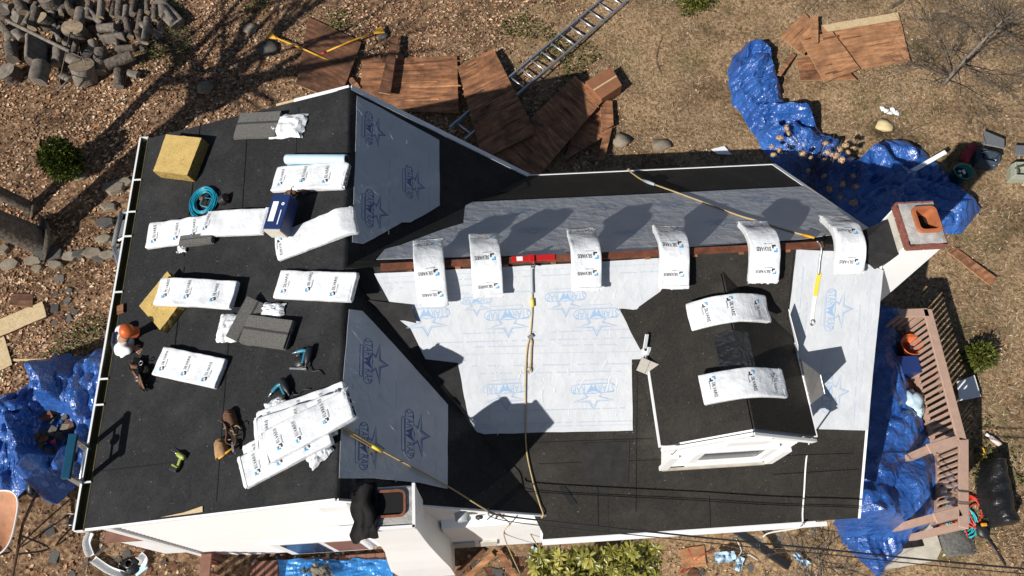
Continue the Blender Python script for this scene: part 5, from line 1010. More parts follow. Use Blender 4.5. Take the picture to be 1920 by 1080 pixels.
board('ragged plywood corner at the foot of the debris pile', [(1493, 110), (1560, 100), (1605, 150), (1500, 152)], ply, .018, .05, delam=8)
board('narrow board sticking out of the debris pile toward the tarp', [(1485, 100), (1492, 104), (1464, 143), (1457, 141)], ply, .02, .06, 'plank', 'plank'); board('upright stub plank across the debris pile', [(1519, 33), (1533, 32), (1533, 82), (1522, 84)], ply_l, .03, .15, 'plank', 'plank')
board('rotted brown plank lying on the east lawn', [(1776, 473), (1790, 464), (1868, 522), (1855, 536)], ply, .02, .02, 'plank', 'plank', delam=5)
t = board('pale new strand board lying at the west edge', [(-30, 612), (80, 566), (88, 594), (-20, 640)], osb, .016, .03, 'strand_board', 'board')
for f in (.25, .42, .56, .7): o = strip('groove', G(-30 + 110 * f + 1, 612 - 46 * f, .06), G(-20 + 108 * f - 1, 640 - 46 * f, .06), .014, .008, ply_d, (0, 0, 1), -.008, t); o.location -= t.location
board('second pale strand board crossing under the first', [(-20, 628), (8, 630), (24, 684), (-10, 700)], osb, .016, .015, 'strand_board', 'board')
for a, b, lb in (((20, 676), (100, 675), 'thin pale lath beside the blue tarp'),): mb = MB(); M, l = gframe(a, b, .02); mb.box((l, .035, .015), M); tag(mb.build('lath', osb), lb, 'lath')
board('brown plywood offcut half buried in leaves', [(22, 551), (62, 552), (62, 578), (18, 572)], ply_d, .015, .02, 'plank', 'plank')
def seams(u, v): pass
# battens on the new board
# cardboard box
t = thing('cardboard_box', 'brown cardboard box with a tape seam standing on the plywood', 'box'); zb = .55; q = [at(*p, -3.38) for p in ((1098, 153), (1146, 125), (1166, 160), (1128, 185))]; mb = MB(); c = sum(q, Vector()) / 4; b_ = [Vector((p.x, p.y, gz(c.x, c.y) + .04)) for p in q]; mb.add(b_ + q, [(0, 1, 2, 3)[::-1], (4, 5, 6, 7), (0, 1, 5, 4), (1, 2, 6, 5), (2, 3, 7, 6), (3, 0, 4, 7)]); mb.build('carton', mat('cardboard', (.24, .1, .045), .8, .15, 6), t)
a, b = (q[0] + q[3]) / 2, (q[1] + q[2]) / 2; mb = MB(); strip('tape', a + Vector((0, 0, .002)), b + Vector((0, 0, .002)), .03, .003, osb, (0, 0, 1), 0, t); rebase(t, (c.x, c.y, b_[0].z))
# ladder on the ground
g0, g1 = G(858, 262, .05), G(1160, -6, .05); g0.z = g1.z = max(g0.z, g1.z); ladder('aluminium extension ladder lying on the ground, partly under the plywood', g0, g1, .41, 16, side=(.7, -.7, 0))
# tear-off shovels
for (a, b, c, lb) in (((620, 115), (520, 72), (508, 70), 'tear-off shovel with a yellow handle, its blade in the leaves'), ((612, 97), (700, 62), (722, 55), 'tear-off shovel with a yellow handle and a raised yellow blade')):
    t = thing('shovel', lb, 'shovel'); p, q, r = G(*a, .1), G(*b, .12), G(*c, .12); mb = MB(); mb.tube([p, p.lerp(q, .5) + Vector((0, 0, .02)), q], .017, 9); mb.build('handle', yellow, t, True); mb = MB(); d = (q - p).normalized(); mb.tube([p - d * .1, p], .02, 9); mb.build('grip', redm, t, True)
    s_ = d.cross(Vector((0, 0, 1))).normalized(); mb = MB(); mb.add([q - s_ * .025, q + s_ * .025, q + d * .2 + s_ * .1, q + d * .2 - s_ * .1, q + d * .06 + Vector((0, 0, .03))], [(0, 4, 3), (4, 2, 3), (4, 1, 2), (0, 1, 4)]); o = mb.build('blade', yellow, t); o.modifiers.new('s', 'SOLIDIFY').thickness = .006; rebase(t, p)
# ------------------------------------------------------------------ tarps
def tarp(label, A, B, nu, nv, hgt, m, seed, amp=.09, base=.03, cat='tarp', name='tarp', dips=(), ground=None, tb=None):
    t = thing(name, label, cat); mb = MB(); vs = []
    def samp(L_, f):
        s_ = f * (len(L_) - 1); i = min(int(s_), len(L_) - 2); w = s_ - i; P0, P1, P2, P3 = (L_[max(0, min(len(L_) - 1, i + k))] for k in (-1, 0, 1, 2))
        return tuple(.5 * ((2 * P1[k]) + (P2[k] - P0[k]) * w + (2 * P0[k] - 5 * P1[k] + 4 * P2[k] - P3[k]) * w * w + (3 * P1[k] - P0[k] - 3 * P2[k] + P3[k]) * w ** 3) for k in (0, 1))
    for i in range(nu + 1):
        f = i / nu; a, b = samp(A, f), samp(B, f)
        for j in range(nv + 1):
            g = j / nv; eg = (j in (0, nv)); u = a[0] + (b[0] - a[0]) * g + (6 * nz(f * 21, seed, j) if eg else 0); v = a[1] + (b[1] - a[1]) * g + (6 * nz(seed, f * 21, j) if eg else 0)
            p = (ground or G)(u, v); edge = min(1, min(g, 1 - g) * 6) * min(1, min(f, 1 - f) * 14 + .1); h = crumple(p.x, p.y, seed, amp) * (.18 + .82 * edge) + hgt(f, g) * (edge ** .5)
            for (du, dv, r, dp) in dips: h *= 1 - dp * smooth(r, r * .55, math.hypot(u - du, v - dv))
            vs.append((p.x, p.y, p.z + base + h))
    mb.add(vs, [(i * (nv + 1) + j, i * (nv + 1) + j + 1, (i + 1) * (nv + 1) + j + 1, (i + 1) * (nv + 1) + j) for i in range(nu) for j in range(nv)])
    o = mb.build('sheet', m, t, False)
    bm = bmesh.new(); bm.from_mesh(o.data); bmesh.ops.recalc_face_normals(bm, faces=bm.faces)
    if sum(f.normal.z for f in bm.faces) < 0: bmesh.ops.reverse_faces(bm, faces=bm.faces)
    bm.to_mesh(o.data); bm.free(); rebase(t, (ground or G)(*A[len(A) // 2])); return t
tarp('crumpled blue tarp snaking across the north east lawn', [(1398, 86), (1366, 128), (1367, 180), (1395, 232), (1430, 290), (1485, 335), (1560, 385), (1620, 425), (1700, 440), (1798, 442)], [(1434, 94), (1458, 150), (1470, 206), (1518, 238), (1568, 275), (1612, 312), (1640, 276), (1700, 270), (1772, 330), (1834, 396)], 250, 60, lambda f, g: (.1 if f < .35 else .05) * math.sin(math.pi * g), tarp_b, 3, .75)
tarp('crumpled blue tarp below the west eave holding roofing debris', [(-60, 775), (0, 752), (60, 722), (92, 682), (128, 666), (165, 674), (218, 650), (240, 690)], [(-60, 915), (-10, 932), (30, 936), (70, 924), (112, 948), (150, 915), (182, 905), (225, 830)], 150, 90, lambda f, g: .12 * math.sin(math.pi * g) * (1 - .5 * f) + .03, tarp_b, 8, .95, dips=((112, 815, 62, .95),))
def deck_top(u, v):
    k = smooth(965, 1015, v); p = at(u, v, -3.27); q = G(u, v); z = (-3.27) * (1 - k) + (q.z - Z0) * k; return at(u, v, z)
tarp('large blue tarp draped along the east wall over the deck and down to the south', [(1618, 572), (1605, 690), (1588, 820), (1572, 930), (1560, 985), (1566, 988), (1575, 1015), (1610, 1052)], [(1692, 584), (1686, 640), (1706, 735), (1736, 820), (1757, 905), (1756, 962), (1704, 1018), (1642, 1085)], 170, 64, lambda f, g: .2 * math.sin(math.pi * min(1, g * 1.05)) * (1 - .5 * f), tarp_b, 12, .4, ground=deck_top)
# ------------------------------------------------------------------ debris on the west tarp and by the south wall
def shard(mb, c, r, rr, m=0, th=.008, flat=.3):
    k = rr.choice((4, 4, 5)); a0 = rr.uniform(0, 6); R = Euler((rr.uniform(-flat, flat), rr.uniform(-flat, flat), rr.uniform(0, 6))).to_matrix().to_4x4(); R.translation = c
    mb.prism([R @ Vector((r * rr.uniform(.6, 1.1) * math.cos(a0 + 6.283 * i / k) * 1.4, r * rr.uniform(.6, 1.1) * math.sin(a0 + 6.283 * i / k), 0)) for i in range(k)], R.to_3x3() @ Vector((0, 0, 1)), th, m); return mb
rr = random.Random(4)
for k in range(58):
    u, v = rr.gauss(112, 20), rr.gauss(818, 24); mb = MB(); big = k % 6 == 0; shard(mb, G(u, v, .03 + .004 * k % .12), rr.uniform(.035, .08) * (1.35 if big else 1), rr, 0, .014 if big else .008, .5)
    tag(mb.build('shingle_scrap', [ply_d, slate, shing, slate, shing_d, stone][k % 6]), 'broken roofing scrap in the heap on the west tarp', 'scrap', 'scraps heaped on the west tarp')
mb = MB(); M, l = gframe((106, 832), (113, 836), .15); mb.box((.09, .05, .03), M); bevel(mb.build('candy_wrapper', redm), .008, 1); tag(bpy.data.objects['candy_wrapper'], 'small red wrapper on the debris heap', 'wrapper')
for k in range(60):
    u, v = rr.choice(((rr.uniform(200, 330), rr.uniform(1030, 1085)), (rr.uniform(1300, 1560), rr.uniform(1005, 1085)), (rr.uniform(60, 200), rr.uniform(960, 1085)), (rr.uniform(850, 1000), rr.uniform(1030, 1085)), (rr.uniform(100, 150), rr.uniform(520, 620)), (rr.uniform(850, 1000), rr.uniform(1030, 1085))))
    if in_house(*G(u, v).xy): continue
    mb = MB(); shard(mb, G(u, v, .015), rr.uniform(.04, .11), rr, 0, .008, .15); tag(mb.build('slate_scrap', (slate, shing, slate, ply_d)[k % 4]), 'flat dark roofing scrap lying on the soil', 'scrap', 'loose scraps around the house')
# ------------------------------------------------------------------ log pile
def log(kind, a, b, w, seed, up=0.):
    rr = random.Random(seed); g = thing('log', {'r': 'weathered round log in the firewood pile', 's': 'split grey log in the firewood pile', 'u': 'upright stump section with its cut face up in the firewood pile', 'b': 'long thin branch lying across the firewood pile'}[kind], 'log', None if kind == 'b' else {'r': 'round logs in the pile', 's': 'split logs in the pile', 'u': 'stump sections in the pile'}[kind])
    if kind == 'u':
        c = G(*a); r = w; h = r * rr.uniform(1., 1.5); R = Matrix.Translation(c + Vector((0, 0, .02 + up))) @ Euler((rr.uniform(-.35, .35), rr.uniform(-.35, .35), rr.uniform(0, 6))).to_matrix().to_4x4(); L_ = h
    else:
        p, q = G(*a, w * .8 + up + .02), G(*b, w * .8 + up + .02 + rr.uniform(-.04, .08)); d = (q - p); L_ = d.length; R = d.to_track_quat('Z', 'Y').to_matrix().to_4x4(); R.translation = p; r = w; R = R @ Matrix.Rotation(rr.uniform(0, 6), 4, 'Z')
    seg = 16; rings = 7; mb = MB(); vs = []
    for i in range(rings + 1):
        for k in range(seg):
            t_ = 2 * math.pi * k / seg; rad_ = r * (1 + .16 * nz(math.cos(t_) * 1.4, math.sin(t_) * 1.4, i * .25 + seed) + .06 * nz(math.cos(t_) * 5, math.sin(t_) * 5, i * .8 + seed)); x, y = rad_ * math.cos(t_), rad_ * math.sin(t_) * (.85 if kind != 'b' else 1)
            if kind == 's' and y > r * .12: y = r * .12 + (y - r * .12) * .12 + .012 * nz(x * 20, i * 2., seed)
            vs.append(R @ Vector((x, y, L_ * i / rings)))
    mb.add(vs, [(i * seg + k, i * seg + (k + 1) % seg, (i + 1) * seg + (k + 1) % seg, (i + 1) * seg + k) for i in range(rings) for k in range(seg)]); o = mb.build('bark', bark_l if (seed % 3 == 0 or kind == 's') else bark, g, True)
    if kind == 's': o.data.materials[0] = cut2
    for i, fl in ((0, True), (rings, False)):
        mb = MB(); q = vs[i * seg:(i + 1) * seg]; cc = sum(q, Vector()) / seg; mb.add([cc + (p - cc) * .98 + (R.to_3x3() @ Vector((0, 0, -1 if fl else 1))) * .003 for p in q] + [cc + (R.to_3x3() @ Vector((0, 0, -1 if fl else 1))) * .004], [((k + 1) % seg, k, seg) if fl else (k, (k + 1) % seg, seg) for k in range(seg)]); mb.build('cut_end', cut if seed % 2 else cut2, g)
    rebase(g, R.translation); return g
K = .177; WS = .0066 / 2 * .55
lg = [(390, 90, 340, 300, 90), (110, 470, 130, 630, 110), (620, 520, 600, 690, 110), (1060, 540, 1060, 770, 130), (1130, 690, 1400, 590, 110), (1050, 300, 1230, 290, 100), (1340, 220, 1380, 400, 80), (1500, 120, 1470, 360, 75), (1570, 200, 1530, 450, 75), (1270, 10, 1260, 190, 80), (1200, 20, 1180, 180, 60), (1340, 70, 1320, 200, 70), (1560, 10, 1560, 130, 60), (1700, 230, 1660, 420, 70), (860, 110, 830, 260, 110), (1260, 740, 1260, 920, 90), (1230, 520, 1420, 500, 70), (60, 370, 120, 380, 90), (700, 10, 760, 130, 90), (950, 30, 940, 200, 80), (1080, 20, 1060, 190, 80), (1420, 10, 1400, 150, 70), (200, 20, 260, 150, 110), (20, 60, 130, 90, 100), (1640, 60, 1640, 220, 60), (1480, 420, 1500, 520, 60)]
for k, (x0, y0, x1, y1, w) in enumerate(lg): log('r', (x0 * K, y0 * K), (x1 * K, y1 * K), w * K * .0055, k + 1, .1 * (k % 4 == 0))
for k, (x0, y0, x1, y1, w) in enumerate([(385, 410, 385, 660, 200), (1080, 430, 1320, 400, 120), (1650, 20, 1880, 250, 150), (920, 90, 1080, 260, 70), (1370, 770, 1470, 800, 80), (740, 610, 880, 700, 130), (440, 680, 400, 880, 160), (180, 340, 260, 430, 110), (130, 140, 200, 220, 110), (650, 800, 760, 860, 90), (1720, 100, 1850, 260, 130), (980, 440, 1000, 560, 90)]): log('s', (x0 * K, y0 * K), (x1 * K, y1 * K), w * K * .0055, 40 + k, .06 * (k % 3 == 0))
for k, (x, y, r) in enumerate([(610, 100, 105), (520, 280, 95), (625, 360, 62), (850, 400, 120), (180, 830, 95), (930, 850, 135), (60, 160, 80), (330, 30, 80), (500, 20, 70)]): log('u', (x * K, y * K), None, r * K * .0105, 70 + k)
for k in range(34):
    x, y, a = rr.uniform(30, 1750), rr.uniform(10, 620), rr.uniform(-.9, .9) + 1.3; l = rr.uniform(60, 130)
    if y > 760 - x * .2: continue
    log('r' if k % 3 == 0 else 's', ((x - l * math.cos(a)) * K, (y - l * math.sin(a)) * K), ((x + l * math.cos(a)) * K, (y + l * math.sin(a)) * K), rr.uniform(.04, .085), 200 + k)
log('b', (70 * K, 215 * K), (740 * K, 545 * K), .035, 90, .4)
for k, (a, b) in enumerate((((132, 60), (108, 168)), ((108, 170), (152, 125)), ((150, 95), (165, 135)), ((125, 95), (175, 118)))): mb = MB(); mb.tube([G(*a, .3), G((a[0] + b[0]) / 2, (a[1] + b[1]) / 2, .45), G(*b, .1)], [.012, .01, .006], 6); tag(mb.build('twig', bark_l, None, True), 'thin bare twig over the firewood pile', 'twig', 'twigs over the pile')
# ------------------------------------------------------------------ stones
def stone_(label, u, v, r, m, sq=(1.3, 1, .5), seed=0, group=None, rz=0., up=0.): mb = MB(); mb.ico(G(u, v, r * .15 + up), r, 2, Matrix.Rotation(rz, 3, 'Z'), .4, seed, 0, sq); return tag(mb.build('stone', m, None, True), label, 'stone', group)
for k, (u, v, r) in enumerate([(90, 475, .22), (62, 490, .13), (105, 498, .11), (130, 482, .15), (152, 478, .13), (175, 476, .17), (205, 480, .12), (20, 497, .15), (200, 420, .17), (206, 390, .13), (196, 450, .12), (214, 355, .19), (188, 486, .1), (232, 345, .16), (8, 470, .12), (72, 505, .09)]):
    r0 = random.Random(300 + k); c = G(u, v, .0); nn_ = r0.randint(5, 7); a0 = r0.uniform(0, 6); mb = MB(); tl = Matrix.Rotation(r0.uniform(-.14, .14), 3, 'X') @ Matrix.Rotation(r0.uniform(-.14, .14), 3, 'Y'); q = [c + tl @ Vector((r * 1.25 * r0.uniform(.7, 1.05) * math.cos(a0 + 6.283 * i / nn_), r * .8 * r0.uniform(.7, 1.05) * math.sin(a0 + 6.283 * i / nn_), -.02)) for i in range(nn_)]; mb.prism(q, tl @ Vector((0, 0, 1)), r0.uniform(.06, .13)); o = bevel(mb.build('stone', stone if k % 4 else slate), .015, 2); tag(o, 'flat fieldstone of the low garden edging west of the house', 'stone', 'garden edging stones')
for u, v, r, m, lb in ((1659, 237, .14, stone_y, 'smooth pale yellow stone alone on the lawn'), (1240, 272, .15, stone, 'long mossy stone near the north eave'), (1165, 265, .15, stone, 'dark rounded stone beside the shadowed planks'), (150, 330, .11, stone, 'round grey stone beside the small evergreen'), (470, 55, .13, stone, 'pale flat stone in the leaf litter'), (505, 90, .16, slate, 'blue grey stone below the shovel blade'), (718, 66, .1, slate, 'small grey stone under the raised shovel blade'), (385, 165, .14, stone, 'brown stump like stone in the litter above the roof')): stone_(lb, u, v, r, m, (1.2, 1, .55), int(u))
for k, (u, v) in enumerate(((1660, 207), (1668, 212), (1674, 205), (1680, 213), (1655, 203))): mb = MB(); mb.ico(G(u, v, .03), .05, 1, None, .5, k, 0, (1.3, 1, .6)); tag(mb.build('paper_scrap', white), 'crumpled white scrap near the yellow stone', 'scrap', 'white scraps on the lawn')
mb = MB(); mb.prism([G(*p, .05) for p in ((1333, 280), (1358, 274), (1372, 290), (1345, 289))], (0, 0, 1), .006); tag(mb.build('wrapper_sheet', white), 'white wrapper sheet lying beyond the north eave', 'wrapper')
# ------------------------------------------------------------------ yard things east and north east
mb = MB(); a, b = G(1692, 331, .1), G(1773, 285, .35); d = (b - a).normalized(); M = d.to_track_quat('Z', 'Y').to_matrix().to_4x4(); M.translation = (a + b) / 2; mb.box((.075, .055, (b - a).length), M); o = mb.build('downspout', white); bevel(o, .008, 1); tag(o, 'white downspout length lying on the blue tarp', 'downspout')
def bucket(label, u, v, r, h, m, tilt=(0, 0), base=None):
    t = thing('bucket', label, 'bucket'); p = G(u, v) if base is None else base; M = Matrix.Translation(p + Vector((0, 0, .01))) @ Euler((tilt[0], tilt[1], 0)).to_matrix().to_4x4(); mb = MB(); mb.lathe([(.0, .005), (r * .82, 0), (r, h), (r * 1.06, h), (r * 1.06, h - .02), (r * .96, h - .01), (r * .78, .02), (0, .02)], M, 26, cap=False); mb.build('pail', m, t, True)
    mb = MB(); mb.tube([M @ Vector((r * 1.06 * math.cos(a_), r * 1.06 * math.sin(a_) * .5 + .03, h - .02 + .05 * math.sin(a_))) for a_ in np.linspace(0, 3.14, 12)], .005, 6); mb.build('bail_handle', steel, t, True); return t, M
t, M = bucket('dark green bucket with scraps inside at the edge of the tarp', 1789, 338, .16, .3, green_p); mb = MB(); mb.lathe([(0, .2), (.13, .2)], M, 16, cap=False); mb.build('contents', darkg, t)
for k in range(4): mb = MB(); mb.ico(M @ Vector((.05 * math.cos(k * 2), .05 * math.sin(k * 2.3), .22)), .03, 1, None, .4, k); mb.build('contents', white, t)
def tool_bag(label, pts, h, mb_side, mb_in, open_flap=None):
    t = thing('tool_bag', label, 'tool bag'); P = [G(*p) for p in pts]; c = sum(P, Vector()) / 4; mb = MB(); vs = [p + Vector((0, 0, .01)) for p in P] + [c + (p - c) * 1.05 + Vector((0, 0, h * .6)) for p in P] + [c + (p - c) * .95 + Vector((0, 0, h)) for p in P] + [c + (p - c) * .8 + Vector((0, 0, h * .97)) for p in P] + [c + (p - c) * .75 + Vector((0, 0, h * .45)) for p in P]
    mb.add(vs, [f for r in range(4) for i in range(4) for f in ((r * 4 + i, r * 4 + (i + 1) % 4, (r + 1) * 4 + (i + 1) % 4, (r + 1) * 4 + i),)] + [(16, 17, 18, 19), (3, 2, 1, 0)]); o = mb.build('body', mb_side, t); bm = bmesh.new(); bm.from_mesh(o.data); bmesh.ops.recalc_face_normals(bm, faces=bm.faces); bm.to_mesh(o.data); bm.free(); md = o.modifiers.new('b', 'BEVEL'); md.width = .02; md.segments = 2
    rr = random.Random(int(c.x * 10))
    for k in range(7): mb = MB(); q = c + (P[k % 4] - c) * rr.uniform(.1, .55) + Vector((0, 0, h * .5)); a_ = rr.uniform(0, 6); mb.tube([q, q + Vector((math.cos(a_) * .09, math.sin(a_) * .09, .05))], rr.uniform(.01, .022), 7); mb.build('tool', (darkg, steel, mb_in, darkg)[k % 4], t, True)
    mb = MB(); mid = (P[0] + P[3]) / 2; mi2 = (P[1] + P[2]) / 2; mb.tube(arc_pts([mid + Vector((0, 0, h)), mid.lerp(mi2, .3) + Vector((0, 0, h + .1)), mid.lerp(mi2, .7) + Vector((0, 0, h + .1)), mi2 + Vector((0, 0, h))], 6), .013, 7); mb.build('handle', darkg, t, True)
    if open_flap:
        m_, fp = open_flap; mb = MB(); q = [G(*p) for p in fp]; a0 = [q[0] + Vector((0, 0, h)), q[1] + Vector((0, 0, h)), q[2] + Vector((0, 0, h * .8)), q[3] + Vector((0, 0, h * .8))]; mb.prism(a0, (0, 0, 1), .03); o = mb.build('lid', m_, t); md = o.modifiers.new('b', 'BEVEL'); md.width = .012; md.segments = 2
    rebase(t, c); return t
tool_bag('blue grey tool bag with its grey lid folded open', [(1818, 292), (1862, 302), (1858, 322), (1822, 316)], .28, blue_bag, grey_bag, (grey_bag, ((1826, 289), (1864, 297), (1868, 276), (1830, 260))))
t = thing('duffel_roll', 'dark red canvas roll leaning on the blue tool bag', 'bag'); mb = MB(); mb.tube([G(1806, 303, .12), G(1812, 292, .14), G(1826, 274, .14)], [.075, .085, .075], 14); mb.build('roll', red_bag, t, True); mb = MB(); mb.tube(arc_pts([G(1803, 305, .12), G(1797, 300, .16), G(1803, 285, .2), G(1815, 275, .18)], 6), .008, 6); mb.build('strap', darkg, t, True); rebase(t, G(1815, 290))
tool_bag('open khaki tool bag full of tools at the east edge', [(1886, 318), (1935, 318), (1935, 345), (1886, 344)], .26, khaki, steel, (grey_bag, ((1884, 308), (1935, 310), (1935, 288), (1890, 286))))
t = thing('water_bottle', 'pale pink water bottle lying on the east grass', 'bottle'); a, b = G(1849, 814, .04), G(1874, 833, .04); d = (b - a).normalized(); M = d.to_track_quat('Z', 'Y').to_matrix().to_4x4(); M.translation = a; L_ = (b - a).length; mb = MB(); mb.lathe([(.025, .05), (.04, .075), (.04, L_), (.034, L_ + .008)], M, 18); mb.build('flask', pink, t, True); mb = MB(); mb.lathe([(.022, -.01), (.026, 0), (.026, .05)], M, 14); mb.build('cap', white, t, True); rebase(t, a)
tarp('black plastic covered roll standing beside the deck', [(1836, 866), (1826, 900), (1832, 950), (1850, 992)], [(1870, 862), (1884, 905), (1893, 950), (1896, 985)], 40, 26, lambda f, g: .28 * math.sin(math.pi * g) ** .6, tarp_k, 5, .35, name='covered_roll', cat='covered roll')
mb = MB(); mb.prism([G(*p, .12) for p in ((1794, 716), (1826, 704), (1838, 744), (1798, 752))], (0, 0, 1), .02); tag(mb.build('foam_board', white), 'white board leaning on the ground beyond the deck rail', 'board')
for k in range(8): p = G(1785 + (k % 3) * 9, 985 + (k // 3) * 9, .03)
def coil(label, u, v, r, m, turns, seed, rad_=.011, sq=1.):
    t = thing('hose', label, 'hose'); rr = random.Random(seed); c = G(u, v, .04); pts = []
    for k in range(turns * 20): a_ = 2 * math.pi * k / 20; lp = k / 20; q = r * (.75 + .3 * nz(lp * .7, seed) + .12 * nz(a_, seed + 3)); x_, y_ = c.x + q * math.cos(a_) + .05 * math.sin(lp), c.y + q * sq * math.sin(a_) + .05 * math.cos(lp * 1.4); pts.append((x_, y_, gz(x_, y_) + .03 + .05 * abs(nz(lp, a_ * .4, seed))))
    mb = MB(); mb.tube(pts, rad_, 6); mb.build('coil', m, t, True); rebase(t, c); return t
coil('coil of red hose beside the deck post', 1828, 962, .2, red_hose, 6, 1, sq=1.4); coil('coil of teal hose under the end of the deck rail', 1800, 975, .26, aqua_hose, 7, 2); coil('loose red hose loops at the foot of the deck', 1785, 1003, .22, red_hose, 3, 3, .014)
t = thing('work_lamp', 'small black and yellow work tool by the hose coils', 'tool'); c = G(1842, 995, .05); mb = MB(); mb.ico(c, .09, 2, None, .4, 3, 0, (1, 1.3, .6)); mb.build('body', darkg, t, True); mb = MB(); mb.box((.08, .05, .05), Matrix.Translation(c + Vector((.02, .08, .05)))); bevel(mb.build('cap', yellow, t), .01, 1); mb = MB(); mb.tube([c, c + Vector((.1, -.28, 0)), c + Vector((.2, -.5, -.03))], .014, 7); mb.build('pole', darkg, t, True); rebase(t, c - Vector((0, 0, .05)))
t = thing('tape_measure', 'yellow and black tape measure beyond the deck rail', 'tape measure'); c = G(1832, 845, .04); mb = MB(); mb.box((.09, .07, .06), Matrix.Translation(c) @ Matrix.Rotation(.5, 4, 'Z')); bevel(mb.build('case', darkg, t), .015, 2); mb = MB(); mb.tube(arc_pts([c + Vector((.03, -.05, 0)), c + Vector((.09, -.06, .01)), c + Vector((.1, .02, .01)), c + Vector((.05, .06, .01))], 6), .013, 7); mb.build('handle', yellow, t, True); rebase(t, c - Vector((0, 0, .04)))
# ------------------------------------------------------------------ east deck
zr_, zf = Z0 - 2.5, Z0 - 3.3
DK = thing('deck', 'tan railed wooden deck along the east side of the house', 'deck')
rp = lambda u, v: at(u, v, zr_ - Z0)
rails = [((1686, 588), (1740, 586), 4), ((1738, 580), (1803, 826), 21), ((1806, 822), (1806, 990), 13), ((1740, 842), (1795, 826), 0), ((1752, 972), (1800, 958), 0)]
for (a, b, nb) in rails:
    p, q = rp(*a), rp(*b); r_ = strip('top_rail', p, q, .135, .035, railwood, (0, 0, 1), 0, DK); d = (q - p).normalized(); s_ = Vector((-d.y, d.x, 0)); bevel(r_, .006, 1)
    for k in range(nb):
        c = p.lerp(q, (k + .5) / nb); mb = MB(); M = Matrix.Rotation(math.atan2(d.y, d.x), 4, 'Z'); M.translation = (c.x, c.y, (zr_ + zf) / 2 - .0); mb.box((.035, .035, zr_ - zf - .02), M); mb.build('baluster', railwood, DK)
    if nb: strip('bottom_rail', p - Vector((0, 0, zr_ - zf - .12)), q - Vector((0, 0, zr_ - zf - .12)), .04, .085, railwood, (0, 0, 1), 0, DK)
for u, v in ((1740, 582), (1806, 826), (1806, 985), (1742, 842), (1754, 970)):
    c = rp(u, v); zg_ = gz(c.x, c.y); mb = MB(); mb.box((.09, .09, zr_ - .02 - zg_), Matrix.Translation((c.x, c.y, (zr_ - .02 + zg_) / 2))); mb.build('post', railwood, DK)
c0 = rp(1740, 582); c1 = rp(1806, 990); y = rp(1752, 972).y + .3; xw = 6.35
while y < c0.y:                                # floor boards run away from the house
    xe = 7.75 if y < rp(1803, 826).y else 7.75 + .0
    f_ = (y - rp(1803, 826).y) / (c0.y - rp(1803, 826).y); xe = rp(1806, 826).x + (c0.x - rp(1806, 826).x) * max(0, min(1, f_))
    mb = MB(); mb.box((xe - xw, .132, .028), Matrix.Translation(((xe + xw) / 2, y + .066, zf - .014))); mb.build('floor_board', deckwood, DK); y += .14
rebase(DK, (7, -1.5, gz(7, -1.5)))
bucket('orange bucket standing on the east deck in the shade', 0, 0, .16, .34, orange, (0, 0), at(1690, 660, -3.28))
t = thing('plastic_bag', 'pale blue plastic bag slumped on the deck', 'bag'); c = at(1712, 755, -3.1); mb = MB(); mb.ico(c, .16, 3, None, .5, 9, 0, (.9, 1.3, .55)); mb.build('sack', mat('pale_blue_plastic', (.42, .55, .62), .3, .1, 6, .6, 14), t, True); mb = MB(); mb.ico(c + Vector((.03, -.14, .05)), .045, 2, None, .6, 4, 0, (1, 1, 1.4)); mb.build('knot', MATS['pale_blue_plastic'], t, True); rebase(t, c - Vector((0, 0, .15)))
for k, (a, b) in enumerate((((1722, 712), (1757, 696)), ((1738, 782), (1778, 766)))): mb = MB(); p, q = at(*a, -3.25), at(*b, -3.25); mb.tube([p, p.lerp(q, .5), q], .022, 8); o = mb.build('level_bar', redm, None, True); tag(o, ('red bar lying on the deck near the plastic bag', 'red bar lying on the deck beside the far balusters')[k], 'bar', 'red bars on the deck')
t = thing('cooler', 'navy blue cooler box in the shade by the deck rail', 'cooler'); c = at(1692, 690, -3.15); mb = MB(); mb.box((.36, .26, .26), Matrix.Translation(c)); bevel(mb.build('box', mat('navy_plastic', (.01, .03, .13), .4), t), .02, 2); mb = MB(); mb.box((.37, .27, .05), Matrix.Translation(c + Vector((0, 0, .155)))); bevel(mb.build('lid', MATS['navy_plastic'], t), .012, 2); rebase(t, c - Vector((0, 0, .13)))
for k, (u, v) in enumerate(((1772, 905), (1780, 893), (1768, 920), (1788, 912), (1775, 932), (1784, 940))): mb = MB(); p = at(u, v, -3.27); shard(mb, p, .07, rr, 0, .01, .2); tag(mb.build('trim_offcut', white), 'white trim offcut on the deck behind the balusters', 'scrap', 'white offcuts on the deck')
# concrete walk and dark mat at the south east
mb = MB(); mb.prism([G(*p, .015) for p in ((1635, 1050), (1690, 985), (1745, 975), (1762, 1030), (1752, 1052), (1640, 1072))], (0, 0, 1), .05); tag(mb.build('concrete_slab', concrete), 'pale concrete slab at the foot of the east deck', 'slab'); mb = MB(); mb.prism([G(*p, .07) for p in ((1690, 1008), (1722, 996), (1732, 1024), (1686, 1030))], (0, 0, 1), .012); tag(mb.build('door_mat', tarp_k), 'dark rubber mat on the concrete slab', 'mat')
tarp('mound of dark stone dust beside the concrete slab', [(1756, 995), (1760, 1020), (1775, 1045)], [(1800, 990), (1822, 1012), (1826, 1040)], 24, 20, lambda f, g: .05 * math.sin(math.pi * g), mat('stone_dust', (.11, .105, .095), .95, .4, 25, 1., 60), 6, .05, name='stone_dust', cat='stone dust')
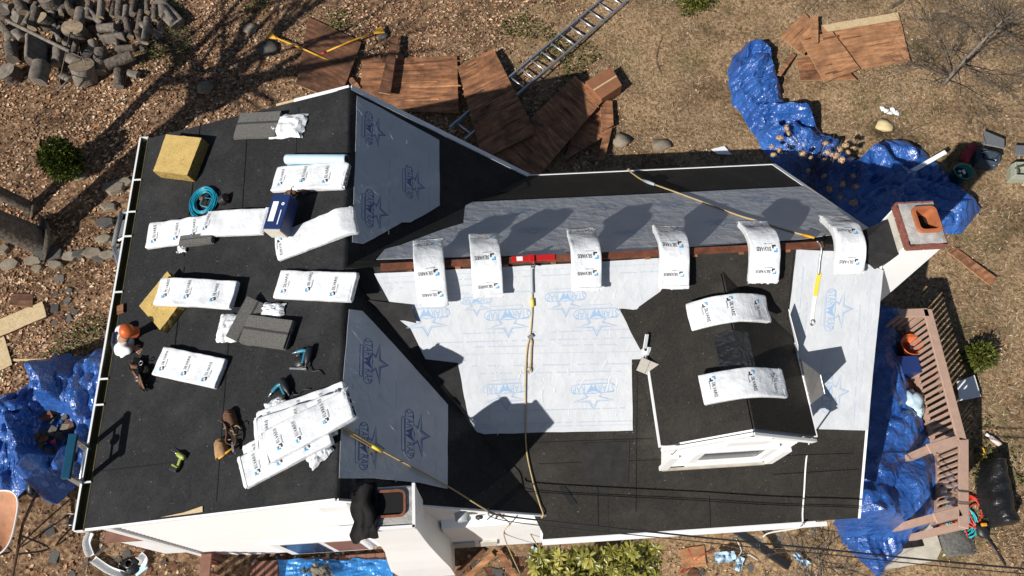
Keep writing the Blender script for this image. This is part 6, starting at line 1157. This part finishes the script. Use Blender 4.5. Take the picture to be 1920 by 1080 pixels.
# ------------------------------------------------------------------ south side: deck, tarp with rubble, gutter pieces, wheelbarrow
zsd = Z0 - 4.6
SD = thing('south_deck', 'brown wooden deck below the south gable', 'deck'); x = -2.45
while x < .1:
    mb = MB(); mb.box((.134, 1.9, .03), Matrix.Translation((x, GS - 1.02, zsd - .015))); mb.build('floor_board', deckwood, SD); x += .14
for u, v in ((392, 1040), (748, 1060)): c = at(u, v, zsd - Z0 + .75); mb = MB(); mb.box((.13, .13, .85), Matrix.Translation((c.x, c.y, zsd + .4))); mb.build('post', deckwood, SD)
c = at(392, 1040, zsd - Z0 + .75); strip('top_rail', (c.x, c.y, zsd + .84), (c.x, c.y - 1.2, zsd + .84), .14, .04, deckwood, (0, 0, 1), 0, SD)
for k in range(8): mb = MB(); mb.box((.04, .04, .8), Matrix.Translation((c.x, c.y - .1 - k * .13, zsd + .42))); mb.build('baluster', deckwood, SD)
rebase(SD, (-1.2, GS - 1, zsd))
t = thing('tarp', 'bright light blue tarp heaped with rubble on the south deck', 'tarp'); mb = MB(); nu, nv = 46, 26; vs = []
for i in range(nu + 1):
    for j in range(nv + 1):
        f, g = i / nu, j / nv; p = at(520 + 215 * f + 8 * nz(f * 9, g, 3), 1049 + (48 * g) + 6 * nz(f * 8, 3, g) * (j == 0), zsd - Z0 + .02); h = .07 * abs(nz(f * 7, g * 5, 2)) + .04 * abs(nz(f * 16, g * 9, 5)) + .09 * math.exp(-((f - .36) ** 2 + (g - .6) ** 2) * 14); vs.append((p.x, p.y, p.z + h * min(1, 8 * min(f, 1 - f, g + .08))))
mb.add(vs, [(i * (nv + 1) + j + 1, i * (nv + 1) + j, (i + 1) * (nv + 1) + j, (i + 1) * (nv + 1) + j + 1) for i in range(nu) for j in range(nv)][:]); o = mb.build('sheet', tarp_l, t, True)
bm = bmesh.new(); bm.from_mesh(o.data); bmesh.ops.recalc_face_normals(bm, faces=bm.faces)
if sum(f.normal.z for f in bm.faces) < 0: bmesh.ops.reverse_faces(bm, faces=bm.faces)
bm.to_mesh(o.data); bm.free(); rebase(t, vs[len(vs) // 2])
for k in range(34): u, v = rr.gauss(600, 16), rr.gauss(1074, 9); mb = MB(); p = at(u, v, zsd - Z0 + .13 + .03 * (k % 4)); mb.ico(p, rr.uniform(.02, .045), 1, None, .6, k, 0, (1.2, 1, .7)); tag(mb.build('rubble', stone if k % 2 else slate), 'lump of mortar rubble on the light blue tarp', 'rubble', 'rubble on the light blue tarp')
for k in range(26): u, v = rr.uniform(470, 660), rr.uniform(1036, 1052); mb = MB(); p = at(u, v, zsd - Z0 + .006); shard(mb, p, rr.uniform(.015, .035), rr, 0, .006, .1); tag(mb.build('shingle_crumb', shing_d), 'dark shingle crumb scattered on the south deck', 'scrap', 'crumbs on the south deck')
for k, (pts, lb) in enumerate(((((172, 1000), (165, 1020), (172, 1042)), 'bent white gutter piece below the south west corner'), (((176, 1048), (205, 1068), (232, 1078)), 'dented white gutter piece beside the black funnel'), (((262, 1040), (272, 1050), (268, 1062)), 'short white elbow piece near the black funnel'))):
    t = thing('gutter_piece', lb, 'gutter'); P = arc_pts([G(*p, .05) for p in pts], 6); q = []
    for i in range(len(P)): d = (P[min(i + 1, len(P) - 1)] - P[max(i - 1, 0)]).normalized(); s_ = Vector((-d.y, d.x, 0)); q += [P[i] - s_ * .05 + Vector((0, 0, .06)), P[i] - s_ * .04, P[i] + s_ * .04, P[i] + s_ * .05 + Vector((0, 0, .05))]
    mb = MB(); mb.add(q, [(4 * i + j, 4 * i + 4 + j, 4 * i + 5 + j, 4 * i + 1 + j) for i in range(len(P) - 1) for j in range(3)]); o = mb.build('channel', white, t); o.modifiers.new('s', 'SOLIDIFY').thickness = .004; rebase(t, P[0])
t = thing('vent_boot', 'black rubber boot ring lying among the gutter pieces', 'vent boot'); M = Matrix.Translation(G(246, 1057, .01)); mb = MB(); mb.lathe([(.17, 0), (.17, .012), (.09, .02), (.07, .09), (.045, .1), (.045, .02)], M, 24, cap=False); mb.build('boot', tarp_k, t, True); rebase(t, M.translation)
mb = MB(); M, l = gframe((258, 1075), (275, 1062), .03); mb.box((.2, .09, .03), M); o = mb.build('flashing_scrap', bluestone); bevel(o, .006, 1); tag(o, 'pale blue grey flashing scrap below the gutter pieces', 'flashing')
# wheelbarrow
t = thing('wheelbarrow', 'wheelbarrow with a rusty tray at the south west corner of the yard', 'wheelbarrow'); c = at(8, 985, -3.35); mb = MB(); vs = []; seg = 28
for z, sx, sy in ((.0, .2, .22), (.12, .27, .36), (.22, .32, .43), (.23, .335, .445), (.21, .33, .44), (.1, .25, .33), (.015, .18, .2)):
    for k in range(seg): a_ = 2 * math.pi * k / seg; e_ = 3.2; x_, y_ = math.copysign(abs(math.cos(a_)) ** (2 / e_), math.cos(a_)) * sx, math.copysign(abs(math.sin(a_)) ** (2 / e_), math.sin(a_)) * sy; vs.append(c + Vector((x_ - .05, y_, z)))
mb.add(vs, [(i * seg + k, i * seg + (k + 1) % seg, (i + 1) * seg + (k + 1) % seg, (i + 1) * seg + k) for i in range(6) for k in range(seg)] + [tuple(range(6 * seg, 7 * seg))]); mb.build('tray', rust, t, True)
mb = MB(); mb.tube([c + Vector((.33 * math.copysign(abs(math.cos(a_)) ** .62, math.cos(a_)) - .05, .44 * math.copysign(abs(math.sin(a_)) ** .62, math.sin(a_)), .232)) for a_ in np.linspace(0, 6.283, 41)[:-1]], .012, 6, closed=True); mb.build('rim', white, t, True); zg_ = gz(c.x, c.y)
for sx in (-1, 1):
    mb = MB(); mb.tube([c + Vector((sx * .28, -.8, .05)), c + Vector((sx * .24, 0, -.02)), c + Vector((sx * .06, .65, zg_ + .2 - c.z))], .02, 8); mb.build('handle', ply_d, t, True); mb = MB(); mb.tube(arc_pts([c + Vector((sx * .25, -.15, 0)), Vector((c.x + sx * .27, c.y - .25, zg_ + .02)), c + Vector((sx * .25, -.4, 0))], 5), .014, 7); mb.build('leg', darkg, t, True)
mb = MB(); mb.lathe([(.08, -.04), (.17, -.045), (.19, 0), (.17, .045), (.08, .04)], Matrix.Translation((c.x, c.y + .65, zg_ + .19)) @ Matrix.Rotation(rad(90), 4, 'Y'), 20); mb.build('wheel', darkg, t, True); rebase(t, (c.x, c.y, zg_))
t = thing('wire_frame', 'thin wire frame lying at the edge of the west tarp', 'wire frame'); P = [G(*p, .12) for p in ((118, 940), (160, 945), (158, 985), (108, 984))]; mb = MB()
for a, b in ((0, 1), (1, 2), (2, 3), (3, 0)): mb.tube([P[a], P[b]], .006, 6)
mb.tube([(P[0] + P[3]) / 2, (P[1] + P[2]) / 2], .005, 6); mb.build('wires', steel, t, True); rebase(t, P[3] - Vector((0, 0, .1)))
# bulkhead / dark folding frame under the west eave
t = thing('folding_frame', 'dark grey padded metal frame standing by the wall under the west eave', 'frame'); zt_ = -3.0
A_, B_, C_, D_, E_ = at(228, 398, zt_), at(212, 462, zt_), at(238, 545, zt_ - .1), at(262, 400, zt_), at(262, 520, zt_ - .1)
for p, q, r_ in ((A_, B_, .035), (B_, C_, .03), (D_, A_, .03), (B_, B_ + Vector((.02, 0, -.6)), .025), (A_, A_ + Vector((.02, 0, -.6)), .025)): mb = MB(); mb.tube([p, q], r_, 9); mb.build('tube', alu if r_ == .03 else grey_bag, t, True)
mb = MB(); mb.prism([at(*p, zt_ - .06) for p in ((231, 401), (216, 458), (262, 448), (266, 398))], (0, 0, 1), .03); mb.build('panel', blackc, t); mb = MB(); mb.prism([at(*p, zt_ - .12) for p in ((216, 463), (240, 538), (262, 500), (262, 450))], (0, 0, 1), .03); mb.build('panel', grey_bag, t); mb = MB(); mb.prism([at(*p, zt_ - .02) for p in ((229, 415), (222, 448), (236, 440), (238, 412))], (0, 0, 1), .02); mb.build('panel_pocket', grey_bag, t); mb = MB(); mb.tube([at(222, 451, zt_), at(262, 430, zt_ + .1)], .018, 8); mb.build('brace', white, t, True); mb = MB(); mb.tube([at(216, 465, zt_), at(240, 515, zt_ - .05)], .014, 8); mb.build('brace', alu, t, True); rebase(t, B_ - Vector((0, 0, .6)))
# long black drain pipe and debris by the south eave
t = thing('drain_pipe', 'long black downspout lying below the south eave', 'downspout'); p, q = G(1375, 990, .55), G(1478, 1062, .05); d = (q - p).normalized(); M = d.to_track_quat('Z', 'Y').to_matrix().to_4x4(); M.translation = (p + q) / 2; mb = MB(); mb.box((.12, .09, (q - p).length), M); bevel(mb.build('pipe', darkg, t), .012, 2)
for f in (.3, .7): mb = MB(); M2 = M.copy(); M2.translation = p.lerp(q, f); mb.box((.128, .098, .03), M2); mb.build('band', darkg, t)
rebase(t, q)
for k, (u, v, s_) in enumerate(((1358, 1045, 1.), (1385, 1058, .7), (1500, 1050, .8), (1015, 1065, .8), (1000, 1040, .7), (1030, 1075, .5))):
    mb = MB(); M = Matrix.Translation(G(u, v, .09)) @ Matrix.Rotation(k * 1.1, 4, 'Z'); vs = [M @ Vector((x_ * .32 * s_, y_ * .16 * s_, .14 * abs(nz(x_ * 3, y_ * 3, k)) + .05 * abs(nz(x_ * 7, y_ * 6, k)))) for x_ in np.linspace(-.5, .5, 13) for y_ in np.linspace(-.5, .5, 9)]; mb.add(vs, [(i * 9 + j, (i + 1) * 9 + j, (i + 1) * 9 + j + 1, i * 9 + j + 1) for i in range(12) for j in range(8)]); tag(mb.build('tarp_scrap', mat('pale_blue_sheet', (.33, .47, .6), .4, .15, 6), None, True), ('crumpled pale blue sheet scrap among the leaves below the eave', 'pale blue sheet scrap caught by the leafy shrub')[k > 2], 'sheet scrap', ('pale blue scraps below the eave', 'pale blue scraps by the shrub')[k > 2])
for k, (pts, m_) in enumerate(((((1290, 1030), (1300, 1060), (1275, 1075), (1310, 1045), (1340, 1030)), red_hose), (((1380, 1010), (1390, 1035), (1375, 1050), (1400, 1040), (1420, 1050)), rope_w))): tag(cable('loose_wire', [G(*p, .04) for p in pts], .006, m_), ('thin red wire tangled in the leaves below the eave', 'thin white wire looped in the leaves below the eave')[k], 'wire')
board('brown cardboard flat lying in the leaves below the eave', [(1275, 1030), (1320, 1022), (1325, 1060), (1280, 1066)], ply_l, .006, .02, 'cardboard_flat', 'cardboard')
for k, (a, b) in enumerate((((855, 1078), (908, 1030)), ((875, 1085), (925, 1040)), ((935, 1035), (965, 1085)))): mb = MB(); M, l = gframe(a, b, .06 + .03 * k); mb.box((l, .09, .04), M); tag(mb.build('lumber', [ply_d, ply_l, ply][k]), ['mossy timber leaning by the south chimney', 'pale timber offcut by the south chimney', 'brown timber beneath the meter boxes'][k], 'timber')
# ------------------------------------------------------------------ plants
def grow(mb, p, d, L_, r, depth, rr, out, spread=.6, up=.15, nseg=5, minr=.003, kids=(2, 4)):
    pts = [p]; q = p.copy(); dd = d.normalized()
    for i in range(nseg): dd = (dd + Vector((rr.gauss(0, .13), rr.gauss(0, .13), rr.gauss(0, .1) + up * .15))).normalized(); q = q + dd * (L_ / nseg); pts.append(q.copy())
    rs = [max(minr, r * (1 - .55 * i / nseg)) for i in range(nseg + 1)]; mb.tube(pts, rs, 9 if r > .05 else (6 if r > .012 else 4))
    if depth == 0: out.append((pts[-1], dd)); return
    for k in range(rr.randint(*kids)):
        f = rr.uniform(.35, 1.); i = min(nseg - 1, int(f * nseg)); b = pts[i].lerp(pts[i + 1], f * nseg - i); a = rr.uniform(0, 6.283); o = dd.orthogonal().normalized(); s_ = o * math.cos(a) + dd.cross(o) * math.sin(a)
        grow(mb, b, (dd + s_ * rr.uniform(.5, 1.) * spread * 1.6 + Vector((0, 0, up))).normalized(), L_ * rr.uniform(.5, .75), max(minr, rs[i] * rr.uniform(.4, .6)), depth - 1, rr, out, spread, up, nseg, minr, kids)
    grow(mb, pts[-1], dd, L_ * .65, rs[-1], depth - 1, rr, out, spread, up, nseg, minr, kids)
def bare_tree(label, base, h, r, lean, seed, depth=4, name='bare_tree', kids=(2, 3), m=bark, minr=.003):
    t = thing(name, label, 'tree'); rr = random.Random(seed); mb = MB(); b = base - Vector((0, 0, .05)); pts = [b, b + Vector((0, 0, .12)), b + Vector((lean[0] * .4, lean[1] * .4, h * .4)), b + Vector((lean[0], lean[1], h))]
    mb.tube(arc_pts(pts, 5), [r * (1.35 - .2 * min(i, 3)) * (1 - .35 * i / 15) for i in range(16)], 16); mb.build('trunk', m, t, True)
    mb = MB(); out = []; rr2 = random.Random(seed + 1)
    for k in range(5):
        a = 6.283 * k / 5 + rr.uniform(-.4, .4); f = rr.uniform(.55, 1); p = pts[2].lerp(pts[3], f); grow(mb, p, Vector((math.cos(a), math.sin(a), rr.uniform(.6, 1.4))), h * .42, r * .45, depth, rr, out, .55, .12, 4, minr, kids)
    mb.build('crown', m, t, True); rebase(t, base); return t
bare_tree('big leafless tree with a thick trunk standing at the west edge', G(72, 452), 4.2, .35, (-1.3, -.4), 5, 2, minr=.004)
bare_tree('second leafless tree close behind the thick trunk at the west edge', G(58, 392), 3.8, .17, (-1.4, -.1), 9, 3, minr=.003)
# small bare tree in the north east: many thin stems
t = thing('bare_tree', 'small bare branched tree on the north east lawn', 'tree'); rr = random.Random(3); b = G(1768, 158); mb = MB(); top = b + Vector((.25, .1, 1.5)); P = arc_pts([b - Vector((0, 0, .05)), b + Vector((.05, .02, .5)), top], 5); mb.tube(P, [.045 * (1 - .6 * i / (len(P) - 1)) for i in range(len(P))], 9); mb.build('trunk', bark_l, t, True)
mb = MB(); out = []
for k in range(44): a = rr.uniform(0, 6.283); p = P[rr.randint(2, len(P) - 1)]; grow(mb, p, Vector((math.cos(a), math.sin(a), rr.uniform(-.1, .8))), rr.uniform(.45, .95), .011, 3, rr, out, .6, .0, 4, .003, (1, 3))
mb.build('crown', bark, t, True); rebase(t, b)
# branch lying on the lawn near the pale stone and brush by the south east
for k, (pts, r, lb) in enumerate((([(1672, 268), (1700, 250), (1728, 236), (1745, 230)], .008, 'thin dead branch lying on the lawn by the pale stone'), ([(1240, 140), (1230, 110), (1240, 70)], .006, 'thin dead stem lying on the lawn beside the ladder'), ([(1670, 14), (1690, 2), (1700, -10)], .03, 'thick dead limb at the north edge of the lawn'))): tag(cable('dead_branch', [G(*p, .03) for p in pts], r, bark), lb, 'branch')
def brush(label, centre, n, seed, R_, m, up=.2, L_=(.4, .9)):
    t = thing('bare_shrub', label, 'shrub'); rr = random.Random(seed); mb = MB(); out = []; b = G(*centre)
    for k in range(n): a = rr.uniform(0, 6.283); grow(mb, b + Vector((rr.gauss(0, R_), rr.gauss(0, R_), .0)), Vector((math.cos(a), math.sin(a), rr.uniform(.2, 1.1))), rr.uniform(*L_), .009, 2, rr, out, .6, .05, 4, .0025, (1, 3))
    mb.build('stems', m, t, True); rebase(t, b); return out
brush('bare grey shrub over the blue tarp at the south east corner', (1545, 1035), 20, 2, .18, bark_l)
brush('low bare brush at the south edge beside the black downspout', (1520, 1075), 14, 6, .2, bark_l)
brush('tuft of bare twigs in the leaf litter north of the roof corner', (330, 95), 10, 9, .2, bark, L_=(.3, .5))
# dried hydrangea
t = thing('hydrangea_bush', 'dried hydrangea bush with tan flower heads at the north east corner', 'bush'); rr = random.Random(7); b = G(1530, 345); mb = MB(); heads = []
for u, v in [(1462, 258), (1475, 240), (1478, 250), (1447, 275), (1450, 290), (1462, 282), (1505, 288), (1548, 268), (1552, 285), (1560, 290), (1568, 292), (1578, 300), (1585, 272), (1590, 285), (1600, 278), (1588, 265), (1575, 280), (1545, 300), (1520, 296), (1500, 350), (1530, 370), (1555, 355), (1580, 345), (1600, 330), (1480, 330), (1545, 330), (1575, 370), (1605, 350), (1515, 320), (1560, 395), (1600, 380)]:
    z = -3.8 + rr.uniform(.75, 1.15); p = at(u, v, z); heads.append(p); mb.tube(arc_pts([b + Vector((rr.gauss(0, .12), rr.gauss(0, .12), 0)), b.lerp(p, .5) + Vector((rr.gauss(0, .06), rr.gauss(0, .06), .1)), p], 4), .005, 4)
for k in range(90): a = rr.uniform(0, 6.283); q = b + Vector((rr.gauss(0, .2), rr.gauss(0, .2), 0)); mb.tube([q, q + Vector((math.cos(a) * .3, math.sin(a) * .3, rr.uniform(.4, .8)))], .0035, 4)
mb.build('stems', bark, t, True); hm = mat('dried_flower', (.46, .3, .17), .9, .35, 30, .6, 60); protos = []
for s_ in range(3):
    mb = MB(); r0 = random.Random(s_)
    for k in range(70): d = Vector((r0.gauss(0, 1), r0.gauss(0, 1), r0.gauss(0, .9))).normalized(); c = Vector((d.x * .062, d.y * .062, d.z * .05)); x_ = d.orthogonal().normalized(); y_ = d.cross(x_); a = r0.uniform(0, 3); u_ = (x_ * math.cos(a) + y_ * math.sin(a)) * .017; w_ = (y_ * math.cos(a) - x_ * math.sin(a)) * .017; e_ = d * r0.uniform(-.006, .008); mb.add([c - u_ + e_, c + w_, c + u_ + e_, c - w_], [(0, 1, 2, 3)])
    mb.ico((0, 0, 0), .05, 1, None, .3, s_, 0, (1, 1, .8)); o = mb.build('flower_head', hm, t); protos.append(o)
for k, p in enumerate(heads):
    if k < 3: o = protos[k]
    else: o = protos[k % 3].copy(); S.collection.objects.link(o); o.parent = t
    o.location = p; o.rotation_euler = (rr.uniform(0, 3), rr.uniform(0, 3), 0); s_ = rr.uniform(.6, 1.05); o.scale = (s_, s_, s_ * .8)
rebase(t, b)
# leafy clumps: small evergreens
def leaf_cloud(name, t, c, R3, n, leaf, cols, seed, shell=.5, core=True, m=None):
    r = np.random.default_rng(seed); d = r.normal(size=(n, 3)); d /= np.linalg.norm(d, axis=1)[:, None]; rad_ = r.uniform(shell, 1., n) ** .6; lump = np.array([1 + .35 * nz(*(q * 2.2), seed) for q in d]) if False else np.array([1 + .3 * noise.noise(Vector(q) * 2.1 + Vector((seed, 0, 0))) for q in d]); P = d * rad_[:, None] * lump[:, None] * np.array(R3); P[:, 2] = np.maximum(P[:, 2], -R3[2] * .9)
    o = r.normal(size=(n, 3)) * .5 + d; o /= np.linalg.norm(o, axis=1)[:, None]; s_ = np.cross(o, r.normal(size=(n, 3))); s_ /= np.linalg.norm(s_, axis=1)[:, None]; l = r.uniform(.6, 1.2, n)[:, None] * leaf[0]; w = l * leaf[1]
    V = np.stack([P, P + o * l * .5 + s_ * w, P + o * l, P + o * l * .5 - s_ * w], 1) + np.array(c); F_ = np.arange(n * 4).reshape(-1, 4); cc = np.array(cols)[r.integers(0, len(cols), n)] * r.uniform(.6, 1.3, n)[:, None]
    ob = tint_mesh(name, V.reshape(-1, 3), F_, 4, cc, m or greenleaf); ob.parent = t; return ob
def evergreen(label, u, v, R3, cols, seed, n=2600):
    t = thing('evergreen_shrub', label, 'shrub'); b = G(u, v); c = b + Vector((0, 0, R3[2] * .9)); leaf_cloud('foliage', t, c, R3, n, (.075, .16), cols, seed, .1); mb = MB(); mb.tube([b - Vector((0, 0, .03)), b + Vector((0, 0, R3[2]))], [.03, .015], 8); mb.build('trunk', bark, t, True); rebase(t, b); return t
evergreen('small round evergreen shrub in the leaf litter west of the roof', 136, 322, (.31, .31, .42), [(.04, .06, .006), (.085, .1, .01), (.02, .032, .005)], 4, 7500)
evergreen('small yellow green yew beyond the deck railing', 1825, 675, (.24, .22, .2), [(.09, .1, .015), (.06, .075, .012)], 6, 1800)
evergreen('leafy green shrub at the north edge of the lawn', 1302, 8, (.3, .25, .15), [(.13, .13, .015), (.06, .07, .01)], 8, 900)
# rhododendron below the south eave: whorls of long leaves
t = thing('rhododendron', 'leafy yellow green shrub with whorled leaves below the south eave', 'shrub'); rr = random.Random(12); b = G(1110, 1062); wp_ = []; rl = mat('rhododendron_leaf', (.17, .16, .022), .38, .4, 4, spec=.5); rl2 = mat('rhododendron_leaf_pale', (.28, .25, .05), .4, .3, 4)
for s_ in range(4):
    mb = MB(); r0 = random.Random(s_); n_ = r0.randint(8, 10)
    for k in range(n_):
        a = 6.283 * k / n_ + r0.uniform(-.2, .2); dv = Vector((math.cos(a), math.sin(a), r0.uniform(-.25, .45))).normalized(); sv = dv.cross(Vector((0, 0, 1))).normalized(); nv_ = sv.cross(dv); l = r0.uniform(.09, .14); w = l * .17; q = []
        for f, ww, dz in ((.08, .25, 0), (.35, .9, .006), (.62, 1., .004), (.86, .6, -.006)): q += [dv * l * f - sv * w * ww + nv_ * (dz + .006), dv * l * f + nv_ * dz, dv * l * f + sv * w * ww + nv_ * (dz + .006)]
        q.append(dv * l - nv_ * .016); mb.add(q, [(3 * i + j, 3 * i + j + 1, 3 * i + j + 4, 3 * i + j + 3) for i in range(3) for j in (0, 1)] + [(9, 10, 12), (10, 11, 12)])
    mb.ico((0, 0, .012), .009, 1, None, 0, 0, 0, (1, 1, 2)); wp_.append(mb.build('leaf_whorl', (rl, rl, rl2, rl)[s_], t, False))
stem = MB(); k = 0
while k < 240:
    u, v = rr.uniform(1000, 1232), rr.uniform(1004, 1095)
    z = -3.9 + rr.uniform(.35, .95); p = at(u, v, z)
    if p.y > ES - .12: p.y = ES - .12 - rr.uniform(0, .1)
    o = wp_[k] if k < 4 else wp_[k % 4].copy()
    if k >= 4: S.collection.objects.link(o); o.parent = t
    o.location = p; o.rotation_euler = (rr.gauss(0, .35), rr.gauss(0, .35), rr.uniform(0, 6)); s_ = rr.uniform(.8, 1.25); o.scale = (s_, s_, s_)
    if k % 2 == 0: stem.tube([b + Vector((rr.gauss(0, .15), rr.gauss(0, .1), 0)), b.lerp(p, .55) + Vector((0, 0, .08)), p], .006, 5)
    k += 1
stem.build('stems', bark, t, True); rebase(t, b)
# ------------------------------------------------------------------ render defaults
S.render.engine = 'CYCLES'
